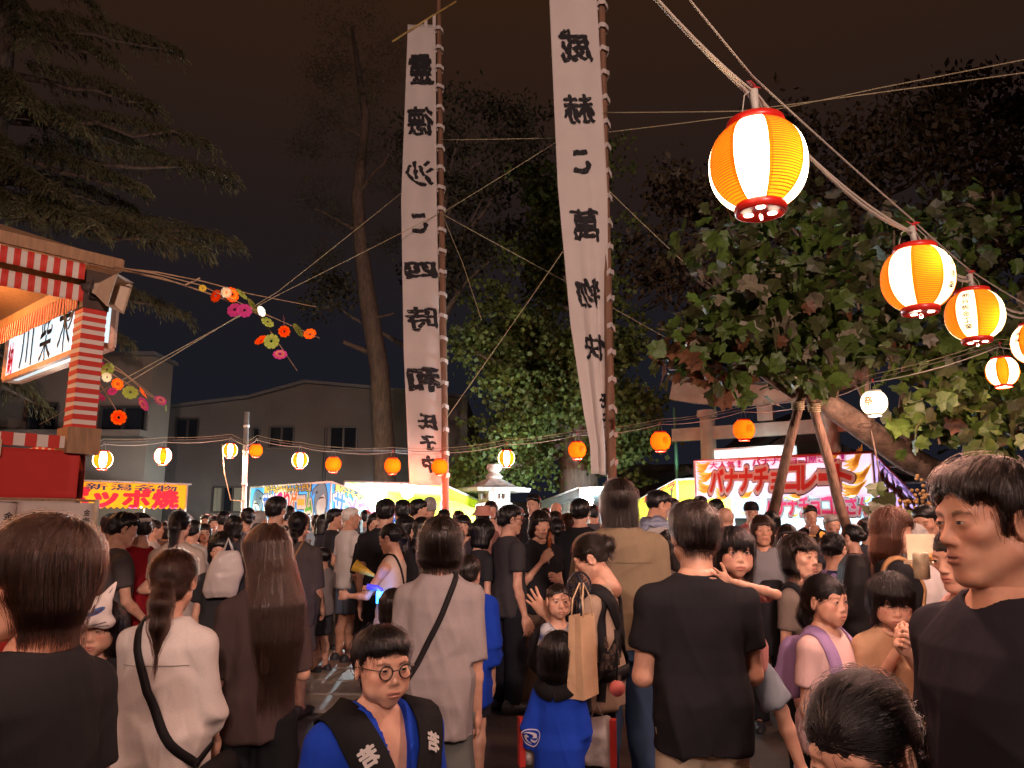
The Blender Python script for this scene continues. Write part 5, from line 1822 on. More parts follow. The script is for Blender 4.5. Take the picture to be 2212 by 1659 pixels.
# ------------------------------------------------------------------ tall banners
MBAN = mat('banner_cotton', (0.72, 0.63, 0.58), 0.85, noise=0.05, scale=2.5, trans=0.2, bump=0.12, bscale=6)
MBRUSH = mat('brush_ink', (0.012, 0.010, 0.012), 0.8, noise=0.0)
MPOLE = mat('cedar_pole', (0.22, 0.11, 0.065), 0.7, noise=0.35, scale=4, stretch=(8, 8, 0.6), bump=0.3)
def banner(label, plabel, uL, uR, vtop, vbot, Y, pole_u, chars, top_over=False, twist=False):
 kx = lambda u, v: at(u, v, Y)
 pt, pb = at(pole_u[0], vtop, Y + .03), at(pole_u[1], 1126, Y + .03)
 r = empty('tall_banner', (pb.x, Y, 0), label=label, cat='banner')
 off = np.array((pb.x, Y, 0))
 zt, zb = at(1000, vtop, Y).z, at(1000, vbot, Y).z
 # edges as functions of height
 lz = np.array([at(a, v, Y).z for a, v in uL])[::-1]; lx = np.array([at(a, v, Y).x for a, v in uL])[::-1]
 rz = np.array([at(a, v, Y).z for a, v in uR])[::-1]; rx = np.array([at(a, v, Y).x for a, v in uR])[::-1]
 def fn(u, v):
  z = zt + (zb - zt) * v
  xl = np.interp(z, lz, lx); xr = np.interp(z, rz, rx)
  x = xl + (xr - xl) * u
  y = Y + 0.035 * np.sin(u * 3.1 + v * 4) * (0.4 + v) + 0.012 * np.sin(u * 9 + v * 7)
  if twist:
   s = np.clip((v - 0.45) / 0.55, 0, 1)
   y = y + s * 0.30 * np.sin(np.pi * np.clip((u - 0.35) / 0.65, 0, 1)) - s * 0.10 * np.exp(-((u - 0.66) / 0.05) ** 2)
   x = x + s * 0.05 * np.exp(-((u - 0.64) / 0.08) ** 2)
  else:
   y = y + np.clip((v - 0.9) / 0.1, 0, 1) * 0.25 * (u - 0.2) * (u > .2)
  return np.stack([x, y, z + 0 * x], -1) - off
 sh = Sheet(fn(np.array(0.), np.array(0.)), fn(np.array(1.), np.array(0.)), fn(np.array(0.), np.array(1.)), fn(np.array(1.), np.array(1.)), fn=fn)
 sh.n = np.array((0, -1.0, 0))
 sh.mesh('cloth', MBAN, r, 26, 90, 0.004)
 Wm = sh.W
 its = []
 for ch, uu, vv, w, h in chars:
  v = (at(1000, vv, Y).z - zt) / (zb - zt)
  its.append((ch, uu, v, w, h, 0.08))
 simp = [t for t in its if t[0] in 'こ四子中氏和']
 sh.letters(simp, MBRUSH, r, off=0.016 if not twist else 0.02, weight=0.055, rough=0.04, mirror=True)
 its = [t for t in its if t not in simp]
 sh.letters(its, MBRUSH, r, off=0.016 if not twist else 0.02, weight=0.026, rough=0.04, mirror=True)
 # pole and ties
 zpt = (zt + 2.0)
 slope = (pt.x - pb.x) / (pt.z - 1.55)
 px = lambda z: slope * (z - 1.55)
 pole = MB().tube([(px(z), 0.05, z) for z in np.linspace(-0.05, zpt, 12)], 0, 12, radii=list(np.linspace(.068, .042, 12)))
 pole.build('pole', MPOLE, r, True)
 nt = 22
 for k in range(nt):
  z = zt - 0.12 + (zb - zt + 0.25) * k / (nt - 1)
  xr_ = float(np.interp(z, rz, rx)) - off[0]
  t = MB(); a = random.uniform(-.05, .05)
  pts = [(xr_ - .02, -.01, z), (xr_ + .03, -.05, z + .03 + a * .4), (px(z) + .03, -.07, z + .01), (px(z) + .085, .0, z - .01 + a), (px(z) + .06, .12, z), (xr_, .05, z)]
  V, F = [], []
  for i, p in enumerate(pts):
   V += [(p[0], p[1], p[2] - .035), (p[0], p[1], p[2] + .035)]
  for i in range(len(pts) - 1): F.append((2 * i, 2 * i + 2, 2 * i + 3, 2 * i + 1))
  o = t.add(V, F).build('tie_loop', MBAN, r); o.modifiers.new('t', 'SOLIDIFY').thickness = .004
 return r, off, sh, px, zt
bl = banner('left tall white banner with ten brushed characters on a cedar pole', 'x', [(880, 78), (866, 430), (872, 760), (885, 1046)], [(940, 30), (944, 430), (950, 760), (966, 1046)], 52, 1046, 13.6, (948, 963),
   [('靈', .50, 150, .42, .60), ('德', .52, 262, .42, .58), ('沙', .50, 376, .42, .50), ('こ', .50, 483, .22, .34), ('四', .52, 585, .42, .28), ('時', .52, 690, .44, .44), ('和', .53, 820, .44, .42),
    ('氏', .56, 912, .24, .26), ('子', .56, 957, .22, .22), ('中', .56, 1003, .18, .26)])
br = banner('right larger white banner twisted at its foot on a cedar pole', 'x', [(1180, -150), (1187, 0), (1205, 400), (1232, 700), (1262, 900), (1274, 960), (1276, 1008)], [(1283, -150), (1289, 0), (1312, 420), (1314, 700), (1318, 900), (1322, 1028)], -150, 1024, 10.4, (1297, 1324),
   [('威', .50, 100, .46, .52), ('赫', .50, 236, .44, .46), ('こ', .50, 350, .22, .32), ('萬', .52, 486, .42, .46), ('物', .52, 632, .42, .42), ('快', .60, 748, .42, .36), ('氏', .76, 862, .2, .20), ('子', .76, 905, .16, .18), ('中', .76, 962, .12, .20)], twist=True)
def crossbar():
 r, off, sh, px, zt = bl
 a = np.array(at(848, 92, 13.6)) - off; b = np.array(at(986, 5, 13.6)) - off
 MB().tube([a + (0, -.03, 0), (a + b) / 2 + (0, -.02, .02), b + (0, -.03, 0)], .018, 8).build('bamboo_crossbar', mat('bamboo', (0.42, 0.28, 0.08), 0.45, noise=0.3, scale=6), r, True)
 for k, t in enumerate((0.06, 0.36, 0.66, 0.96)):
  p = np.array(sh.pt(np.array(t), np.array(0.0)))
  q = a + (b - a) * ((p[0] - a[0]) / (b[0] - a[0]))
  o = MB().add([(p[0] - .03, p[1], p[2] - .06), (p[0] + .03, p[1], p[2] - .06), (q[0] + .03, q[1] - .03, q[2] + .02), (q[0] - .03, q[1] - .03, q[2] + .02)], [(0, 1, 2, 3)]).build('top_loop', MBAN, r)
  o.modifiers.new('t', 'SOLIDIFY').thickness = .004
crossbar()
RP = [((951, 460), 13.6, (595, 640), 12, (85, 917), 10.5, 'guy rope from the left banner pole down to the left past the flower branches'),
  ((868, 416), 13.5, (600, 630), 12, (220, 860), 10.5, 'second guy rope running down left from the left banner'),
  ((955, 460), 13.6, (1200, 308), 12, (1300, 250), 10.5, 'taut rope rising from the left pole to the right banner pole'),
  ((950, 302), 13.6, (1200, 298), 12.5, (1600, 250), 9.5, 'nearly level rope from the left pole toward the big lantern'),
  ((1300, 243), 10.4, (1600, 240), 9, (2900, 60), 6.5, 'lower long rope sweeping right behind the biggest lantern'),
  ((1600, 252), 9.5, (1900, 190), 8.5, (2900, -10), 6.5, 'upper long rope sweeping right behind the biggest lantern'),
  ((955, 462), 13.6, (1000, 570), 13, (1040, 690), 12.5, 'short steep guy rope in front of the ginkgo'),
  ((955, 462), 13.6, (1230, 612), 15, (1440, 730), 16, 'guy rope crossing the ginkgo down to the right'),
  ((1218, 540), 10.5, (1100, 710), 12, (963, 905), 13.4, 'rope slanting from the right banner down to the left pole'),
  ((1313, 410), 10.4, (1470, 560), 12, (1640, 700), 14, 'guy rope from the right banner pole down into the leaves')]
for a, Ya, b, Yb, c_, Yc, lab in RP:
 cable('guy_rope', [at(a[0], a[1], Ya), at(b[0], b[1], Yb), at(c_[0], c_[1], Yc)], .0065 if Ya > 8 else .004, MROPE, lab, sag=.002, cat='rope', n=5)
for k in range(4):
 cable('overhead_wire', [at(1340 + 20 * k, 700 - 10 * k, 30), at(1560 + 14 * k, 520 + 14 * k, 26)], .02, MWIREK, ('lowest', 'second lowest', 'second highest', 'highest')[k] + ' of four faint dark overhead wires beyond the leafy tree', group='overhead wires', n=3)
# ------------------------------------------------------------------ drum platform at the left
def floodlight():
 p = Vector((2.2, -9.0, 0))
 r = empty('floodlight_pole', p, label='steel floodlight pole standing behind the camera', cat='floodlight')
 st = mat('galvanised_pipe', (0.55, 0.50, 0.46), 0.4, metal=0.5, noise=0.2, scale=8)
 MB().tube([(0, 0, 0), (0, 0, 5.9)], .05, 12).build('pole', st, r, True)
 MB().beam((-.6, 0, 5.8), (.6, 0, 5.8), .05, .05).build('crossarm', st, r)
 for sx, tgt, P, ang in ((-.45, Vector((-0.6, 13, 7.0)), FLOOD, 62), (.45, Vector((0.5, 6, 1.2)), FLOOD2, 95)):
  d = (tgt - p - Vector((sx, 0, 5.8))).normalized()
  q = d.to_track_quat('-Z', 'Y')
  h = MB(); M = q.to_matrix()
  h.box((sx, 0, 5.95), (.34, .30, .10), M=M)
  hd = h.build('lamp_head', mat('speaker_dark', (0.05, 0.035, 0.03), .6), r)
  li = bpy.data.lights.new('flood', 'SPOT'); li.energy = P; li.color = (1.0, 0.68, 0.58); li.spot_size = math.radians(ang); li.spot_blend = .9; li.shadow_soft_size = .12
  o = bpy.data.objects.new('flood', li); C.objects.link(o)
  o.location = p + Vector((sx, 0, 5.95)) + d * .12; o.rotation_euler = q.to_euler()
FLOOD, FLOOD2 = 5800, 720
floodlight()
def yagura():
 Cc = Vector((-3.71, 6.60, 0))                    # corner nearest the yard
 e1 = Vector((-0.66, -0.75, 0)); e1.normalize()   # side towards the camera and left
 e2 = Vector((-0.75, 0.66, 0)); e2.normalize()    # side going away to the left
 L = 3.4
 r = empty('drum_platform', Cc, label='red draped festival drum platform with striped posts and roof', cat='festival platform')
 wood = mat('yagura_wood', (0.30, 0.165, 0.085), 0.7, noise=0.25, scale=5, stretch=(6, 6, 1), bump=0.2)
 mred = mat('red_drape', (0.45, 0.022, 0.016), 0.8, noise=0.10, scale=4, bump=0.25, bscale=5)
 mwht = mat('white_drape', (0.62, 0.52, 0.45), 0.8, noise=0.06, scale=4)
 mor = mat('striped_red', (0.50, 0.030, 0.018), 0.7, noise=0.08)
 zp, ze = 2.18, 3.74
 o0 = Vector((0, 0, 0))
 corners = [o0, e1 * L, e1 * L + e2 * L, e2 * L]
 # posts wrapped in red and white tape: a part per post, a ring per wrap
 def post(p, z0, z1, name='post'):
  po = MB().box(p + Vector((0, 0, (z0 + z1) / 2)), (0.19, 0.19, z1 - z0), rz=math.atan2(e2.y, e2.x)).build(name, mwht, r)
  n = int((z1 - z0) / 0.078)
  mb = MB()
  me_shared = None
  for k in range(n):
   z = z0 + 0.04 + k * 0.078
   rr = math.atan2(e2.y, e2.x)
   M = Matrix.Rotation(rr, 3, 'Z') @ Matrix.Rotation(0.05 * math.sin(k * 1.3), 3, 'Y')
   b = MB().box(p + Vector((0, 0, z)), (0.197, 0.197, 0.040 + 0.006 * math.sin(k * 2.1)), M=M)
   b.build('tape_wrap', mor, po)
  return po
 post(o0, zp + .12, ze - .28)
 for p in corners[1:]: post(p, zp + .12, ze - .1)
 MB().box((0, 0, ze - .20), (0.215, 0.215, .34), rz=math.atan2(e2.y, e2.x)).build('post_head', mat('dark_timber', (0.06, 0.035, 0.025), 0.8), r)
 MB().box((0, 0, zp + .04), (0.26, 0.26, .22), rz=math.atan2(e2.y, e2.x)).build('post_foot', wood, r)
 # floor, edge strip
 fl = MB(); fl.beam(corners[0] + e2 * L / 2 + Vector((0, 0, zp - .1)), corners[1] + e2 * L / 2 + Vector((0, 0, zp - .1)), L, .08)
 fl.build('floor_deck', wood, r)
 def striped(a, b, z, h, name, thick=.03, n=None):
  d = (b - a); Ln = d.length; d.normalize()
  n = n or int(Ln / 0.085)
  base = MB(); base.beam(a + Vector((0, 0, z)), b + Vector((0, 0, z)), thick, h)
  bo = base.build(name, mwht, r)
  for k in range(n):
   if k % 2: continue
   p, q = a + d * (Ln * k / n), a + d * (Ln * (k + 1) / n)
   s = MB(); s.beam(p + Vector((0, 0, z)), q + Vector((0, 0, z)), thick + .008, h + .006)
   s.build('tape_wrap', mor, bo)
 nB = Vector((e1.y, -e1.x, 0))
 if nB.y > 0: nB = -nB
 out = nB if nB.x > 0 else nB
 outB = e2 * -1.0                                   # outwards of the side towards the yard
 outA = e1 * -1.0
 striped(corners[0] + outB * .06, corners[1] + outB * .06, zp + .02, .10, 'floor_edge')
 striped(corners[0] + outA * .06, corners[3] + outA * .06, zp + .02, .10, 'floor_edge')
 for k in range(1, 5):
  p = corners[0] + e1 * (L * k / 5.5) + outB * .085
  MB().box(p + Vector((0, 0, zp - .06)), (.05, .05, .13), rz=math.atan2(e1.y, e1.x)).build('batten', mat('pale_batten', (0.55, 0.42, 0.28), 0.8), r)
 # drapes: upper red, then red / white blocks
 def drape(a, b, outv, nm=12):
  a, b = a + outv * .07, b + outv * .07
  s = Sheet(a + Vector((0, 0, zp - .05)), b + Vector((0, 0, zp - .05)), a + Vector((0, 0, 1.74)), b + Vector((0, 0, 1.70)), wave=.012, nw=3)
  s.n = np.array(outv)
  s.mesh('drape', mred, r, 40, 8)
  nb = 5
  for k in range(nb):
   p, q = a.lerp(b, k / nb), a.lerp(b, (k + 1) / nb)
   s2 = Sheet(p + Vector((0, 0, 1.735)), q + Vector((0, 0, 1.735)), p + Vector((0, 0, 1.1)), q + Vector((0, 0, 1.1)), wave=.008, nw=1)
   s2.n = np.array(outv)
   s2.mesh('drape', mwht if k % 2 == 0 else mred, r, 12, 6, off=-.006)
  s3 = Sheet(a + Vector((0, 0, 1.11)), b + Vector((0, 0, 1.11)), a + Vector((0, 0, .05)), b + Vector((0, 0, .05)), wave=.012, nw=3)
  s3.n = np.array(outv)
  s3.mesh('drape', mred, r, 30, 6, off=-.012)
 drape(corners[0], corners[1], outB); drape(corners[0], corners[3], outA)
 # roof
 ov = .16
 def rc(i):
  c = (corners[0] + corners[2]) / 2
  d = corners[i] - c
  return c + d * (1 + ov * 1.414 / d.length)
 R4 = [rc(i) for i in range(4)]
 ctr = (corners[0] + corners[2]) / 2
 V = [p + Vector((0, 0, ze)) for p in R4] + [p + Vector((0, 0, ze + .09)) for p in R4] + [ctr + Vector((0, 0, ze + .9)), ctr + Vector((0, 0, ze + .8))]
 F = [(4, 5, 8), (5, 6, 8), (6, 7, 8), (7, 4, 8), (1, 0, 9), (2, 1, 9), (3, 2, 9), (0, 3, 9)] + [(i, (i + 1) % 4, (i + 1) % 4 + 4, i + 4) for i in range(4)]
 link_mesh('roof', fast_mesh('roof', np.array([tuple(v) for v in V]), F, False), r, wood)
 for i in range(4):
  a, b = R4[i], R4[(i + 1) % 4]
  m = MB(); m.beam(a + Vector((0, 0, ze + .06)), b + Vector((0, 0, ze + .06)), .04, .10); m.build('fascia', wood, r)
 for i in range(4):
  a, b = corners[i], corners[(i + 1) % 4]
  m = MB(); m.beam(a + Vector((0, 0, ze - .12)), b + Vector((0, 0, ze - .12)), .10, .16); m.build('tie_beam', wood, r)
 for k in range(7):
  for (a, b, c_, d_) in ((0, 1, 0, 1), (3, 2, 3, 2)):
   p = R4[a].lerp(R4[b], (k + .5) / 7)
   m = MB(); m.beam(p + Vector((0, 0, ze + .02)), ctr + (p - ctr) * .15 + Vector((0, 0, ze + .68)), .05, .07); m.build('rafter', wood, r)
 # striped bunting below eave and on the far side beam
 def strips(a, b, z, h, outv, n, gaps=()):
  s = Sheet(a + outv * .03 + Vector((0, 0, z + h)), b + outv * .03 + Vector((0, 0, z + h)), a + outv * .03 + Vector((0, 0, z)), b + outv * .03 + Vector((0, 0, z)), wave=.01, nw=6)
  s.n = np.array(outv)
  so = s.mesh('bunting', mwht, r, 50, 4)
  for k in range(n):
   if k % 2 or k in gaps: continue
   u0, u1 = k / n, (k + 1) / n
   g = Sheet(s.pt(np.array(u0), np.array(0.), .004), s.pt(np.array(u1), np.array(0.), .004), s.pt(np.array(u0), np.array(1.), .004), s.pt(np.array(u1), np.array(1.), .004))
   g.n = s.n
   g.mesh('red_band', mor, so, 3, 3)
 strips(R4[0] - outB * .02 + e1 * .30, R4[1] - outB * .02, ze - .15, .14, outB, 70)
 strips(corners[0] + outB * .06, corners[1] + outB * .06, ze - .32, .14, outB, 70)
 strips(corners[0] - outA * .08, corners[3] - outA * .08, ze - .36, .17, outA * -1, 100)
 # wire frame lamps under the roof
 bulb = mat('warm_bulb', (1, .8, .5), .4, noise=0, emit=(1, .62, .28), estr=14)
 for t in (.25, .7):
  p = ctr + e1 * (L * (t - .5)) + Vector((0, 0, ze + .25))
  MB().lathe([(.01, .10), (.03, .09), (.055, .02), (.05, -.03), (.01, -.06)], 12, tuple(p)).build('bulb', bulb, r, True)
  point_light('bulb_light', Cc + p + Vector((0, 0, -.16)), 70, (1.0, .45, .16), .08)
 # lit box sign along the far-left side, hung outside it
 white = mat('sign_acrylic', (0.8, 0.82, 0.85), 0.4, noise=0, emit=(0.72, 0.90, 1.0), estr=.72)
 whb = mat('sign_acrylic_under', (0.8, 0.82, 0.85), 0.4, noise=0, emit=(0.60, 0.88, 0.95), estr=0.6)
 fr = mat('sign_frame', (0.62, 0.36, 0.24), 0.6)
 sg = empty('box_sign', Cc, label='white lit box sign with dark brush characters hung on the platform', cat='sign')
 a = outA * .10 + e2 * 0.13; b = outA * .14 + e2 * 2.75
 z0, z1 = 3.11, 3.67
 dep = .15
 a2, b2 = a + outA * dep, b + outA * dep
 def q4(p, q, za, zb, name, m):
  n = Vector((-(q - p).y, (q - p).x, 0)).normalized() * .006
  mb = MB().add([tuple(v) for v in (p + Vector((0, 0, za)), q + Vector((0, 0, za)), q + Vector((0, 0, zb)), p + Vector((0, 0, zb)))] + [tuple(v + n) for v in (p + Vector((0, 0, za)), q + Vector((0, 0, za)), q + Vector((0, 0, zb)), p + Vector((0, 0, zb)))],
      [(0, 1, 2, 3), (7, 6, 5, 4), (0, 4, 5, 1), (1, 5, 6, 2), (2, 6, 7, 3), (3, 7, 4, 0)])
  return mb.build(name, m, sg)
 nseg = 3
 for k in range(nseg):
  q4(a.lerp(b, k / nseg + .004), a.lerp(b, (k + 1) / nseg - .004), z0, z1, 'panel', white)
  q4(a2.lerp(b2, k / nseg + .004), a2.lerp(b2, (k + 1) / nseg - .004), z0, z1, 'panel', white)
 q4(a, a2, z0, z1, 'panel', white); q4(b, b2, z0, z1, 'panel', white)
 mb = MB().add([tuple(p + Vector((0, 0, zz))) for zz in (z0 + .002, z0 + .014) for p in (a, b, b2, a2)], [(0, 3, 2, 1), (4, 5, 6, 7), (0, 1, 5, 4), (1, 2, 6, 5), (2, 3, 7, 6), (3, 0, 4, 7)])
 mb.build('underside', whb, sg)
 f = MB()
 for p, q in ((a, b), (b, b2), (b2, a2), (a2, a)):
  for zz in (z0, z1): f.beam(p + Vector((0, 0, zz)), q + Vector((0, 0, zz)), .05, .055)
 for p in (a, b, a2, b2): f.beam(p + Vector((0, 0, z0)), p + Vector((0, 0, z1)), .05, .05)
 f.build('frame', fr, sg)
 s = Sheet(b + Vector((0, 0, z1)), a + Vector((0, 0, z1)), b + Vector((0, 0, z0)), a + Vector((0, 0, z0)))
 s.n = np.array(-outA)
 s.letters([('川', .27, .50, .40, .46), ('柴', .50, .50, .34, .50), ('木', .70, .47, .34, .50)], mat('brush_ink', (0.012, 0.010, 0.012), .8), sg, off=.014, weight=.01, rough=.02)
 s.letters([('納', .07, .62, .17, .34)], mat('red_ink', (0.6, 0.02, 0.03), .8, emit=(.5, 0, .02), estr=.3), sg, name='red_lettering', off=.014, weight=.03, rough=.01)
 lp = Cc + (a + b) / 2 + Vector((0, 0, z0 - .25))
 point_light('sign_light', lp, 7, (0.7, 0.92, 1.0), .3)
 # horn loudspeaker on the post head
 sp = empty('loudspeaker', Cc + Vector((.06, -.12, ze - .20)), label='beige trapezoid horn loudspeaker clamped to the platform post', cat='loudspeaker')
 sp.scale = (.72, .72, .72)
 beige = mat('speaker_beige', (0.42, 0.30, 0.20), .55, noise=.06)
 dark = mat('speaker_dark', (0.05, 0.035, 0.03), .6)
 ax = Vector((0.94, -.10, -.20)).normalized(); up = Vector((.2, 0, 1)); sd = ax.cross(up).normalized(); up = sd.cross(ax)
 def ring(t, w, h):
  c = ax * t
  return [c + sd * (sx * w) + up * (sz * h) for sx, sz in ((-1, -1), (1, -1), (1, 1), (-1, 1))]
 V = ring(.06, .07, .06) + ring(.12, .075, .075) + ring(.36, .16, .20) + ring(.38, .165, .205) + ring(.37, .14, .18) + ring(.14, .05, .05)
 F = [(0, 1, 2, 3)]
 for k in range(5):
  for i in range(4):
   j = (i + 1) % 4
   F.append((k * 4 + i, (k + 1) * 4 + i, (k + 1) * 4 + j, k * 4 + j))
 F.append((20, 23, 22, 21))
 link_mesh('horn', fast_mesh('horn', np.array([tuple(v) for v in V]), F, False), sp, beige)
 MB().tube([ax * -.14, ax * .07], .075, 16).build('driver', dark, sp, True)
 br_ = MB()
 for s_ in (-1, 1): br_.beam(ax * .05 + sd * (s_ * .10) + up * -.10, ax * .05 + sd * (s_ * .10) + up * .12, .03, .006)
 br_.beam(ax * .05 + sd * -.10 + up * -.11, ax * .05 + sd * .10 + up * -.11, .03, .008)
 br_.build('bracket', dark, sp)
 # drum rim and drum on the deck
 dr = empty('taiko_drum', Cc + e1 * 1.35 + e2 * .75 + Vector((0, 0, zp - .05)), label='large wooden drum lying on the red draped platform', cat='drum')
 MB().lathe([(.36, 0), (.40, .10), (.41, .22), (.385, .29)], 30).build('body', mat('drum_wood', (0.34, 0.17, 0.09), .4, noise=.2), dr, True)
 MB().lathe([(.395, .29), (.40, .31), (.37, .33), (0.01, .335)], 30, cap=False).build('drumhead', mat('drum_skin', (0.60, 0.48, 0.33), .6), dr, True)
 rp = MB()
 for k in range(3): rp.tube([(.415 * math.cos(t), .415 * math.sin(t), .24 + .025 * k) for t in np.linspace(0, 6.283, 31)], .014, 6)
 rp.build('rope_ring', MROPE, dr, True)
 # cables looped at the corner
 for k in range(3):
  pts = [Cc + Vector((-.1, 0, ze - .2)) + e2 * (.35 * t) + Vector((0, -.05, -.16 * math.sin(math.pi * t) * (1 + .5 * k))) for t in np.linspace(0, 1, 8)]
  cable('lamp_wire', pts, .006, MWIREK, ('shortest', 'middle', 'longest')[k] + ' dark lamp wire looped at the platform corner', group='wires at the platform corner', n=2)
 # donation sheets pinned in front of the drape
 bd = empty('donation_board', Cc + outB * .16 + e1 * -.10, label='white donation sheet board with columns of black brushed names', cat='notice board')
 pm = mat('notice_paper', (0.66, 0.56, 0.50), .8, noise=.03)
 zt_, zb_ = 1.70, .90
 tot = 2.3
 for k in range(4):
  p, q = e1 * (-.02 + k * .58), e1 * (-.02 + (k + 1) * .58 - .006)
  s = Sheet(q + Vector((0, 0, zt_ + .02 * (k % 2))), p + Vector((0, 0, zt_ - .01 * k)), q + Vector((0, 0, zb_)), p + Vector((0, 0, zb_)), wave=.004, nw=1)
  s.n = np.array(outB)
  s.mesh('paper_sheet', pm, bd, 10, 4)
  it = []
  cols = (('金四', .22), ('石山', .55), ('金壱封円也', .90)) if k == 0 else (('金', .15), ('金', .42), ('金', .70), ('金', .92))
  for j, (tx, u) in enumerate(cols):
   for i, ch in enumerate(tx):
    sz = .062 if len(tx) < 4 else .05
    v0 = .13 + (.08 if tx == '石山' else 0) - (.03 if len(tx) > 4 else 0)
    it.append((ch, u, v0 + i * (.115 if len(tx) < 4 else .078), sz, sz))
  s.letters(it, mat('brush_ink', (0.012, 0.010, 0.012), .8), bd, off=.004, weight=.02, rough=.006)
 MB().beam(e1 * -.03 + Vector((0, 0, zt_ + .02)), e1 * 2.3 + Vector((0, 0, zt_ + .02)), .015, .02).build('rail', wood, bd)
 for z_ in (e1 * -.035, e1 * 2.3): MB().beam(z_ + Vector((0, 0, 0)), z_ + Vector((0, 0, zt_ + .03)), .03, .03).build('stand_post', mat('pale_batten', (0.55, 0.42, 0.28), 0.8), bd)
yagura()
# paper flower branches
def flower_mesh(n=9, seed=0):
 V = [(0, 0, .012)]; F = []
 r = random.Random(seed)
 for ring_, (rad, zz) in enumerate(((1.0, .0), (.62, .10))):
  for k in range(n):
   a0 = 2 * math.pi * k / n + ring_ * .3
   b = len(V)
   w = math.pi / n * 1.3
   for t, a, z in ((.30, -.7, .06), (.75, -1, .03), (1.0, -.45, 0), (1.0, .45, .02), (.75, 1, .05), (.30, .7, .08)):
    V.append((rad * t * math.cos(a0 + a * w), rad * t * math.sin(a0 + a * w), zz + z + .10 * t * t + r.uniform(-.02, .02)))
   F += [(b, b + 1, b + 4, b + 5), (b + 1, b + 2, b + 3, b + 4)]
 return np.array(V[1:]) , [tuple(i - 1 for i in f) for f in F]
def flower_branches():
 fc = {'red': (.62, .045, .02), 'pink': (.75, .06, .30), 'lime': (.48, .60, .10), 'cream': (.62, .52, .36), 'yellow': (.75, .50, .04), 'pale': (.75, .28, .36)}
 mb_ = mat('bamboo_strip', (0.36, 0.22, 0.12), .7, noise=.2)
 sets = [('upper spray of split bamboo with pink red and lime paper flowers', 6.3,
    [[(246, 576), (330, 590), (430, 615), (520, 655), (690, 730)], [(246, 578), (340, 588), (440, 608), (540, 635), (683, 663)], [(250, 580), (380, 610), (470, 640), (560, 680), (642, 801)], [(250, 582), (350, 600), (460, 638), (600, 690)]],
    [(438, 622, 8, 'yellow'), (468, 640, 15, 'red'), (488, 632, 12, 'cream'), (500, 637, 17, 'red'), (524, 634, 16, 'lime'), (508, 671, 17, 'pink'), (528, 672, 16, 'pink'), (548, 660, 19, 'lime'), (566, 672, 12, 'cream'),
    (577, 697, 15, 'lime'), (611, 693, 13, 'pale'), (614, 716, 13, 'red'), (646, 712, 17, 'lime'), (669, 720, 14, 'red'), (562, 733, 15, 'red'), (587, 738, 17, 'lime'), (605, 767, 15, 'pink')]),
   ('lower spray of bamboo with paper flowers behind the striped post', 7.1,
    [[(160, 740), (215, 780), (270, 810), (355, 880)], [(170, 760), (230, 800), (300, 845), (340, 860)], [(190, 790), (230, 850), (262, 905)], [(150, 720), (260, 800), (350, 870)]],
    [(215, 790, 12, 'pink'), (233, 800, 17, 'lime'), (230, 815, 11, 'cream'), (253, 830, 13, 'red'), (217, 855, 13, 'pink'), (243, 846, 10, 'pink'), (281, 849, 16, 'lime'), (311, 847, 15, 'red'), (312, 872, 16, 'pink'),
    (346, 866, 13, 'pink'), (357, 881, 9, 'lime'), (256, 902, 16, 'red'), (208, 835, 12, 'red')])]
 meshes = [flower_mesh(9, k) for k in range(3)]
 for lab, Y, twigs, fl in sets:
  r = empty('flower_branch', at(246, 578, Y), label=lab, cat='decoration')
  off = Vector(r.location)
  for k, tw in enumerate(twigs):
   MB().tube([at(u, v, Y - .10 + .07 * k) - off for u, v in tw], .006, 6, radii=list(np.linspace(.007, .003, len(tw)))).build('bamboo_strip', mb_, r, True)
  MB().beam(at(398, 617, Y) - off, at(432, 601, Y) - off, .012, .012).build('spacer_stick', mb_, r)
  rr = random.Random(3)
  for k, (u, v, s, c) in enumerate(fl):
   V, F = meshes[k % 3]
   R = s / FOC * Y * 1.02
   key = 'flower_%s_%d' % (c, k % 3)
   if key not in _HANDS:
    me = fast_mesh('paper_flower', V, F, False)
    me.materials.append(mat('paper_' + c, fc[c], .8, noise=.15, scale=5, trans=.25))
    me.materials.append(mat('paper_yellow', fc['yellow'], .8))
    for i, p in enumerate(me.polygons):
     if i >= 18 and c in ('pink', 'red', 'lime'): p.material_index = i % 2 if c != 'lime' else 0
    _HANDS[key] = me
   o = link_mesh('paper_flower', _HANDS[key], r)
   o.location = at(u, v, Y - .12 + rr.uniform(-.05, .10)) - off
   o.rotation_euler = (math.radians(90) + rr.uniform(-.9, .9), rr.uniform(-.9, .9), rr.uniform(0, 6))
   o.scale = (R, R, R * 1.2)
flower_branches()
# ------------------------------------------------------------------ stalls
MPIPE = mat('stall_pipe', (0.62, 0.60, 0.58), 0.4, metal=0.3, noise=0.1)
MPIPER = mat('stall_pipe_red', (0.45, 0.06, 0.05), 0.45, noise=0.1)
MBULB = mat('bulb_glass', (0.9, 0.95, 1.0), 0.3, noise=0, emit=(0.80, 0.96, 1.0), estr=60)
COOL = (0.72, 0.93, 1.0)
def bulb(p, parent, power, r=0.055, cap=True, col=COOL):
 """bare bulb with its holder, lit"""
 off = Vector(parent.matrix_basis.translation)
 q = Vector(p) - off
 MB().lathe([(.012, .07 * r / .055), (r * .55, .05 * r / .055), (r, 0), (r * .8, -r * .7), (r * .2, -r * 1.05)], 14, tuple(q)).build('bulb', MBULB, parent, True)
 MB().lathe([(.025, .06), (.035, .07), (.035, .14), (.012, .15)], 10, tuple(q)).build('bulb_holder', mat('speaker_dark', (0.05, 0.035, 0.03), .6), parent, True)
 point_light('bulb_light', Vector(p) + Vector((0, 0, -r * 1.7)), power, col, r * .6)
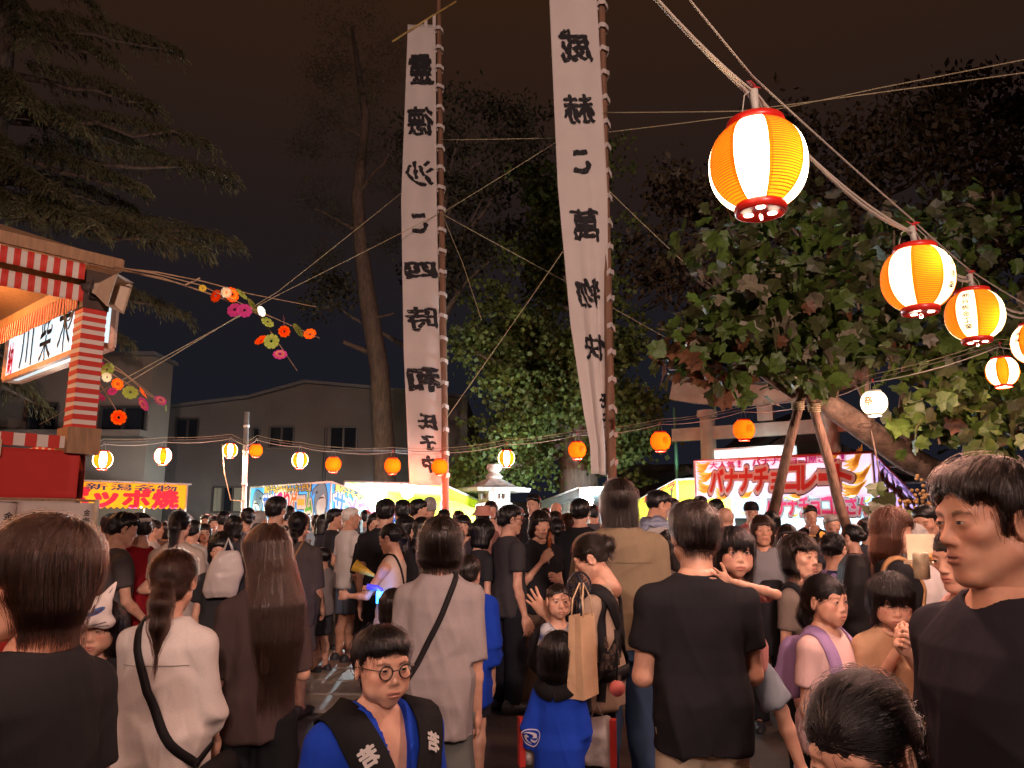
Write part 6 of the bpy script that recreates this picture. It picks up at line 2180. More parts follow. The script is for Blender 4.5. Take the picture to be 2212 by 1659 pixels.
def pipes(parent, segs, m, name='frame_pipe', r=0.018):
 for a, b in segs:
  MB().tube([Vector(a), Vector(b)], r, 8).build(name, m, parent, True)
def counter(parent, a, b, depth, h, m):
 a, b = Vector(a), Vector(b)
 mb = MB()
 d = (b - a).normalized(); n = Vector((-d.y, d.x, 0))
 if n.y < 0: n = -n
 mb.beam(a + n * depth / 2 + Vector((0, 0, h)), b + n * depth / 2 + Vector((0, 0, h)), depth, .04)
 mb.beam(a + n * .02 + Vector((0, 0, h / 2)), b + n * .02 + Vector((0, 0, h / 2)), .03, h - .05)
 return mb.build('counter', m, parent)
INK = lambda n, c, e=0.0: mat('print_' + n, c, .7, noise=.03, trans=.45)
PRINT = {'white': INK('white', (.80, .78, .76)), 'black': INK('black', (.02, .02, .02)), 'red': INK('red', (.62, .045, .03)), 'magenta': INK('magenta', (.55, .03, .33)), 'pinkred': INK('pinkred', (.60, .03, .12)),
   'yellow': INK('yellow', (.86, .68, .10)), 'gold': INK('gold', (.80, .54, .08)), 'navy': INK('navy', (.03, .05, .22)), 'blue': INK('blue', (.03, .14, .60)), 'violet': INK('violet', (.20, .10, .55)),
   'green': INK('green', (.12, .50, .08)), 'orange': INK('orange', (.75, .20, .03)), 'sky': INK('sky', (.38, .66, .80)), 'shark': INK('shark', (.20, .34, .50)), 'paleblue': INK('paleblue', (.62, .78, .84)), 'lilac': INK('lilac', (.40, .25, .62))}
def word(sheet, parent, text, u0, u1, v, h, col, out1=None, out2=None, wt=.06, bump=.004, colors=None, shear=.0, off0=.006, skip=()):
 n = len(text)
 pos = [(u0 + (u1 - u0) * (i + .5) / n) for i in range(n)]
 cw = (u1 - u0) / n * sheet.W * .86
 its = []
 for i, ch in enumerate(text):
  if ch in ' 　': continue
  w, hh = cw, h
  if ch in '!！ー一': w = cw * (.30 if ch in '!！' else .95); hh = h if ch in '!！' else h * .20
  if ch in 'ョッ': w *= .8; hh *= .72
  its.append((ch, pos[i], v + ((.12 * h / sheet.Hh) if ch in 'ョッ' else 0), w, hh, shear, i))
 if out2: sheet.letters([(a, b, c, w * 1.16, x * 1.14, s) for a, b, c, w, x, s, _ in its], PRINT[out2], parent, 'letter_outline', off0, wt + .089)
 if out1: sheet.letters([(a, b, c, w * 1.08, x * 1.07, s) for a, b, c, w, x, s, _ in its], PRINT[out1], parent, 'letter_outline', off0 + bump, wt + .078)
 if colors:
  for k, cl in enumerate(dict.fromkeys(colors)):
   sheet.letters([t[:6] for t in its if colors[t[6] % len(colors)] == cl], PRINT[cl], parent, 'lettering', off0 + bump * 2, wt)
 else:
  sheet.letters([t[:6] for t in its], PRINT[col], parent, 'lettering', off0 + bump * 2, wt)
def crescent(s, rot, bend=.55, n=9):
 up, lo = [], []
 for i in range(n):
  t = -1 + 2 * i / (n - 1)
  th = (1 - abs(t) ** 2.2) * .17 + .015
  x, y = t, bend * t * t
  nx, ny = -2 * bend * t, 1.0; L = math.hypot(nx, ny)
  up.append((x + nx / L * th, y + ny / L * th)); lo.append((x - nx / L * th, y - ny / L * th))
 pts = up + lo[::-1]
 c, s_ = math.cos(rot), math.sin(rot)
 return [((x * c - y * s_) * s, (x * s_ + y * c) * s) for x, y in pts]
def banana_stall():
 TL, TR = at(1500, 997, 13.3), at(1884, 976, 11.5)
 zt = 2.56
 TL.z = TR.z = zt
 TL = at(1500, 997, (zt - CAM_Z) / ((ray(1500, 997)[2]) / ray(1500, 997)[1])); TR = at(1884, 976, (zt - CAM_Z) / (ray(1884, 976)[2] / ray(1884, 976)[1]))
 r = empty('banana_stall', (TL.x, TL.y, 0), label='pink banana chocolate stall with a lettered front banner', cat='stall')
 off = Vector(r.location)
 TL, TR = TL - off, TR - off
 d = (TR - TL).normalized(); n = Vector((-d.y, d.x, 0))
 if n.y < 0: n = -n
 hb = .66
 pink = sheetmat('banana_cloth', [(.84, .74, .82)], trans=.55)
 S = Sheet(TL, TR, TL - Vector((0, 0, hb)) - d * .03, TR - Vector((0, 0, hb)), wave=.012, nw=3, seed=1)
 S.mesh('front_banner', pink, r, 70, 12, scallop=.07, nsc=9)
 rr = random.Random(4)
 # printed cloudy lower half and bananas
 bun = []
 for (u, v, s, ro) in ((.06, .18, .15, .3), (.08, .42, .17, .2), (.07, .72, .17, -.1), (.32, .93, .13, .2), (.60, .94, .13, 0), (.92, .20, .20, .9), (.94, .55, .19, .5), (.90, .86, .2, .3), (.18, .90, .16, .0), (.80, .14, .13, .4)):
  for k in range(4):
   bun.append((u, v + .045 * (k - 1.5), crescent(s * (1 - .06 * k), ro + .16 * (k - 1.5) + rr.uniform(-.05, .05))))
 S.shapes([b for i, b in enumerate(bun) if i % 4 in (0, 2)], PRINT['yellow'], r, 'printed_bananas', .004)
 S.shapes([b for i, b in enumerate(bun) if i % 4 in (1, 3)], PRINT['gold'], r, 'printed_bananas', .006)
 word(S, r, '大人気！', .10, .31, .12, .105, 'magenta', 'white', None, .028, off0=.009)
 word(S, r, 'バナナチョコ屋さん！', .36, .88, .10, .11, 'magenta', 'white', None, .028, off0=.009)
 word(S, r, 'バナナチョコレート', .10, .895, .52, .36, 'red', 'white', 'black', .035, off0=.010, bump=.005, shear=.05)
 # lower apron
 a0, a1 = TL.lerp(TR, .19) + n * .25, TL.lerp(TR, .975) + n * .25
 zt2, zb2 = 1.97, 1.60
 A = Sheet(Vector((a0.x, a0.y, zt2)), Vector((a1.x, a1.y, zt2)), Vector((a0.x, a0.y, zb2)), Vector((a1.x, a1.y, zb2)), wave=.010, nw=2)
 A.mesh('lower_apron', sheetmat('apron_cloth', [(.55, .76, .82)], trans=.55), r, 50, 6)
 A.shapes([(u, v, crescent(.09, ro)) for u, v, ro in ((.28, .85, .2), (.45, .9, 0), (.62, .88, .3), (.80, .9, -.2), (.95, .3, .6), (.95, .75, .4), (.40, .12, 3.0), (.70, .12, 2.9), (.10, .8, .1))], PRINT['yellow'], r, 'printed_bananas', .004)
 word(A, r, 'バナナチョコ屋さん', .25, .96, .50, .26, 'pinkred', 'white', 'black', .03, off0=.008)
 # side awning falling to the back
 BR = TR + n * 2.3 + Vector((0, 0, -.62)); BL = TL + n * 2.3 + Vector((0, 0, -.62))
 P = Sheet(TR, BR, TR - Vector((0, 0, hb)), BR - Vector((0, 0, .50)), wave=.012, nw=2)
 P.n = np.array(d)
 P.mesh('side_banner', sheetmat('banana_side_cloth', [(.70, .56, .76)], trans=.5), r, 30, 8, scallop=.05, nsc=5)
 word(P, r, 'バナナチョコ屋さん', .04, .96, .15, .10, 'lilac', 'white', None, .02)
 P.shapes([(u, v, crescent(.14, ro)) for u, v, ro in ((.1, .75, .4), (.35, .8, .2), (.6, .8, 0), (.85, .75, .3), (.5, .45, 1.2))], PRINT['yellow'], r, 'printed_bananas', .006)
 word(P, r, 'バナナチョコ', .06, .9, .50, .26, 'red', 'white', 'black', .05, off0=.008)
 roof = Sheet(TL, TR, BL, BR, wave=.01, nw=2)
 roof.mesh('roof_sheet', mat('roof_sheet_red', (.36, .04, .05), .7, trans=.3), r, 16, 10, off=.02)
 segs = [(TL, TR), (TR, BR), (TL, BL), (BL, BR)]
 pipes(r, segs, MPIPER, r=.022)
 for p in (TL, TR, BL, BR): pipes(r, [(p, Vector((p.x, p.y, 0)))], MPIPE)
 for t in (.35, .7): pipes(r, [(TR.lerp(BR, t) - d * .3 + Vector((0, 0, .04)), TR.lerp(BR, t) + d * .28 + Vector((0, 0, .04)))], MPIPE)
 for k in range(9):
  q = TL.lerp(TR, (k + .5) / 9)
  MB().tube([q + Vector((0, -.03, -.03)), q + Vector((.01, 0, .03)), q + Vector((.0, .03, -.02))], .008, 5).build('banner_tie', MROPE, r)
 counter(r, TL * 1 + n * .35 - Vector((0, 0, zt)), TR + n * .35 - Vector((0, 0, zt)), .7, .85, mat('counter_cloth', (.50, .42, .45), .8))
 # dark inner curtain and goods
 bk = Sheet(BL + Vector((0, 0, 0)), BR, Vector((BL.x, BL.y, .8)), Vector((BR.x, BR.y, .8)), wave=.03, nw=4)
 bk.mesh('back_curtain', mat('inner_curtain', (.09, .11, .13), .8, noise=.3), r, 30, 6)
 bd = MB()
 for k in range(14):
  q = TL.lerp(TR, .08 + .06 * k) + n * .55
  bd.box((q.x, q.y, .93), (.10, .07, .12), rz=rr.uniform(0, 1))
 bd.build('goods', mat('goods_mix', (.45, .25, .18), .6, noise=.5, scale=6), r)['kind'] = 'stuff'
 for t in (.10, .30, .50, .70, .90):
  bulb(off + TL.lerp(TR, t) + n * .55 + Vector((0, 0, -.30)), r, 380, .045)
 return r, off, TL, TR, n
def shark(S, r, u, v, s, flip):
 """cartoon shark head printed on the cloth: outline, body, belly, eye, mouth"""
 f = -1 if flip else 1
 body = [(-.1, .50), (.12, .55), (.30, .42), (.40, .18), (.42, -.15), (.34, -.45), (.10, -.55), (-.18, -.52), (-.34, -.30), (-.40, .0), (-.30, .25), (-.55, .10), (-.48, .32), (-.30, .42)]
 belly = [(.05, .10), (.22, .18), (.34, .02), (.36, -.20), (.28, -.42), (.05, -.50), (-.12, -.45), (-.22, -.22), (-.12, .0)]
 mouth = [(-.15, -.02), (.0, .08), (.18, .10), (.30, .03), (.18, .055), (.0, .03)]
 grow = lambda P, k: [(x * k, y * k) for x, y in P]
 sc = lambda P: [(f * x * s, y * s) for x, y in P]
 circ = lambda cx, cy_, rd: [(cx + rd * math.cos(t), cy_ + rd * math.sin(t)) for t in np.linspace(0, 6.283, 13)[:-1]]
 S.shapes([(u, v, sc(grow(body, 1.07)))], PRINT['black'], r, 'printed_outline', .005)
 S.shapes([(u, v, sc(body))], PRINT['shark'], r, 'printed_shark', .008)
 S.shapes([(u, v, sc(belly))], PRINT['paleblue'], r, 'printed_belly', .011)
 S.shapes([(u, v, sc(mouth)), (u, v, sc(circ(-.22, .24, .05)))], PRINT['black'], r, 'printed_mouth', .014)
def shark_stall():
 def solve(u, v, z):
  a, fy, fz = ray(u, v); t = (z - CAM_Z) / fz
  return Vector((a * t, fy * t, z))
 zt = 2.30
 TL, TR = solve(542, 1053, zt), solve(716, 1041, zt)
 r = empty('shark_stall', (TL.x, TL.y, 0), label='bright blue shark fishing game stall with cartoon sharks', cat='stall')
 off = Vector(r.location); TL, TR = TL - off, TR - off
 d = (TR - TL).normalized(); n = Vector((-d.y, d.x, 0))
 if n.y < 0: n = -n
 blue = sheetmat('shark_cloth', [(.12, .50, .80)], trans=.5)
 S = Sheet(TL, TR, TL - Vector((0, 0, .80)), TR - Vector((0, 0, .80)), wave=.012, nw=3, seed=2)
 S.mesh('front_banner', blue, r, 50, 10)
 S.shapes([(.5, .84, [(-1.6, -.12), (1.6, -.12), (1.6, .02), (1.1, .09), (.6, .03), (.1, .10), (-.4, .03), (-.9, .09), (-1.6, .02)])], PRINT['sky'], r, 'printed_waves', .004)
 shark(S, r, .11, .50, .60, True); shark(S, r, .89, .42, .62, False)
 word(S, r, '男の子も女の子もみんな大好き！', .20, .80, .10, .135, 'yellow', 'black', None, .022, off0=.014)
 word(S, r, 'サメつりゲーム', .19, .81, .46, .42, 'blue', 'white', 'black', .03, colors=['blue', 'violet', 'magenta', 'pinkred', 'orange', 'yellow', 'green'], off0=.014)
 BR = TR + n * 2.2 + Vector((0, 0, -.55)); BL = TL + n * 2.2 + Vector((0, 0, -.55))
 BR = TR + Vector((1.05, 1.0, -.42))
 P = Sheet(TR, BR, TR - Vector((0, 0, .80)), BR - Vector((0, 0, .80)), wave=.010, nw=2)
 P.n = np.array((.6, -.75, 0)); P.n /= np.linalg.norm(P.n)
 P.mesh('side_banner', blue, r, 30, 10)
 word(P, r, '男の子も女の子もみんな', .05, .97, .10, .13, 'yellow', 'black', None, .022)
 word(P, r, 'サメつりゲ', .04, 1.0, .45, .38, 'blue', 'white', 'black', .03, colors=['blue', 'violet', 'magenta', 'pinkred', 'orange'])
 roof = Sheet(TL, TR, BL, BR, wave=.01, nw=2)
 roof.mesh('roof_sheet', mat('roof_sheet_blue', (.25, .42, .50), .7, trans=.3), r, 12, 8, off=.02)
 pipes(r, [(TL, TR), (TR, BR), (TL, BL), (BL, BR)], MPIPE, r=.02)
 for p in (TL, TR, BL, BR): pipes(r, [(p, Vector((p.x, p.y, 0)))], MPIPE)
 counter(r, TL + n * .3 - Vector((0, 0, zt)), TR + n * .3 - Vector((0, 0, zt)), .8, .7, mat('pool_rim', (.30, .55, .65), .5))
 for k in range(9):
  q = TL.lerp(TR, (k + .5) / 9)
  MB().tube([q + Vector((0, -.03, -.03)), q + Vector((.01, 0, .03)), q + Vector((.0, .03, -.02))], .008, 5).build('banner_tie', MROPE, r)
 for t in (.15, .42, .66): bulb(off + TL.lerp(TR, t) + n * .6 + Vector((0, 0, -.35)), r, 150, .05)
 # hanging prizes at the corner
 rr = random.Random(8)
 cols = ['white', 'red', 'yellow', 'blue', 'black', 'orange']
 for k in range(16):
  q = BR + Vector((rr.uniform(-.25, .35), rr.uniform(-.2, .1), rr.uniform(-.55, -.05)))
  b = MB().lathe([(.01, .07), (.05, .04), (.06, 0), (.045, -.05), (.01, -.07)], 8, tuple(q)); b.lathe([(.01, .05), (.035, .03), (.035, -.01), (.01, -.03)], 8, (q.x + .01, q.y, q.z + .09))
  b.build('hanging_prize', PRINT[cols[k % 6]], r, True)
 return r, off, TL, TR, n
def yellow_stall():
 def solve(u, v, z):
  a, fy, fz = ray(u, v); t = (z - CAM_Z) / fz
  return Vector((a * t, fy * t, z))
 zt = 2.28
 TR = solve(405, 1046, zt); TL = solve(120, 1036, zt)
 r = empty('snack_stall', (TL.x, TL.y, 0), label='orange yellow snack stall banner beside the red drum platform', cat='stall')
 off = Vector(r.location); TL, TR = TL - off, TR - off
 d = (TR - TL).normalized(); n = Vector((-d.y, d.x, 0))
 if n.y < 0: n = -n
 S = Sheet(TL, TR, TL - Vector((0, 0, .50)), TR - Vector((0, 0, .50)), wave=.012, nw=3, seed=2)
 S.mesh('front_banner', sheetmat('snack_cloth', [(.86, .52, .030)], trans=.5), r, 90, 8, scallop=.10, nsc=22)
 word(S, r, '新潟名物', .20, .92, .20, .12, 'navy', None, None, .02)
 word(S, r, 'ポッポ焼', .02, .94, .60, .34, 'pinkred', None, None, .055, off0=.006)
 BR = TR + n * 2.0 + Vector((0, 0, -.3)); BL = TL + n * 2.0 + Vector((0, 0, -.3))
 Sheet(TL, TR, BL, BR, wave=.01).mesh('roof_sheet', mat('roof_sheet_yellow', (.55, .34, .06), .7, trans=.3), r, 12, 8, off=.02)
 pipes(r, [(TL, TR + d * .08), (TR, BR), (TL, BL), (BL, BR)], MPIPE, r=.02)
 for p in (TL, TR, BL, BR): pipes(r, [(p, Vector((p.x, p.y, 0)))], MPIPE)
 for k in range(8):
  q = TL.lerp(TR, (k + .5) / 8)
  MB().tube([q + Vector((0, -.03, -.03)), q + Vector((.01, 0, .03)), q + Vector((.0, .03, -.02))], .010, 5).build('banner_tie', MROPE, r)
 counter(r, TL + n * .3 - Vector((0, 0, zt)), TR + n * .3 - Vector((0, 0, zt)), .7, .85, mat('counter_cloth', (.50, .42, .45), .8))
 for t in (.3, .55, .72, .93): bulb(off + TL.lerp(TR, t) + n * .5 + Vector((0, 0, -.42)), r, 150, .04, col=(1, .88, .62))
 return r, off, TL, TR, n
def tent(name, label, FL, FR, BL, BR, col, bulbs, power, ridge_drop=.25, front=None):
 r = empty(name, (FL.x, FL.y, 0), label=label, cat='tent')
 off = Vector(r.location)
 FL, FR, BL, BR = [p - off for p in (FL, FR, BL, BR)]
 m = mat(name + '_' + '%.2f' % col[0] + '_sheet', col, .65, noise=.08, scale=3, trans=.45, bump=.2, bscale=8)
 s = Sheet(FL, FR, BL, BR, wave=.012, nw=3)
 s.mesh('roof_sheet', m, r, 20, 14, off=.02)
 for a, b in ((FL, BL), (FR, BR)):
  v = Sheet(a, b, a - Vector((0, 0, .22)), b - Vector((0, 0, .22)), wave=.01); v.mesh('valance', m, r, 14, 4, scallop=.15, nsc=9)
 k = Sheet(BL, BR, Vector((BL.x, BL.y, .8)), Vector((BR.x, BR.y, .8)), wave=.03, nw=3)
 k.mesh('back_sheet', m, r, 20, 6)
 pipes(r, [(FL, FR), (FR, BR), (FL, BL), (BL, BR)], MPIPE, r=.022)
 for t in (.33, .66): pipes(r, [(FL.lerp(FR, t), BL.lerp(BR, t))], MPIPE, 'rafter_pipe', .014)
 for t in (.4, .75): pipes(r, [(FL.lerp(BL, t), FR.lerp(BR, t))], MPIPE, 'purlin_pipe', .014)
 for p in (FL, FR, BL, BR): pipes(r, [(p, Vector((p.x, p.y, 0)))], MPIPE, r=.022)
 mid = FL.lerp(FR, .5)
 dd = (FR - FL).normalized(); nn = Vector((-dd.y, dd.x, 0))
 if nn.y < 0: nn = -nn
 counter(r, Vector((FL.x, FL.y, 0)) + nn * .3, Vector((FR.x, FR.y, 0)) + nn * .3, .7, .8, mat('counter_cloth', (.50, .42, .45), .8))
 for p in bulbs: bulb(p, r, power, .13)
 return r, off, FL, FR, nn
bs = banana_stall(); ss = shark_stall(); ys = yellow_stall()
tent('yellow_tent', 'open yellow green tent with two dazzling bulbs behind the left banner', at(745, 1040, 16.0), at(956, 1046, 14.9), at(905, 1078, 18.6), at(1046, 1086, 17.6), (.62, .68, .06), [at(822, 1064, 16.2), at(880, 1062, 16.0)], 900)
tent('white_tent', 'pale white tent glowing blue beside the stone lantern', at(1252, 1053, 15.8), at(1345, 1052, 15.2), at(1152, 1090, 19), at(1300, 1086, 18.5), (.55, .62, .64), [at(1268, 1080, 15.5)], 420)
t2 = tent('pickle_stall', 'lemon yellow stall banner between the towel man and the banana stall', at(1462, 1036, 15.2), at(1580, 1030, 14.4), at(1372, 1084, 17.2), at(1560, 1080, 17.6), (.70, .66, .04), [at(1500, 1090, 15.6)], 130)
def yellow_sign():
 r, off, FL, FR, nn = t2
 a, b = at(1372, 1084, 17.2) - off, at(1462, 1036, 15.2) - off
 m = sheetmat('lemon_cloth', [(.72, .66, .03)])
 S = Sheet(a, b, a - Vector((0, 0, .50)), b - Vector((0, 0, .62)), wave=.01)
 S.n = np.array((-.5, -.86, 0)); S.mesh('side_banner', m, r, 20, 6, off=.03)
 word(S, r, 'カステラ', .2, .98, .14, .12, 'red', None, None, .03, off0=.036)
 word(S, r, 'くん', .62, 1.0, .55, .30, 'black', None, None, .03, off0=.036)
 F = Sheet(FL, FR, FL - Vector((0, 0, .62)), FR - Vector((0, 0, .62)), wave=.01)
 F.mesh('front_banner', m, r, 20, 6)
 for k in range(5):
  q = a.lerp(b, (k + .5) / 5)
  MB().tube([q + Vector((0, -.03, -.03)), q + Vector((.01, 0, .03)), q + Vector((.0, .03, -.02))], .010, 5).build('banner_tie', MROPE, r)
yellow_sign()
def white_sign():
 Y = 15.2
 a, b = at(1545, 990, 15.6), at(1720, 972, 14.6)
 a.z = b.z = at(1630, 968, 15).z
 r = empty('lit_signboard', a, label='white lit signboard peeping over the banana stall roof', cat='sign')
 w = mat('lit_white_board', (.8, .85, .88), .4, noise=0, emit=(.70, .93, 1.0), estr=.65)
 d = b - a
 for k in range(3):
  p, q = d * (k / 3 + .004), d * ((k + 1) / 3 - .004)
  m = MB(); m.beam(p + Vector((0, 0, -.25)), q + Vector((0, 0, -.25)), .10, .50); m.build('panel', w, r)
 f = MB(); f.beam(Vector((0, 0, .02)), d + Vector((0, 0, .02)), .12, .03); f.beam(Vector((0, 0, -.52)), d + Vector((0, 0, -.52)), .12, .03); f.build('frame', MPIPE, r)
 for p in (Vector((0.05, 0.03, 0)), d * .97 + Vector((0, .03, 0))): MB().tube([p + Vector((0, .06, 0)), p + Vector((0, .06, -a.z))], .03, 8).build('leg', MPIPE, r)
 point_light('sign_light', a + d / 2 + Vector((0, -.4, .1)), 8, (.75, .95, 1), .2)
white_sign()
gp = at(1466, 1126, 16.5)
tag(MB().tube([(gp.x, gp.y, 0), (gp.x, gp.y, at(1462, 880, 16.5).z)], .035, 8).build('green_pole', mat('green_paint', (.03, .12, .07), .5)), 'thin green pole beside the torii gate', 'pole')
# ------------------------------------------------------------------ leafy tree on wooden props, at the right
def leaf_shape(seed):
 r = random.Random(seed)
 # four-pointed leaf with a notched tip, folded on the midrib
 out = [(0, 0), (.20, -.04), (.46, .10), (.40, .34), (.52, .58), (.30, .66), (.22, .92), (0, .80)]
 V = [(0, 0, 0), (0, .40, -.03), (0, .80, -.10)]
 bend = r.uniform(.05, .22); droop = r.uniform(.10, .35)
 side = []
 for s in (-1, 1):
  b = len(V)
  for x, y in out[1:-1]:
   xx, yy = s * x * r.uniform(.9, 1.1), y * r.uniform(.95, 1.05)
   V.append((xx, yy, bend * abs(xx) * 1.2 - droop * yy * yy + r.uniform(-.03, .03)))
  side.append(list(range(b, b + 6)))
 F = []
 for s, q in zip((-1, 1), side):
  f = [(0, q[0], q[1], 1), (1, q[1], q[2]), (1, q[2], q[3], q[4]), (1, q[4], q[5], 2)]
  F += [t if s > 0 else t[::-1] for t in f]
 F.append((0, 1, 2)) if False else None
 return np.array(V), F
def tulip_tree():
 Y = 8.8
 base = at(2150, 1126, 9.6)
 r = empty('leafy_tree', (base.x, base.y, 0), label='leaning broad leaved tree propped on two wooden poles', cat='tree')
 off = Vector(r.location)
 P = lambda u, v, y: at(u, v, y) - off
 bark = mat('bark_leaning', (0.17, 0.115, 0.080), .9, noise=.4, scale=5, bump=.7, bscale=18, stretch=(2, 2, 2))
 mb = MB()
 main = [Vector((0.1, 0, -.1)), Vector((.05, 0, .5)), P(2075, 1050, 9.4), P(1960, 990, 9.1), P(1880, 935, 8.9), P(1800, 880, 8.75), P(1722, 822, 8.6)]
 mb.tube(main, 0, 14, radii=[.28, .21, .165, .155, .145, .13, .10])
 mb.tube([P(1735, 850, 8.62), P(1715, 815, 8.55), P(1700, 806, 8.5)], 0, 12, radii=[.11, .10, .085])
 mb.lathe([(.085, 0), (.10, .03), (.07, .05), (.02, .03)], 12, tuple(P(1866, 925, 8.75)))
 br = [(main[5], (1620, 660, 8.2)), (main[5], (1500, 760, 8.0)), (main[4], (1760, 560, 8.6)), (main[4], (1850, 640, 8.0)), (main[3], (1960, 700, 8.4)), (main[2], (2100, 800, 8.6)), (main[2], (2180, 620, 9.2)), (main[3], (2060, 560, 9)), (main[6], (1560, 560, 9.0)),
   (main[2], (2200, 920, 8.4)), (main[3], (1990, 860, 8.3)), (main[6], (1450, 700, 8.4)), (main[6], (1640, 780, 8.0)), (main[3], (1930, 480, 9.4)), (main[5], (1700, 470, 9.5))]
 for k, (a, b) in enumerate(br):
  limb(mb, a, P(*b), .05, .012, 7, .10, k + 40, 7)
 mb.build('trunk', bark, r, True)
 tw = MB()
 tw.tube([P(1904, 1062, 8.3), P(1896, 1000, 8.3), P(1882, 930, 8.4)], .008, 5)
 tw.tube([P(2030, 960, 8.3), P(2010, 860, 8.4), P(1985, 800, 8.6)], .012, 5)
 tw.build('hanging_twig', bark, r, True)
 # leaves
 rr = np.random.default_rng(11)
 blobs = [(1500, 740, 8.0, 60, 55), (1470, 770, 8.2, 50, 40), (1560, 690, 8.2, 70, 60), (1640, 640, 8.4, 80, 60), (1720, 620, 8.6, 80, 60), (1620, 740, 7.9, 90, 70), (1700, 730, 8.0, 90, 60), (1780, 700, 8.0, 80, 70), (1850, 760, 8.0, 80, 60), (1560, 800, 8.2, 70, 50),
    (1650, 560, 8.9, 90, 60), (1780, 560, 8.9, 90, 60), (1900, 640, 8.6, 90, 70), (1980, 740, 8.5, 90, 80), (2080, 800, 8.7, 90, 80), (2160, 720, 9.0, 90, 90), (2060, 620, 9.2, 90, 80), (1920, 520, 9.5, 100, 70), (1560, 530, 9.3, 80, 50), (2180, 880, 8.6, 70, 70), (2080, 900, 8.5, 80, 60), (1990, 900, 8.4, 60, 50), (2150, 980, 8.6, 60, 40), (1700, 460, 9.8, 110, 60), (2100, 480, 9.8, 100, 70), (1740, 800, 8.0, 70, 30), (1800, 640, 8.3, 80, 60), (1690, 680, 8.1, 90, 60)]
 pts = []
 for (u, v, y, su, sv) in blobs:
  m = int(su * sv / 54)
  for _ in range(m):
   g = rr.normal(0, 1, 3)
   pts.append((u + g[0] * su * .62, v + g[1] * sv * .60, y + g[2] * .35))
 pts = [p for p in pts if not (abs(p[0] - 1888) < 75 and abs(p[1] - 870) < 70 and p[2] < 8.35)]
 pts = [p for p in pts if not (p[0] > 1890 and p[1] > 1010) and not (1500 < p[0] < 1880 and p[1] > 870)]
 hand = [(1888, 1044, 7.9), (1862, 1092, 7.8), (1910, 1084, 7.8), (1952, 1106, 7.9), (1935, 1090, 8.0), (1935, 905, 8.3), (1970, 890, 8.4), (1960, 1140, 8.0)]
 pts = hand + sorted(pts, key=lambda p: p[2])
 shapes = [leaf_shape(k) for k in range(6)]
 leafm = [mat('tulip_leaf', (.070, .115, .018), .5, noise=.35, scale=9, trans=.28), mat('tulip_leaf_dull', (.060, .066, .020), .5, noise=.35, scale=9, trans=.25),
    mat('tulip_leaf_brown', (.15, .060, .026), .55, noise=.35, scale=9, trans=.3), mat('tulip_leaf_pale', (.20, .17, .11), .5, noise=.25, scale=9, trans=.2)]
 meshes = {}
 VV, FF, MI, nn = [], [], [], 0
 for i, (u, v, y) in enumerate(pts):
  c = P(u, v, y)
  big = i < len(hand)
  s = rr.uniform(.13, .25) * (1.35 if big else 1)
  tilt = rr.uniform(-1.6, .5); yaw = rr.uniform(0, 6.28); roll = rr.normal(0, .6)
  if big: yaw = rr.uniform(2.2, 4.0); tilt = rr.uniform(-.9, -.3)
  mi = 2 if (u < 1640 and v > 720 and rr.random() < .30) or rr.random() < .02 else (3 if (v < 760 and rr.random() < .14) else (1 if rr.random() < .35 else 0))
  k = int(rr.integers(0, 6))
  M = Matrix.Translation(c) @ Euler((tilt, roll, yaw), 'XYZ').to_matrix().to_4x4() @ Matrix.Scale(s, 4)
  if i < 292:
   if (k, mi) not in meshes:
    me = fast_mesh('leaf', shapes[k][0], shapes[k][1], False); me.materials.append(leafm[mi]); meshes[(k, mi)] = me
   o = link_mesh('leaf', meshes[(k, mi)], r); o.matrix_basis = M
  else:
   A = np.array(M.to_3x3()); t = np.array(M.translation)
   VV.append(shapes[k][0] @ A.T + t); FF += [tuple(q + nn for q in f) for f in shapes[k][1]]; MI += [mi] * len(shapes[k][1]); nn += len(shapes[k][0])
 me = fast_mesh('foliage', np.vstack(VV), FF, False, None, MI)
 o = link_mesh('foliage', me, r, leafm); o['kind'] = 'stuff'
 # dry fruit clusters
 fr = MB()
 for k in range(46):
  q = P(1985 + rr.normal(0, 26), 1085 + rr.normal(0, 22), 8.4 + rr.normal(0, .1))
  fr.lathe([(.004, .022), (.018, .012), (.020, 0), (.014, -.014), (.003, -.022)], 7, tuple(q))
 o = fr.build('seed_clusters', mat('dry_seed', (.30, .16, .05), .7, noise=.4, scale=12), r, True); o['kind'] = 'stuff'
 # props: barked poles with rope lashing
 wm = mat('prop_log', (0.19, 0.11, 0.072), .9, noise=.5, scale=6, bump=.9, bscale=16, stretch=(4, 4, 1))
 for k, (t, b, lab) in enumerate((((1738, 826, 8.35), (1668, 1118, 8.1), 'left hand rough log prop holding up the leafy tree'), ((1742, 830, 8.42), (1832, 1150, 8.3), 'right hand rough log prop holding up the leafy tree'))):
  a, q = at(*t), at(*b)
  d = (q - a); s = a.z / (a.z - q.z)
  g = a + d * s
  pr = empty('tree_prop', g, label=lab, cat='tree prop', group='log props under the leafy tree')
  n = 10
  pts_ = [(g.lerp(a, i / n) - g) + Vector((rr.normal(0, .006), rr.normal(0, .006), 0)) for i in range(n + 1)]
  MB().tube(pts_ + [pts_[-1] + (pts_[-1] - pts_[-2]) * .25], 0, 12, radii=list(np.linspace(.062, .048, n + 1)) + [.046]).build('log', wm, pr, True)
  rp = MB()
  for j in range(5): rp.tube([pts_[-2] + Vector((.062 * math.cos(x), .062 * math.sin(x), .02 * j + .01 * math.sin(x))) for x in np.linspace(0, 6.28, 13)], .008, 5)
  rp.build('rope_lashing', MROPE, pr, True)
tulip_tree()
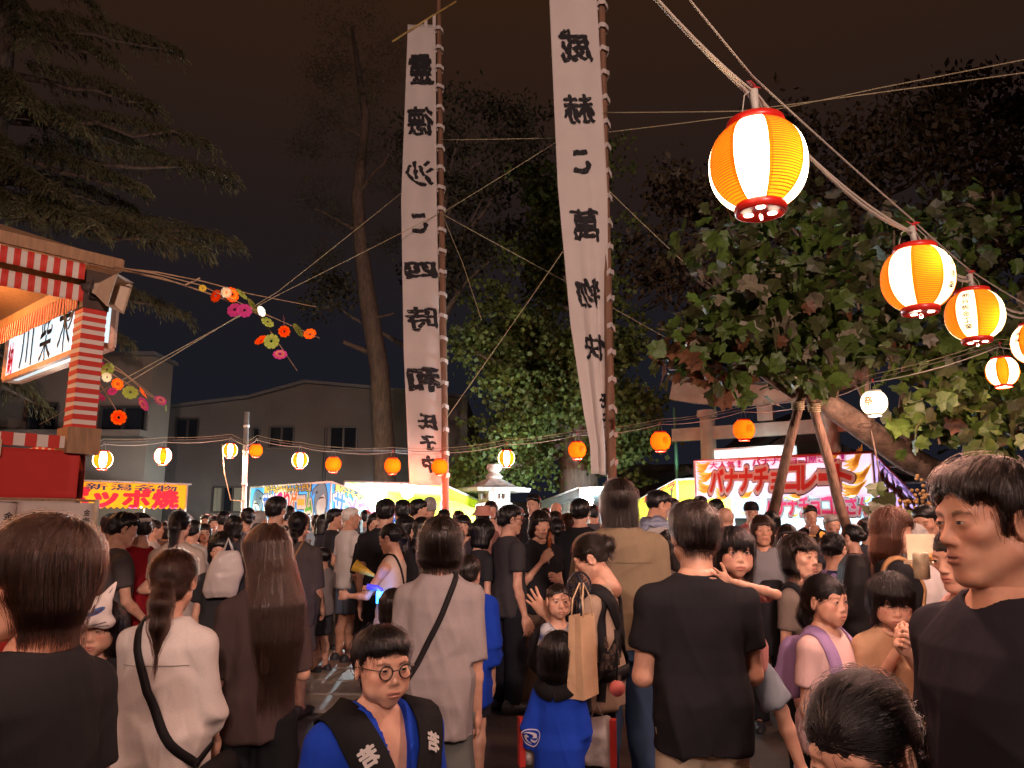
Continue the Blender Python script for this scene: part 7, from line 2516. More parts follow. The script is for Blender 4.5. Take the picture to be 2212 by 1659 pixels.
# ------------------------------------------------------------------ things people carry and wear over their clothes
MSTRAP = cloth((.015, .014, .015), rough=.6)
def thing_at(g, name, label, cat, group=None):
 o = empty(name, g.root.location, 0, label, cat, group)
 o.rotation_euler = g.root.rotation_euler
 return o
def strap_bag(g, label, side=1, col=(.015, .014, .015), width=.032, pouch=True, front=True, thin=False):
 """cross-body bag: the strap runs from the far shoulder across the back to the hip on the given side (+1 = the person's right)"""
 S = g.S
 r = thing_at(g, 'shoulder_bag', label, 'bag')
 m = cloth(col, rough=.6)
 s = side
 back = [(-s * .045, .02, .835), (-s * .045, -.06, .81), (-s * .02, -.11, .73), (s * .035, -.12, .64), (s * .085, -.10, .55), (s * .125, -.02, .49)]
 frt = [(s * .125, -.02, .49), (s * .09, .10, .55), (s * .03, .13, .66), (-s * .03, .11, .77), (-s * .045, .02, .835)]
 ribbon('strap', g.T, [tuple(q * S for q in p) for p in back], width, m, r, off=.021)
 if front: ribbon('strap', g.T, [tuple(q * S for q in p) for p in frt], width, m, r, off=.021)
 if pouch:
  P = [cone((s * .155 * S, -.05 * S, .45 * S), (s * .150 * S, .06 * S, .45 * S), .055 * S, .055 * S, k=0, flat=((1, 0, 0), 2.0))]
  link_mesh('pouch', fast_mesh('pouch', *sdf_mesh(P, .012)), r, m)
 return r
def backpack(g, label, col, size=1.0, strapcol=None, pack=True, width=.05):
 S = g.S
 r = thing_at(g, 'backpack', label, 'backpack')
 m = cloth(col, rough=.6); ms = cloth(strapcol or col, rough=.6)
 for s in (-1, 1):
  pts = [(s * .075, -.10, .74), (s * .070, -.06, .815), (s * .066, .01, .835), (s * .070, .07, .775), (s * .082, .09, .68), (s * .105, .03, .60)]
  ribbon('shoulder_strap', g.T, [tuple(q * S for q in p) for p in pts], width, ms, r, off=.012, thick=.008)
 if pack:
  w, h, d = .085 * S * size, .14 * S * size, .05 * S * size
  y = -.135 * S
  P = [loft((.70 * S - h, .70 * S - h * .8, .70 * S, .70 * S + h * .75, .70 * S + h), (w * .85, w, w, w * .9, w * .55), (d * .9, d * 1.15, d * 1.1, d * .8, d * .45), cy=(y, y - .01, y, y + .012, y + .02), n=3.2, k=0),
    cone((-w * .5, y - d * 1.05, .66 * S), (w * .5, y - d * 1.05, .66 * S), .045 * S * size, .045 * S * size, k=.02)]
  link_mesh('pack', fast_mesh('pack', *sdf_mesh(P, .013)), r, m)
 return r
def glasses(g, col=(.02, .018, .018), round_=True):
 """spectacles in head space, a worn part of the person"""
 mb = MB()
 for s in (-1, 1):
  c = (s * .033, .1015, .002)
  rx, rz = (.0215, .0205) if round_ else (.024, .015)
  pts = [(c[0] + rx * math.cos(t), c[1] - abs(rx * math.cos(t)) * .10, c[2] + rz * math.sin(t)) for t in np.linspace(0, 6.2832, 21)]
  mb.tube(pts, .0023, 6, caps=False)
  mb.tube([(s * .054, .098, .010), (s * .072, .080, .011), (s * .081, .03, .010), (s * .082, -.01, .006), (s * .080, -.022, -.006)], .0016, 6)
 mb.tube([(-.012, .1035, .006), (0, .1055, .009), (.012, .1035, .006)], .0016, 6)
 o = mb.build('glasses', mat('glasses_frame', col, .3), g.root, True)
 o.matrix_local = g.HM
 return o
def hat(g, col, kind='bucket'):
 if kind == 'bucket':
  prof = [(.150, -.005), (.148, .0), (.104, .045), (.098, .055), (.090, .105), (.080, .122), (.01, .128)]
  o = MB().lathe(prof, 26, (0, -.012, .0), sy=1.12).build('hat', cloth(col), g.root, True)
 elif kind == 'beanie':
  prof = [(.090, .025), (.096, .03), (.095, .065), (.088, .10), (.06, .135), (.01, .145)]
  o = MB().lathe(prof, 26, (0, -.012, .0), sy=1.16).build('beanie', cloth(col), g.root, True)
 else:
  prof = [(.087, .040), (.090, .045), (.089, .068), (.086, .072)]
  o = MB().lathe(prof, 26, (0, -.012, .0), sy=1.20, cap=False).build('headband', cloth(col), g.root, True)
  o.modifiers.new('t', 'SOLIDIFY').thickness = .003
 o.matrix_local = g.HM
 return o
def collar(g, m, lettering=None, width=.055, name='collar_band', seg=30):
 """dark neck band of a festival coat: round the neck and down both fronts; lettering on its lower part"""
 S = g.S
 out = []
 for s in (-1, 1):
  pts = [(0, -.080, .795), (s * .045, -.060, .806), (s * .063, -.005, .806), (s * .054, .05, .765), (s * .040, .10, .68), (s * .024, .125, .56), (s * .018, .135, .44)]
  o, X, sd, n = ribbon(name, g.TC, [tuple(q * S for q in p) for p in pts], width * S / 1.0, m, g.root, off=.013, thick=.006, nseg=seg, snap=None)
  out.append((o, X, sd, n))
 if lettering:
  for (o, X, sd, n), s in zip(out, (-1, 1)):
   VV, FF, nn = [], [], 0
   for ch, t, sz in lettering:
    V, F = glyphs(ch, .05)
    i = t * (len(X) - 1); k = int(i); f = i - k
    c = X[k] * (1 - f) + X[k + 1] * f
    down = X[min(k + 2, len(X) - 1)] - X[k - 1]; down /= np.linalg.norm(down)
    nr_ = n[k] / np.linalg.norm(n[k])
    right = np.cross(down, nr_)
    right /= np.linalg.norm(right)
    # characters read upright seen from the front
    for x, y in V: VV.append(c + right * (-x * sz) * (-1) - down * y * sz + nr_ * .012)
    FF += [tuple(q + nn for q in fa) for fa in F]; nn = len(VV)
   link_mesh('collar_lettering', fast_mesh('collar_lettering', np.array(VV), FF, False), o, PRINT['white'])['kind'] = 'stuff'
 return out
def on_cloth(g, local, n_hint, polys, m, name, prims=None, off=.008):
 """flat print laid on the garment: polys are lists of (x, y) metres round a point given in body units"""
 S = g.S
 prims = prims or g.T
 c = np.array([local]) * S
 nh = np.array(n_hint, float); nh /= np.linalg.norm(nh)
 up = np.array((0, 0, 1.0)); rt = np.cross(up, nh) * -1; rt = np.cross(nh, up) * -1
 rt = -np.cross(nh, up)
 VV, FF, nn = [], [], 0
 for poly in polys:
  V, F = poly if isinstance(poly, tuple) else (np.array(poly), [tuple(range(len(poly)))])
  P = c + rt * V[:, :1] + up * V[:, 1:2] + nh * .06
  for _ in range(8):
   d = sdf_at(prims, P) - off
   P = P - nh * np.clip(d, -.03, .03)[:, None]
  VV.append(P); FF += [tuple(i + nn for i in f) for f in F]; nn += len(P)
 return link_mesh(name, fast_mesh(name, np.vstack(VV), FF, False), g.root, m)
def tomoe(s):
 """three-comma swirl crest as filled shapes, with its ring"""
 out = []
 for k in range(3):
  a0 = 2 * math.pi * k / 3
  up, lo = [], []
  for i in range(10):
   t = i / 9
   r_ = s * (.34 + .50 * t); a = a0 + t * 2.5
   w = s * .30 * (1 - t) ** .8 + .004 * s
   up.append(((r_ + w * .6) * math.cos(a), (r_ + w * .6) * math.sin(a))); lo.append(((r_ - w * .8) * math.cos(a), (r_ - w * .8) * math.sin(a)))
  V = np.array(up + lo); n = 10
  out.append((V, [(i, i + 1, n + i + 1, n + i) for i in range(9)]))
 N = 36
 V = np.array([(s * 1.12 * math.cos(t), s * 1.12 * math.sin(t)) for t in np.linspace(0, 6.2832, N)] + [(s * .98 * math.cos(t), s * .98 * math.sin(t)) for t in np.linspace(0, 6.2832, N)])
 out.append((V, [(i, i + 1, N + i + 1, N + i) for i in range(N - 1)]))
 return out
def world_of(g, p):
 return g.M @ Vector(p)
WHITE_T = (.58, .54, .51)
BLK = (.016, .016, .019)
CHAR = (.035, .033, .035)
JEAN = (.060, .11, .22)
# ------------------------------------------------------------------ near people
P2 = person(2140, 985, 1.66, face=105, sex='m', hair='short', hp={'vol': .002, 'bang': .084, 'fw': .105}, hcol='dark', top=('tee', (.020, .018, .024)), bot=('pants', BLK), hyaw=-12, hpitch=-3, build=1.14, detail=1.7,
   label='tall man in navy T-shirt passing close at the right edge', nst=5200, opn=.55, x=at(2150, 1100, 1.66).x, skin=1, headscale=1.04)
P1 = person(95, 1112, 1.62, face=70, sex='f', hair='bob', hp={'vol': .006, 'len': -.090, 'bang': .050, 'fw': .090}, hcol='brown', top=('tee', (.022, .021, .023)), bot=('pants', BLK), hyaw=56,
   label='brown bobbed woman in black top at the left edge', nst=5200, x=at(92, 1200, 1.62).x, skin=1, build=1.04)
P3 = person(1870, 1434, 1.30, face=126, sex='f', age='c', hair='pony', hp={'tz': .01, 'len': .2, 'bang': .050, 'fw': .064}, hcol='black', top=('tee', (.05, .05, .07)), bot=('shorts', BLK), hyaw=0, hpitch=-20,
   label='black haired girl at the bottom edge with her head bent down', nst=4200, headscale=1.0)
P4 = person(822, 1342, 2.06, face=222, sex='m', age='c', hair='crop', hp={'bang': .066, 'fw': .100}, hcol='black', top=('happi', (.012, .050, .42)), bot=('shorts', (.02, .02, .03)), hyaw=-6, hpitch=-2,
   label='boy with round glasses in blue festival coat', nst=4200, opn=.55, skin=0, headscale=.90, build=1.04)
glasses(P4)
collar(P4, cloth((.012, .012, .013)), (('若', .50, .046), ('連', .625, .046)), width=.070)
on_cloth(P4, (-.085, .10, .70), (-.25, 1, .1), tomoe(.034), PRINT['white'], 'crest')
on_cloth(P4, (.115, .08, .56), (.55, 1, 0), tomoe(.036), PRINT['white'], 'crest')
P5 = person(378, 1180, 3.0, face=-6, sex='f', hair='pony', hp={'tz': -.035, 'len': .22}, hcol='brown', top=('loose', (.62, .57, .54), None, 1.35), bot=('wide', (.55, .50, .46)), arms=('low', 'low'), hyaw=12, hpitch=-6, build=1.12,
   label='woman in loose white shirt with low brown ponytail', nst=4200, hemz=.36)
strap_bag(P5, 'black cross body bag on the white shirted woman', 1)
P6 = person(577, 1131, 3.35, face=14, sex='f', hair='long', hp={'len': -.47, 'vol': .004}, hcol='brown', top=('tee', (.075, .050, .048), None, .95), bot=('wide', (.012, .013, .016)), arms=('hold', 'down'), hyaw=28, build=.94,
   label='woman with very long brown hair in dark brown top', nst=6000, hemz=.455)
P10 = person(1497, 1080, 3.0, face=4, sex='m', hair='short', hp={'vol': .004}, hcol='dark', top=('tee', BLK), bot=('pants', (.52, .43, .32)), arms=('carry', 'carry'), build=1.10,
    label='man in black T-shirt carrying a toddler on his arm', nst=4600, hemz=.455)
pt = at(1588, 1132, 3.22)
P11 = person(1582, 1132, 3.15, face=178, sex='f', age='t', hair='bob', hp={'bang': .026, 'len': -.10, 'fw': .062}, hcol='black', top=('tee', (.66, .30, .28)), bot=('shorts', (.25, .30, .36)),
    arms=('hold', ((.06, .10, .005), (-.17, .235, .072))), hands=('relax', 'spread'), z0=pt.z - .98, H=.96, hyaw=4, opn=.8, shoes=(.5, .47, .55),
    legs=(((.09, -.05, -.18), (.10, -.12, -.36)), ((-.11, .02, -.20), (-.19, .0, -.44))), label='toddler in pink shirt held on the shoulder of the black shirted man', nst=3600, headscale=1.02)
P8 = person(953, 1116, 3.65, face=-4, sex='f', hair='bob', hp={'vol': .010, 'len': -.100}, hcol='dark', top=('loose', (.30, .265, .262)), bot=('pants', (.13, .14, .13)), arms=('down', 'down'), build=1.10,
   label='woman in loose grey T-shirt seen from behind with dark bob', nst=4200, hemz=.40)
strap_bag(P8, 'thin black cross body strap on the grey shirted woman', -1, width=.026)
P9 = person(1336, 1034, 4.45, face=-3, sex='m', hair='mid', hp={'vol': .006, 'len': -.215}, hcol='dark', top=('loose', (.215, .165, .105)), bot=('jeans', JEAN), arms=('down', 'carry'), build=1.06,
   label='tall man with shoulder length hair in khaki shirt and jeans', nst=4600, hemz=.475)
P12 = person(1290, 1150, 4.1, face=66, sex='f', hair='bun', hp={'tz': .03, 'br': .046, 'bang': .045}, hcol='dark', top=('tee', (.42, .31, .23)), bot=('leggings', (.014, .014, .016)), arms=('carry', ((.03, .05, -.16), (.0, .17, -.035))), hands=('relax', 'spread'), hyaw=12, hpitch=-24,
    label='mother in beige T-shirt with clipped up hair wearing a baby carrier', nst=3000, hemz=.44)
pb = at(1206, 1254, 3.95)
P13 = person(1206, 1256, 3.98, face=188, sex='m', age='t', hair='buzz', hcol='dark', top=('baby', (.50, .52, .56), ('check', (.03, .06, .20), 5)), bot=('pants', (.03, .03, .04)), arms=('hold', 'hold'), z0=pb.z - .74, H=.72, opn=.95,
    legs=(((.10, .14, -.12), (.12, .10, -.30)), ((-.10, .14, -.12), (-.12, .10, -.30))), shoes=None, label='baby in blue and white jacket held against its mother', nst=900, headscale=.90)
P14 = person(1206, 1361, 3.75, face=-20, sex='f', age='c', hair='bob', hp={'vol': .004, 'len': -.112}, hcol='black', top=('happi', (.012, .050, .42)), bot=('shorts', (.02, .02, .03)), arms=('low', 'bag'), hyaw=6,
    label='small child with black bob in blue festival coat seen from behind', nst=3600)
collar(P14, cloth((.012, .012, .013)), None, width=.065)
on_cloth(P14, (.09, -.09, .42), (.3, -1, 0), tomoe(.055), PRINT['white'], 'crest')
on_cloth(P14, (-.11, -.08, .60), (-.7, -1, 0), tomoe(.035), PRINT['white'], 'crest')
P50 = person(1776, 1236, 3.42, face=214, sex='f', age='c', hair='pony', hp={'tz': -.02, 'bang': .030, 'fw': .060, 'len': .12}, hcol='black', top=('tee', (.66, .46, .44)), bot=('leggings', (.015, .015, .018)), arms=('down', 'down'), hyaw=-4, opn=.7,
    label='girl in pale pink T-shirt with lilac backpack straps', nst=3600, build=1.04)
backpack(P50, 'lilac backpack worn by the girl in pink', (.36, .24, .46), .7)
P51 = person(1918, 1232, 3.35, face=168, sex='f', age='c', hair='bob', hp={'bang': .022, 'len': -.07, 'vol': .002}, hcol='black', top=('tee', (.52, .33, .20)), bot=('shorts', (.05, .05, .06)), arms=('chin', 'low'), hands=('grip', 'relax'), hyaw=0, hpitch=-16, opn=.3,
    label='child with straight fringe in beige shirt looking down', nst=3200)
P53 = person(222, 1290, 3.3, face=186, sex='f', age='c', hair='bob', hp={'bang': .05}, hcol='black', top=('tee', (.018, .017, .019)), bot=('shorts', BLK), arms=('hold', 'hold'), hpitch=-6, opn=.5,
    label='child in black wearing a white fox mask on the forehead', nst=1500)
P52 = person(2072, 1130, 3.0, face=110, sex='f', hair='bun', hcol='dark', top=('tank', (.62, .36, .33)), bot=('pants', BLK), arms=('phone', 'eat'), hands=('grip', 'grip'), hpitch=-10,
    label='woman in pale pink sleeveless top eating behind the tall man', nst=1200)
P45 = person(1722, 1152, 4.4, face=220, sex='f', hair='bob', hp={'vol': .006, 'len': -.095, 'bang': .064, 'fw': .084, 'open': 1}, hcol='dark', top=('tee', (.17, .135, .115)), bot=('pants', BLK), arms=('down', 'carry'), hyaw=-6, opn=.5,
    label='smiling woman with dark bob in taupe T-shirt', nst=3000)
backpack(P45, 'black backpack of the woman in taupe', BLK, 1.0, width=.035)
P47 = person(1918, 1095, 4.4, face=-96, sex='f', hair='mid', hp={'vol': .008, 'len': -.20, 'bang': .056, 'fw': .088, 'open': 1}, hcol='auburn', top=('tee', (.017, .017, .020)), bot=('pants', BLK), arms=('hold', 'hold'), hands=('grip', 'grip'), hpitch=-8,
    label='woman with reddish brown hair in black facing right', nst=3600)
backpack(P47, 'big black backpack on the reddish haired woman', (.014, .013, .014), 1.0, strapcol=(.40, .22, .10), width=.03)
P46 = person(1797, 1146, 5.4, face=-45, sex='f', hair='bun', hp={'tz': .03, 'br': .04}, hcol='black', top=('yukata', (.018, .020, .075), ('blotch', (.30, .22, .45), 13)), bot=(None, None), arms=('eat', 'eat'), hands=('grip', 'grip'),
    label='girl in dark blue yukata with yellow hair flower', nst=1500)
P42 = person(1645, 1110, 6.2, face=163, sex='f', hair='bob', hp={'len': -.105, 'bang': .055}, hcol='brown', top=('blouse', (.22, .215, .23)), bot=('pants', BLK), hyaw=10, opn=.5, skin=1,
    label='older woman in grey blouse behind the toddler', nst=900)
P38 = person(1415, 1055, 6.3, face=-78, sex='m', hair='crop', hcol='black', top=('tee', WHITE_T), bot=('pants', BLK), arms=('hold', 'hold'), hpitch=-14, build=1.12, opn=.5, skin=1,
    label='heavy set man with a checked towel round his neck', nst=900)
# ------------------------------------------------------------------ middle distance
P7 = person(646, 1102, 6.6, face=-14, sex='f', hair='pony', hp={'tz': -.055, 'len': .10}, hcol='black', top=('loose', (.075, .060, .058)), bot=('shorts', (.10, .085, .075)), arms=('low', 'hold'), build=1.14, hyaw=8, label='woman in dark T-shirt and brown shorts with a low bun', nst=1200, shoes=(.05, .04, .04))
strap_bag(P7, 'thin tan strap across the back of the dark shirted woman', -1, (.30, .17, .08), .014, pouch=False)
P15 = person(1100, 1089, 6.8, face=-62, sex='m', hair='short', hcol='black', top=('tee', (.045, .043, .046)), bot=('pants', (.014, .015, .02)), arms=('down', 'hold'), hyaw=-8, label='man in charcoal T-shirt and glasses facing right', nst=900, opn=.6, hemz=.45)
glasses(P15, round_=False)
P16 = person(1165, 1100, 6.9, face=202, sex='f', hair='mid', hp={'len': -.15, 'bang': .05}, hcol='dark', top=('tee', (.018, .018, .022)), bot=('wide', (.10, .065, .05)), arms=('eat', 'hold'), hands=('grip', 'grip'), hpitch=-8, opn=.4, label='woman in black tee eating a skewered treat', nst=900)
P18 = person(757, 1093, 9.0, face=-48, sex='m', hair='crop', hcol='white', top=('tee', (.60, .56, .53)), bot=('shorts', (.12, .15, .20)), arms=('down', 'down'), hyaw=-22, label='white haired old man in white T-shirt and denim shorts', skin=1, hemz=.47)
P19 = person(812, 1105, 8.4, face=196, sex='f', hair='long', hp={'len': -.35, 'bang': .06}, hcol='black', top=('loose', (.014, .014, .018)), bot=('skirt', (.012, .012, .015)), arms=('hold', 'eat'), label='woman all in black with long hair near the glowing toy', hemz=.40)
P20 = person(850, 1128, 6.4, face=70, sex='f', hair='pony', hp={'tz': .03, 'len': .10}, hcol='black', top=('tank', (.60, .46, .38)), bot=('wide', (.50, .42, .38)), arms=('hold', 'out'), hands=('grip', 'grip'), hpitch=-12, label='woman in beige tank top holding a blue glowing toy', nst=600)
strap_bag(P20, 'dark strap bag on the tank top woman', 1, width=.02)
P21 = person(877, 1112, 7.6, face=-80, sex='f', hair='mid', hp={'len': -.14}, hcol='black', top=('tee', (.016, .016, .02)), bot=('pants', BLK), arms=('eat', 'phone'), hands=('grip', 'grip'), label='woman in black tee facing right behind the tank top woman', opn=.6)
P22 = person(850, 1268, 5.0, face=-10, sex='f', age='c', hair='bob', hp={'len': -.10}, hcol='dark', top=('tee', (.04, .035, .04)), bot=('shorts', BLK), label='small dark haired child in front of the tank top woman', nst=900)
P17 = person(1010, 1197, 4.9, face=-10, sex='m', age='c', hair='short', hcol='dark', top=('happi', (.012, .050, .42)), bot=('shorts', (.02, .02, .03)), label='child in blue coat half hidden behind the grey shirted woman', nst=900)
on_cloth(P17, (.06, -.09, .42), (.2, -1, 0), tomoe(.06), PRINT['white'], 'crest')
P32 = person(1040, 1122, 7.0, face=-60, sex='f', hair='bob', hp={'vol': .016, 'len': -.13}, hcol='black', top=('tee', (.03, .03, .035)), bot=('pants', BLK), label='woman with thick black hair beside the charcoal shirted man', hpitch=-8)
P54 = person(304, 1106, 6.2, face=66, sex='m', hair='short', hcol='black', top=('happi', (.26, .012, .020)), bot=('pants', (.05, .04, .04)), arms=('low', 'out'), hpitch=-10, label='man in dark red festival coat with a white headband', nst=600)
hat(P54, (.55, .5, .45), 'band')
on_cloth(P54, (.0, -.1, .45), (.0, -1, 0), [crescent(.09, r_, .4) for r_ in (0, 1.0, 2.1, 3.1, 4.2, 5.2)], PRINT['white'], 'crest')
on_cloth(P54, (-.09, .03, .45), (-1, .15, 0), [crescent(.07, r_, .4) for r_ in (0, 1.0, 2.1, 3.1, 4.2, 5.2)], PRINT['white'], 'crest')
P55 = person(262, 1104, 5.9, face=-50, sex='m', hair='short', hcol='black', top=('tee', (.075, .065, .065)), bot=('pants', (.05, .05, .06)), arms=('low', 'hold'), hpitch=-12, label='man in grey shirt behind the donation board edge')
P56 = person(390, 1100, 6.2, face=4, sex='f', hair='pony', hp={'tz': .035, 'len': .36}, hcol='black', top=('tee', (.52, .43, .36)), bot=('jeans', JEAN), arms=('hold', 'hold'), build=1.08, label='woman in cream shirt with high black ponytail and jeans', nst=1800)
P57 = person(443, 1129, 10.0, face=205, sex='f', hair='bob', hcol='dark', top=('tee', (.50, .54, .60)), bot=('jeans', JEAN), label='woman in pale blue T-shirt wearing glasses', opn=.6)
glasses(P57)
P58 = person(482, 1149, 5.9, face=186, sex='f', hair='bob', hp={'vol': .01}, hcol='black', top=('tee', (.030, .032, .035)), bot=('pants', BLK), arms=('low', 'low'), hpitch=-8, label='smiling dark haired person in black carrying a white plastic bag', opn=.45)
P59 = person(536, 1094, 8.6, face=12, sex='f', hair='bun', hp={'tz': -.02}, hcol='black', top=('tee', (.36, .30, .34)), bot=('pants', BLK), hyaw=14, label='woman in lavender grey top with a small bun', nst=300)
backpack(P59, 'dark grey backpack on the lavender topped woman', (.10, .10, .12), .9)
P60 = person(598, 1072, 7.4, face=-4, sex='m', hair='short', hp={'vol': .006}, hcol='black', top=('tee', (.56, .52, .48)), bot=('pants', BLK), hyaw=-16, label='man in white shirt with black backpack straps before the shark banner', nst=600)
backpack(P60, 'black backpack on the white shirted man', BLK, 1.1)
P48 = person(2000, 1086, 5.6, face=128, sex='m', hair='crop', hcol='black', top=('tee', (.030, .027, .024)), bot=('pants', BLK), arms=('phone', 'eat'), hands=('grip', 'grip'), hpitch=-14, opn=.35, label='cropped man in dark T-shirt looking down at his hands', skin=1, build=1.08)
P49 = person(1972, 1128, 5.0, face=150, sex='f', hair='bob', hcol='grey', top=('tee', (.62, .56, .54)), bot=('pants', BLK), arms=('hold', 'hold'), label='grey haired person in white top behind the reddish haired woman')
P44 = person(1748, 1090, 9.6, face=176, sex='m', hair='short', hcol='black', top=('tee', (.015, .015, .016)), bot=('pants', BLK), arms=('chin', 'down'), hands=('grip', 'relax'), label='stall worker in black T-shirt with a hand at his chin', opn=.5)
P43 = person(1622, 1084, 10.0, face=176, sex='m', hair='short', hcol='black', top=('tee', (.42, .12, .12)), bot=('pants', BLK), label='stall worker in black beanie at the banana stall')
hat(P43, (.02, .02, .022), 'beanie')
P39 = person(1450, 1140, 5.2, face=60, sex='f', hair='mid', hcol='dark', top=('tank', (.10, .08, .075)), bot=('pants', (.16, .05, .05)), arms=('hold', 'down'), label='woman in dark sleeveless top hidden between khaki and black shirts')
P33 = person(1154, 1066, 9.4, face=140, sex='m', hair='short', hcol='black', top=('tee', (.02, .02, .024)), bot=('pants', BLK), label='young man with tousled hair rising behind the eating woman', hyaw=14)
P30 = person(1043, 1090, 9.6, face=30, sex='f', hair='bob', hcol='brown', top=('tee', (.30, .14, .12)), bot=('pants', BLK), label='woman in pink bucket hat near the stone lantern')
hat(P30, (.62, .28, .22))
P31 = person(1060, 1080, 10.4, face=196, sex='f', hair='mid', hcol='dark', top=('tee', (.62, .36, .30)), bot=('pants', BLK), label='smiling woman in salmon top beside the stone lantern', opn=.5)
P61 = person(1001, 1110, 8.6, face=178, sex='f', hair='bob', hp={'bang': .03}, hcol='black', top=('tee', (.05, .04, .05)), bot=('pants', BLK), label='woman with a full fringe facing the camera near the curly head', opn=.6)
P35 = person(1253, 1077, 7.6, face=-16, sex='m', hair='short', hp={'vol': .012}, hcol='black', top=('tee', (.015, .015, .018)), bot=('pants', BLK), build=1.05, label='man in black against the bulb of the white tent')
P34 = person(1201, 1083, 11.0, face=160, sex='m', hair=None, top=('tee', (.25, .22, .22)), bot=('pants', BLK), label='bald man in front of the white tent', skin=1)
P36 = person(1203, 1117, 7.7, face=0, sex='f', hair='bun', hp={'tz': -.01}, hcol='black', top=('tee', (.16, .15, .17)), bot=('pants', BLK), label='woman with a neat black bun in front of the white tent')
P37 = person(1227, 1107, 8.2, face=-64, sex='f', hair='bob', hcol='auburn', top=('tee', (.10, .07, .07)), bot=('pants', BLK), label='auburn haired woman facing right below the bald man')
P23 = person(833, 1077, 7.4, face=6, sex='m', hair='short', hp={'vol': .006}, hcol='black', top=('tee', (.025, .025, .03)), bot=('pants', BLK), label='man from behind directly under the left dazzling bulb')
P24 = person(870, 1078, 8.2, face=10, sex='m', hair='short', hcol='black', top=('tee', (.03, .03, .04)), bot=('pants', BLK), label='man from behind under the right dazzling bulb')
P25 = person(903, 1077, 8.6, face=-50, sex='m', hair='short', hcol='black', top=('tee', (.06, .06, .07)), bot=('pants', BLK), label='man turned right beside the dazzling bulbs', hyaw=-20)
P28 = person(929, 1072, 10.0, face=-20, sex='f', hair='bob', hp={'len': -.06}, hcol='grey', top=('tee', (.30, .12, .12)), bot=('pants', BLK), label='grey haired person beside the left banner pole')
P26 = person(912, 1113, 6.9, face=-20, sex='f', hair='pony', hcol='black', top=('tee', (.02, .02, .024)), bot=('pants', BLK), label='dark haired woman just left of the grey shirted woman')
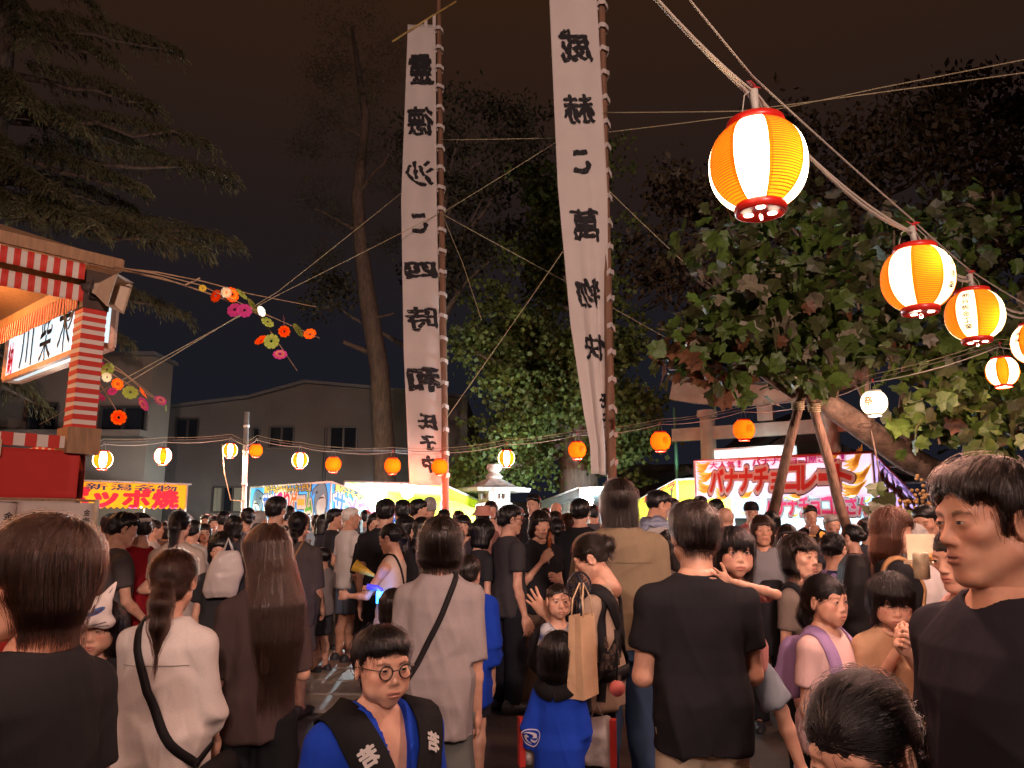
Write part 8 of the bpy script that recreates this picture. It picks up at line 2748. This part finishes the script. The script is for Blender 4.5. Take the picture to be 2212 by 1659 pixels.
FARP = [(241, 1108, 7.4, 30, 'm', 'short', 'black', (.05, .05, .06), 'dark haired man cut off by the donation board'),
  (335, 1121, 9.6, -60, 'f', 'bun', 'dark', (.50, .46, .44), 'woman in white with hair up below the yellow banner'),
  (360, 1124, 10.4, 20, 'f', 'bob', 'brown', (.20, .14, .12), 'brown haired person beside the high ponytail'),
  (418, 1122, 9.2, 0, 'm', 'short', 'black', (.42, .40, .38), 'short haired man right of the cream shirt'),
  (446, 1109, 12.5, 190, 'm', 'short', 'black', (.45, .42, .42), 'smiling man in glasses far behind the pale blue shirt'),
  (464, 1112, 12.2, 200, 'f', 'mid', 'black', (.10, .10, .12), 'far woman with long hair facing the camera'),
  (484, 1103, 10.6, 10, 'm', 'short', 'black', (.30, .28, .26), 'man from behind left of the pipe pole'),
  (506, 1112, 8.2, -10, 'f', 'bob', 'black', (.05, .05, .06), 'dark head beside the lavender topped woman'),
  (560, 1102, 9.4, -30, 'm', 'short', 'grey', (.42, .40, .40), 'grey haired man at the foot of the pipe pole'),
  (622, 1091, 9.6, 0, 'm', 'short', 'black', (.34, .34, .38), 'man behind the white shirt with backpack straps'),
  (684, 1110, 11.6, 15, 'f', 'pony', 'dark', (.32, .42, .50), 'far woman in pale blue dress with ponytail'),
  (701, 1109, 10.4, -60, 'f', 'mid', 'black', (.04, .04, .05), 'woman facing right behind the old man'),
  (723, 1097, 9.9, -70, 'm', 'short', 'black', (.03, .03, .035), 'man in black facing right behind the old man'),
  (737, 1099, 10.8, -100, 'm', 'short', 'black', (.30, .28, .28), 'man in grey facing right behind the old man'),
  (959, 1099, 10.2, 0, 'm', 'short', 'black', (.05, .05, .06), 'short dark head left of the yellow tent side'),
  (991, 1101, 11.2, 0, 'f', 'bob', 'black', (.46, .40, .38), 'dark bobbed head before the yellow tent side'),
  (1120, 1096, 11.2, 0, 'f', 'bob', 'black', (.50, .42, .40), 'far dark head behind the charcoal shirted man'),
  (1178, 1096, 11.8, 10, 'm', 'short', 'black', (.40, .38, .38), 'far man in grey before the white tent'),
  (1199, 1103, 9.4, 0, 'm', 'short', 'dark', (.18, .10, .10), 'dark head just above the neat bun'),
  (1282, 1090, 11.4, 0, 'm', 'short', 'black', (.10, .10, .11), 'far man beside the bulb of the white tent'),
  (1453, 1075, 9.4, 10, 'm', 'short', 'black', (.05, .05, .06), 'dark head between towel man and black shirted man'),
  (1476, 1082, 10.6, 0, 'f', 'bob', 'black', (.44, .38, .36), 'dark bob before the lemon yellow banner'),
  (1512, 1070, 9.2, -10, 'm', 'short', 'black', (.36, .34, .36), 'man from behind over the black shirted father'),
  (1546, 1076, 8.4, -5, 'm', 'short', 'black', (.20, .12, .10), 'dark head before the left end of the banana banner'),
  (1566, 1092, 7.6, 0, 'm', None, 'black', (.25, .16, .14), 'balding man right behind the black shirted father'),
  (1665, 1102, 8.0, -20, 'f', 'bob', 'black', (.05, .06, .05), 'dark head behind the older woman in grey'),
  (1700, 1130, 7.0, 170, 'f', 'mid', 'dark', (.05, .08, .06), 'woman in dark green behind the smiling woman'),
  (1795, 1110, 9.0, 190, 'm', 'short', 'grey', (.05, .05, .06), 'grey haired stall helper at the right log prop'),
  (1840, 1128, 6.8, 30, 'f', 'bun', 'black', (.07, .04, .05), 'woman with pinned hair right of the hair flower'),
  (1870, 1118, 8.2, 0, 'm', 'short', 'black', (.04, .04, .05), 'dark head left of the reddish brown hair'),
  (2060, 1100, 7.2, 40, 'm', 'short', 'black', (.05, .05, .05), 'dark haired man behind the cropped man'),
  (590, 1116, 11.0, 0, 'f', 'bob', 'black', (.50, .48, .48), 'far dark head below the shark banner'),
  (660, 1112, 12.4, 180, 'f', 'bob', 'dark', (.45, .30, .30), 'far face in pink below the shark banner'),
  (770, 1112, 11.6, 20, 'f', 'mid', 'black', (.06, .06, .08), 'far dark head right of the old man'),
  (790, 1100, 12.4, 0, 'm', 'short', 'black', (.25, .25, .28), 'far man before the corner of the shark stall'),
  (320, 1116, 11.8, 0, 'm', 'short', 'black', (.08, .08, .09), 'far dark head under the middle of the yellow banner'),
  (285, 1118, 10.6, 170, 'f', 'bob', 'black', (.30, .25, .2), 'customer below the yellow banner lettering'),
  (405, 1112, 12.0, 160, 'm', 'short', 'black', (.48, .46, .44), 'far man at the right end of the yellow banner'),
  (520, 1118, 11.4, 180, 'm', 'short', 'black', (.12, .12, .14), 'far man just left of the pipe pole foot'),
  (1085, 1100, 12.6, 0, 'm', 'short', 'dark', (.10, .09, .1), 'far head in front of the stone lantern'),
  (1140, 1108, 9.8, 15, 'f', 'pony', 'black', (.12, .08, .08), 'ponytailed woman behind the eating woman'),
  (1245, 1120, 9.6, 0, 'f', 'mid', 'black', (.08, .07, .08), 'long haired woman left of the khaki shirt'),
  (640, 1150, 8.8, 30, 'f', 'bob', 'black', (.22, .22, .24), 'short woman in grey hidden by the dark shirted woman'),
  (470, 1170, 8.4, 20, 'm', 'crop', 'black', (.20, .20, .24), 'boy behind the white plastic bag'),
  (700, 1180, 8.4, 60, 'm', 'crop', 'black', (.25, .22, .22), 'boy walking in front of the old man'),
  (985, 1140, 7.8, -20, 'm', 'short', 'black', (.30, .27, .27), 'man between the fringe woman and the grey shirt'),
  (1075, 1190, 7.6, -30, 'f', 'bob', 'black', (.40, .34, .33), 'short person behind the charcoal shirted man')]
for (u, v, Y, fc, sx, hr, hc_, col, lab) in FARP:
 child = v > 1145
 person(u, v, Y, face=fc, sex=sx, age='c' if child else 'a', hair=hr, hcol=hc_, top=('tee', col), bot=(random.choice(['pants', 'jeans', 'shorts', 'wide']), random.choice([BLK, JEAN, (.10, .085, .075), (.05, .05, .06)])),
   arms=(random.choice(['down', 'hold', 'eat', 'low']), random.choice(['down', 'hold', 'carry', 'low'])), label=lab, skin=random.choice([0, 0, 1]), opn=.6)
def seams(g, kinds, col):
 S = g.S
 m = cloth(tuple(q * .80 for q in col))
 tz, tw, td, tcy = g.prof
 def loop(z, w, nm, th=.003, a0=0, a1=6.2832, sp=.003):
  ang = np.linspace(a0, a1, 25)
  pts = [(np.interp(z * S, tz, tw) * 1.1 * math.sin(a), np.interp(z * S, tz, td) * 1.1 * math.cos(a), z * S) for a in ang]
  ribbon(nm, g.T, pts, w, m, g.top, off=.004, thick=th, nseg=56, snap=sp)
 for k in kinds:
  if k == 'yoke': loop(.735, .004, 'yoke_seam', .002, 2.1, 4.18, .0015)
  elif k[0] == 'hem': loop(k[1] + .012, .004, 'hem_seam', .002, 0, 6.2832, .0015)
seams(P10, (('hem', .455),), BLK); seams(P50, (('hem', .47),), (.66, .46, .44));
seams(P5, ('yoke',), (.62, .57, .54)); seams(P9, ('yoke', ('hem', .475)), (.215, .165, .105)); seams(P8, (('hem', .40),), (.30, .265, .262)); seams(P6, (('hem', .455),), (.075, .050, .048))
# ------------------------------------------------------------------ what they hold
def paper_bag():
 p = at(1258, 1400, 3.72)
 r = empty('paper_bag', p + Vector((0, 0, -.21)), 1.05, 'brown kraft paper bag hanging from the mother\'s arm', 'bag')
 m = mat('kraft_paper', (.48, .32, .19), .8, noise=.1, scale=8, bump=.3, bscale=18)
 w, d, h = .082, .042, .36
 V = []; F = []
 for z, k in ((0, 1.0), (.12, 1.0), (.24, 1.0), (.36, 1.0)):
  b = .65 + .35 * (1 - z / .36)
  V += [(-w * k, -d * b, z), (w * k, -d * b, z), (w * k * .93, 0, z), (w * k, d * b, z), (-w * k, d * b, z), (-w * k * .93, 0, z)]
 for i in range(3):
  for j in range(6): F.append((i * 6 + j, i * 6 + (j + 1) % 6, (i + 1) * 6 + (j + 1) % 6, (i + 1) * 6 + j))
 F.append((5, 4, 3, 2, 1, 0))
 o = link_mesh('bag_body', fast_mesh('bag_body', np.array(V), F, False), r, m); o.modifiers.new('t', 'SOLIDIFY').thickness = .002
 for s in (-1, 1):
  MB().tube([(-.05, s * .03, .35), (-.045, s * .025, .43), (0, s * .01, .50), (.045, s * .025, .43), (.05, s * .03, .35)], .004, 6).build('bag_handle', mat('kraft_cord', (.55, .40, .25), .8), r, True)
def carrier():
 r = thing_at(P12, 'baby_carrier', 'black baby carrier straps crossing the beige mother', 'baby carrier')
 S = P12.S
 m = cloth((.018, .018, .021), rough=.6)
 for s in (-1, 1):
  pts = [(s * .075, .09, .62), (s * .072, .08, .74), (s * .066, .02, .83), (s * .066, -.06, .80), (s * .02, -.11, .72), (-s * .06, -.10, .62), (-s * .11, -.02, .56)]
  ribbon('shoulder_strap', P12.T, [tuple(q * S for q in p) for p in pts], .07, m, r, off=.012, thick=.014)
 ribbon('waist_belt', P12.T, [tuple(q * S for q in p) for p in ((-.1, .09, .555), (-.12, -.02, .555), (0, -.1, .555), (.12, -.02, .555), (.1, .09, .555))], .06, m, r, off=.012, thick=.012)
 P = [loft((.50 * S, .56 * S, .66 * S, .70 * S), (.075 * S, .085 * S, .080 * S, .07 * S), (.02 * S, .05 * S, .045 * S, .02 * S), cy=(.16 * S, .205 * S, .20 * S, .185 * S), n=2.6, k=0)]
 link_mesh('front_panel', fast_mesh('front_panel', *sdf_mesh(P, .014)), r, m)
 # hanging strap with a pink mirror charm
 ribbon('hanging_strap', P12.T, [tuple(q * S for q in p) for p in ((-.085, -.06, .80), (-.10, -.055, .70), (-.115, -.05, .58), (-.12, -.04, .47))], .045, m, r, off=.018)
 q = at(1333, 1487, 3.80)
 c = empty('pink_charm', q, 0, 'round pink charm dangling at the mother\'s hip', 'charm')
 MB().tube([(0, -.008, 0), (0, .008, 0)], .036, 24).build('disc', mat('pink_plastic', (.70, .18, .17), .4), c, True)
 MB().tube([(0, 0, .03), (.005, .01, .14), (0, .03, .26)], .006, 6).build('cord', m, c, True)
 ch = MB()
 rr = random.Random(3)
 for k in range(26): ch.box((rr.uniform(-.07, .02), rr.uniform(0, .04), rr.uniform(.02, .22)), (.018, .012, .02), rz=rr.uniform(0, 3))
 ch.build('trinkets', mat('glitter_bits', (.16, .13, .12), .25, metal=.4, noise=.6, scale=60), c)['kind'] = 'stuff'
def fan():
 p = at(1251, 1265, 3.78)
 r = empty('handheld_fan', p, .4, 'small black handheld fan beside the baby\'s face', 'fan')
 m = mat('fan_black', (.016, .018, .03), .3)
 for k in range(7):
  a = math.pi * k / 7
  MB().tube([(.062 * math.cos(t) * math.cos(a), .026 * math.sin(t) if False else .028 * math.cos(t) * 0 + .028 * math.sin(t), .062 * math.cos(t) * math.sin(a)) for t in np.linspace(0, 6.283, 17)], .0022, 5, caps=False).build('cage_wire', m, r, True)
 MB().tube([(.062 * math.cos(t), 0, .062 * math.sin(t)) for t in np.linspace(0, 6.283, 25)], .005, 6, caps=False).build('cage_ring', m, r, True)
 MB().lathe([(.005, -.01), (.02, -.012), (.022, .01), (.005, .014)], 12).build('motor', m, r, True)
 for k in range(4):
  a = math.pi / 2 * k
  c, s = math.cos(a), math.sin(a)
  o = MB().add([(.014 * c, .004, .014 * s), (.05 * c - .018 * s, .008, .05 * s + .018 * c), (.052 * c + .014 * s, -.006, .052 * s - .014 * c)], [(0, 1, 2)]).build('blade', m, r); o.modifiers.new('t', 'SOLIDIFY').thickness = .002
 MB().tube([(0, 0, -.06), (0, 0, -.16)], .014, 10).build('handle', m, r, True)
def plastic_bag():
 p = at(476, 1292, 5.75)
 r = empty('plastic_bag', p, .2, 'big white plastic carrier bag near the ponytail woman', 'bag')
 m = mat('thin_plastic', (.66, .60, .57), .35, noise=.08, scale=6, trans=.35, bump=.5, bscale=14)
 P = [loft((0, .05, .18, .28, .33), (.10, .125, .13, .10, .07), (.05, .07, .07, .045, .02), cx=(0, 0, .02, .03, .035), n=2.3, k=0)]
 V, F = sdf_mesh(P, .012)
 V = folds(V, F, 1.3, 0, 1.0, 5)
 link_mesh('bag_body', fast_mesh('bag_body', V, F), r, m)
 MB().tube([(.0, 0, .32), (.03, 0, .42), (.07, 0, .32)], .010, 6).build('bag_handle', m, r, True)
def clear_bag(u, v, Y, lab, rot):
 p = at(u, v, Y)
 r = empty('toy_bag', p, rot, lab, 'bag')
 m = mat('film_clear', (.60, .55, .52), .12, noise=.15, scale=20, trans=.5, bump=.6, bscale=25, spec=.8)
 P = [loft((0, .03, .14, .22), (.075, .085, .082, .06), (.04, .05, .045, .015), n=2.6, k=0)]
 V, F = sdf_mesh(P, .010); V = folds(V, F, 1.3, 0, .9, 9)
 link_mesh('bag_body', fast_mesh('bag_body', V, F), r, m)
 for s in (-1, 1): MB().box((s * .075, -.028, .11), (.028, .05, .21)).build('red_strip', mat('red_film', (.60, .05, .04), .3, trans=.3), r)
 MB().tube([(-.03, 0, .21), (0, 0, .28), (.03, 0, .21)], .004, 5).build('bag_handle', m, r, True)
def treat():
 h = P16.M @ Vector(P16.hand[0][0])
 r = empty('skewered_treat', h + Vector((0, -.02, .0)), 0, 'skewered treat in the hand of the woman in black', 'food')
 MB().tube([(0, 0, -.08), (.005, 0, .07)], .004, 6).build('stick', mat('pale_batten', (0.55, 0.42, 0.28), 0.8), r)
 MB().tube([(.005, 0, .05), (.008, 0, .12), (.012, -.01, .18)], .016, 10, radii=[.014, .019, .010]).build('sweet', mat('choco_glaze', (.36, .10, .03), .25), r, True)
def glow_toy():
 p = at(820, 1284, 6.2)
 r = empty('glow_toy', p, 0, 'toy wand glowing bright blue at the tank top woman\'s hand', 'toy')
 MB().box((0, 0, -.02), (.045, .04, .09)).build('lit_block', mat('blue_led', (.1, .4, 1), .3, noise=0, emit=(.03, .38, 1.0), estr=4.5), r)
 MB().tube([(-.10, 0, .06), (-.02, 0, .05), (.02, 0, .02)], .022, 10).build('barrel', mat('toy_violet', (.10, .08, .5), .3, noise=0, emit=(.05, .05, .8), estr=.6), r, True)
 MB().tube([(.0, 0, -.06), (.0, 0, -.50)], .012, 8).build('wand_stick', mat('toy_white', (.7, .6, .58), .5), r)
 point_light('toy_light', p + Vector((0, -.06, 0)), 1.6, (.06, .25, 1.0), .03)
 q = at(792, 1238, 6.2)
 c = empty('snack_cone', q, 0, 'yellow paper snack cone held over the glowing toy', 'food')
 MB().tube([(-.10, 0, .06), (.06, 0, -.02)], 0, 10, radii=[.05, .012]).build('cone', mat('yellow_paper', (.70, .45, .05), .7), c, True)
def fox_mask():
 g = P53
 r = empty('fox_mask', g.M @ g.HM.translation, g.root.rotation_euler.z, 'white fox mask with blue painted eyes on a child\'s forehead', 'mask')
 white = mat('mask_white', (.70, .62, .58), .45, noise=.05); ink = mat('mask_ink', (.05, .02, .06), .6); bl = mat('mask_blue', (.03, .10, .30), .5)
 s = 1.0
 Pm = [ell((0, .085, .075), (.075, .045, .062), k=0), ell((0, .125, .045), (.036, .035, .028), k=.03),
   cone((-.045, .08, .115), (-.078, .072, .185), .030, .008, k=.02, flat=((0, 1, 0), 2.5)), cone((.045, .08, .115), (.078, .072, .185), .030, .008, k=.02, flat=((0, 1, 0), 2.5)),
   ell((-.05, .085, .035), (.045, .03, .030), k=.02), ell((.05, .085, .035), (.045, .03, .030), k=.02),
   ell((0, .03, .05), (.082, .085, .11), 's', .01)]
 V, F = sdf_mesh(Pm, .0055)
 link_mesh('mask_shell', fast_mesh('mask_shell', V, F), r, white)
 def paint(pts, m, nm):
  P = np.array([(x, .20, z) for x, z in pts], float)
  for _ in range(14): P[:, 1] -= np.clip(sdf_at(Pm, P) - .002, -.02, .02) * .8
  link_mesh(nm, fast_mesh(nm, P, [tuple(range(len(P)))], False), r, m)
 for sx in (-1, 1):
  paint([(sx * (.035 + .026 * math.cos(t)), .080 + .013 * math.sin(t) + .012 * math.cos(t)) for t in np.linspace(0, 6.283, 15)[:-1]], bl, 'painted_eye')
  paint([(sx * (.037 + .017 * math.cos(t)), .080 + .008 * math.sin(t) + .008 * math.cos(t)) for t in np.linspace(0, 6.283, 13)[:-1]], ink, 'painted_pupil')
  for k in range(2): paint([(sx * (.030 + .012 * k), .030 - .008 * k), (sx * (.070 + .01 * k), .040 - .014 * k), (sx * (.070 + .01 * k), .0365 - .014 * k), (sx * (.030 + .012 * k), .0275 - .008 * k)], ink, 'painted_whisker')
  paint([(sx * .066, .150), (sx * .074, .172), (sx * .058, .145)], ink, 'painted_ear')
  paint([(sx * .012, .112), (sx * .020, .128), (sx * .006, .122)], mat('mask_red', (.45, .05, .06), .6), 'painted_brow')
 paint([(-.008, .052), (.008, .052), (0, .044)], ink, 'painted_nose')
 r.rotation_euler = g.root.rotation_euler
def towel():
 g = P38; S = g.S
 m = cloth((.30, .33, .42), ('check', (.12, .14, .24), 9))
 for s in (-1, 1):
  pts = [(0, -.10, .80), (s * .050, -.075, .845), (s * .075, .0, .85), (s * .060, .09, .79), (s * .055, .12, .68), (s * .055, .13, .58)]
  o, X, sd, n = ribbon('towel', g.T, [tuple(q * S for q in p) for p in pts], .12, m, g.root, off=.016, thick=.022)
def snacks():
 q = at(2006, 1216, 3.4)
 r = empty('snack_tray', q, .3, 'open food tray and can held behind the tall man', 'food')
 MB().box((.02, 0, .0), (.18, .13, .012)).build('tray', mat('tray_card', (.70, .58, .40), .7), r)
 o = MB().add([(-.06, .05, .01), (.12, .07, .01), (.14, .09, .12), (-.04, .07, .12)], [(0, 1, 2, 3)]).build('lid', mat('tray_card', (.70, .58, .40), .7), r); o.modifiers.new('t', 'SOLIDIFY').thickness = .003
 rr = random.Random(2)
 f = MB()
 for k in range(14): f.lathe([(.004, .02), (.02, .008), (.02, -.005), (.004, -.012)], 7, (rr.uniform(-.05, .09), rr.uniform(-.04, .04), .02))
 f.build('fried_bits', mat('fried_food', (.42, .20, .06), .6, noise=.4), r)['kind'] = 'stuff'
 c = empty('drink_can', at(1990, 1222, 3.30), .3, 'yellow drink can beside the food tray', 'can')
 MB().lathe([(.02, -.055), (.031, -.05), (.032, .045), (.026, .055), (.024, .053)], 18).build('can_body', mat('can_print', (.50, .44, .30), .35, metal=.2, noise=.5, scale=16), c, True)
 q = at(1982, 1150, 2.9)
def hair_flower():
 g = P46
 r = empty('hair_flower', g.M @ (g.HM @ Vector((-.05, -.05, .10))), 0, 'yellow flower pin in the yukata girl\'s black hair', 'hair ornament')
 V, F = flower_mesh(9, 2)
 o = link_mesh('blossom', fast_mesh('blossom', V * .030, F, False), r, mat('pin_yellow', (.78, .40, .04), .6)); o.rotation_euler = (1.2, 0, .3)
 o = link_mesh('blossom', fast_mesh('blossom', V * .022, F, False), r, mat('pin_yellow', (.78, .40, .04), .6)); o.rotation_euler = (1.0, .3, 1.3); o.location = (.012, -.01, -.035)
 MB().tube([(-.12, .0, -.01), (-.06, -.03, .0)], .008, 6).build('pin', mat('pin_gold', (.5, .3, .12), .4, metal=.5), r)
def print_on_girl():
 V, F = glyphs('WILD', .03)
 q = V.copy() * .055
 on_cloth(P50, (0, .11, .60), (0, 1, 0), [(q, F)], mat('shirt_foil', (.72, .58, .56), .4), 'shirt_print')
def kanzashi():
 pass
paper_bag(); carrier(); fan(); plastic_bag(); treat(); glow_toy(); fox_mask(); towel(); snacks(); hair_flower()
clear_bag(1158, 1650, 3.85, 'clear toy bag with red edges at the small child\'s left side', .2)
clear_bag(1292, 1655, 3.85, 'clear toy bag with red edges at the small child\'s right side', -.2)
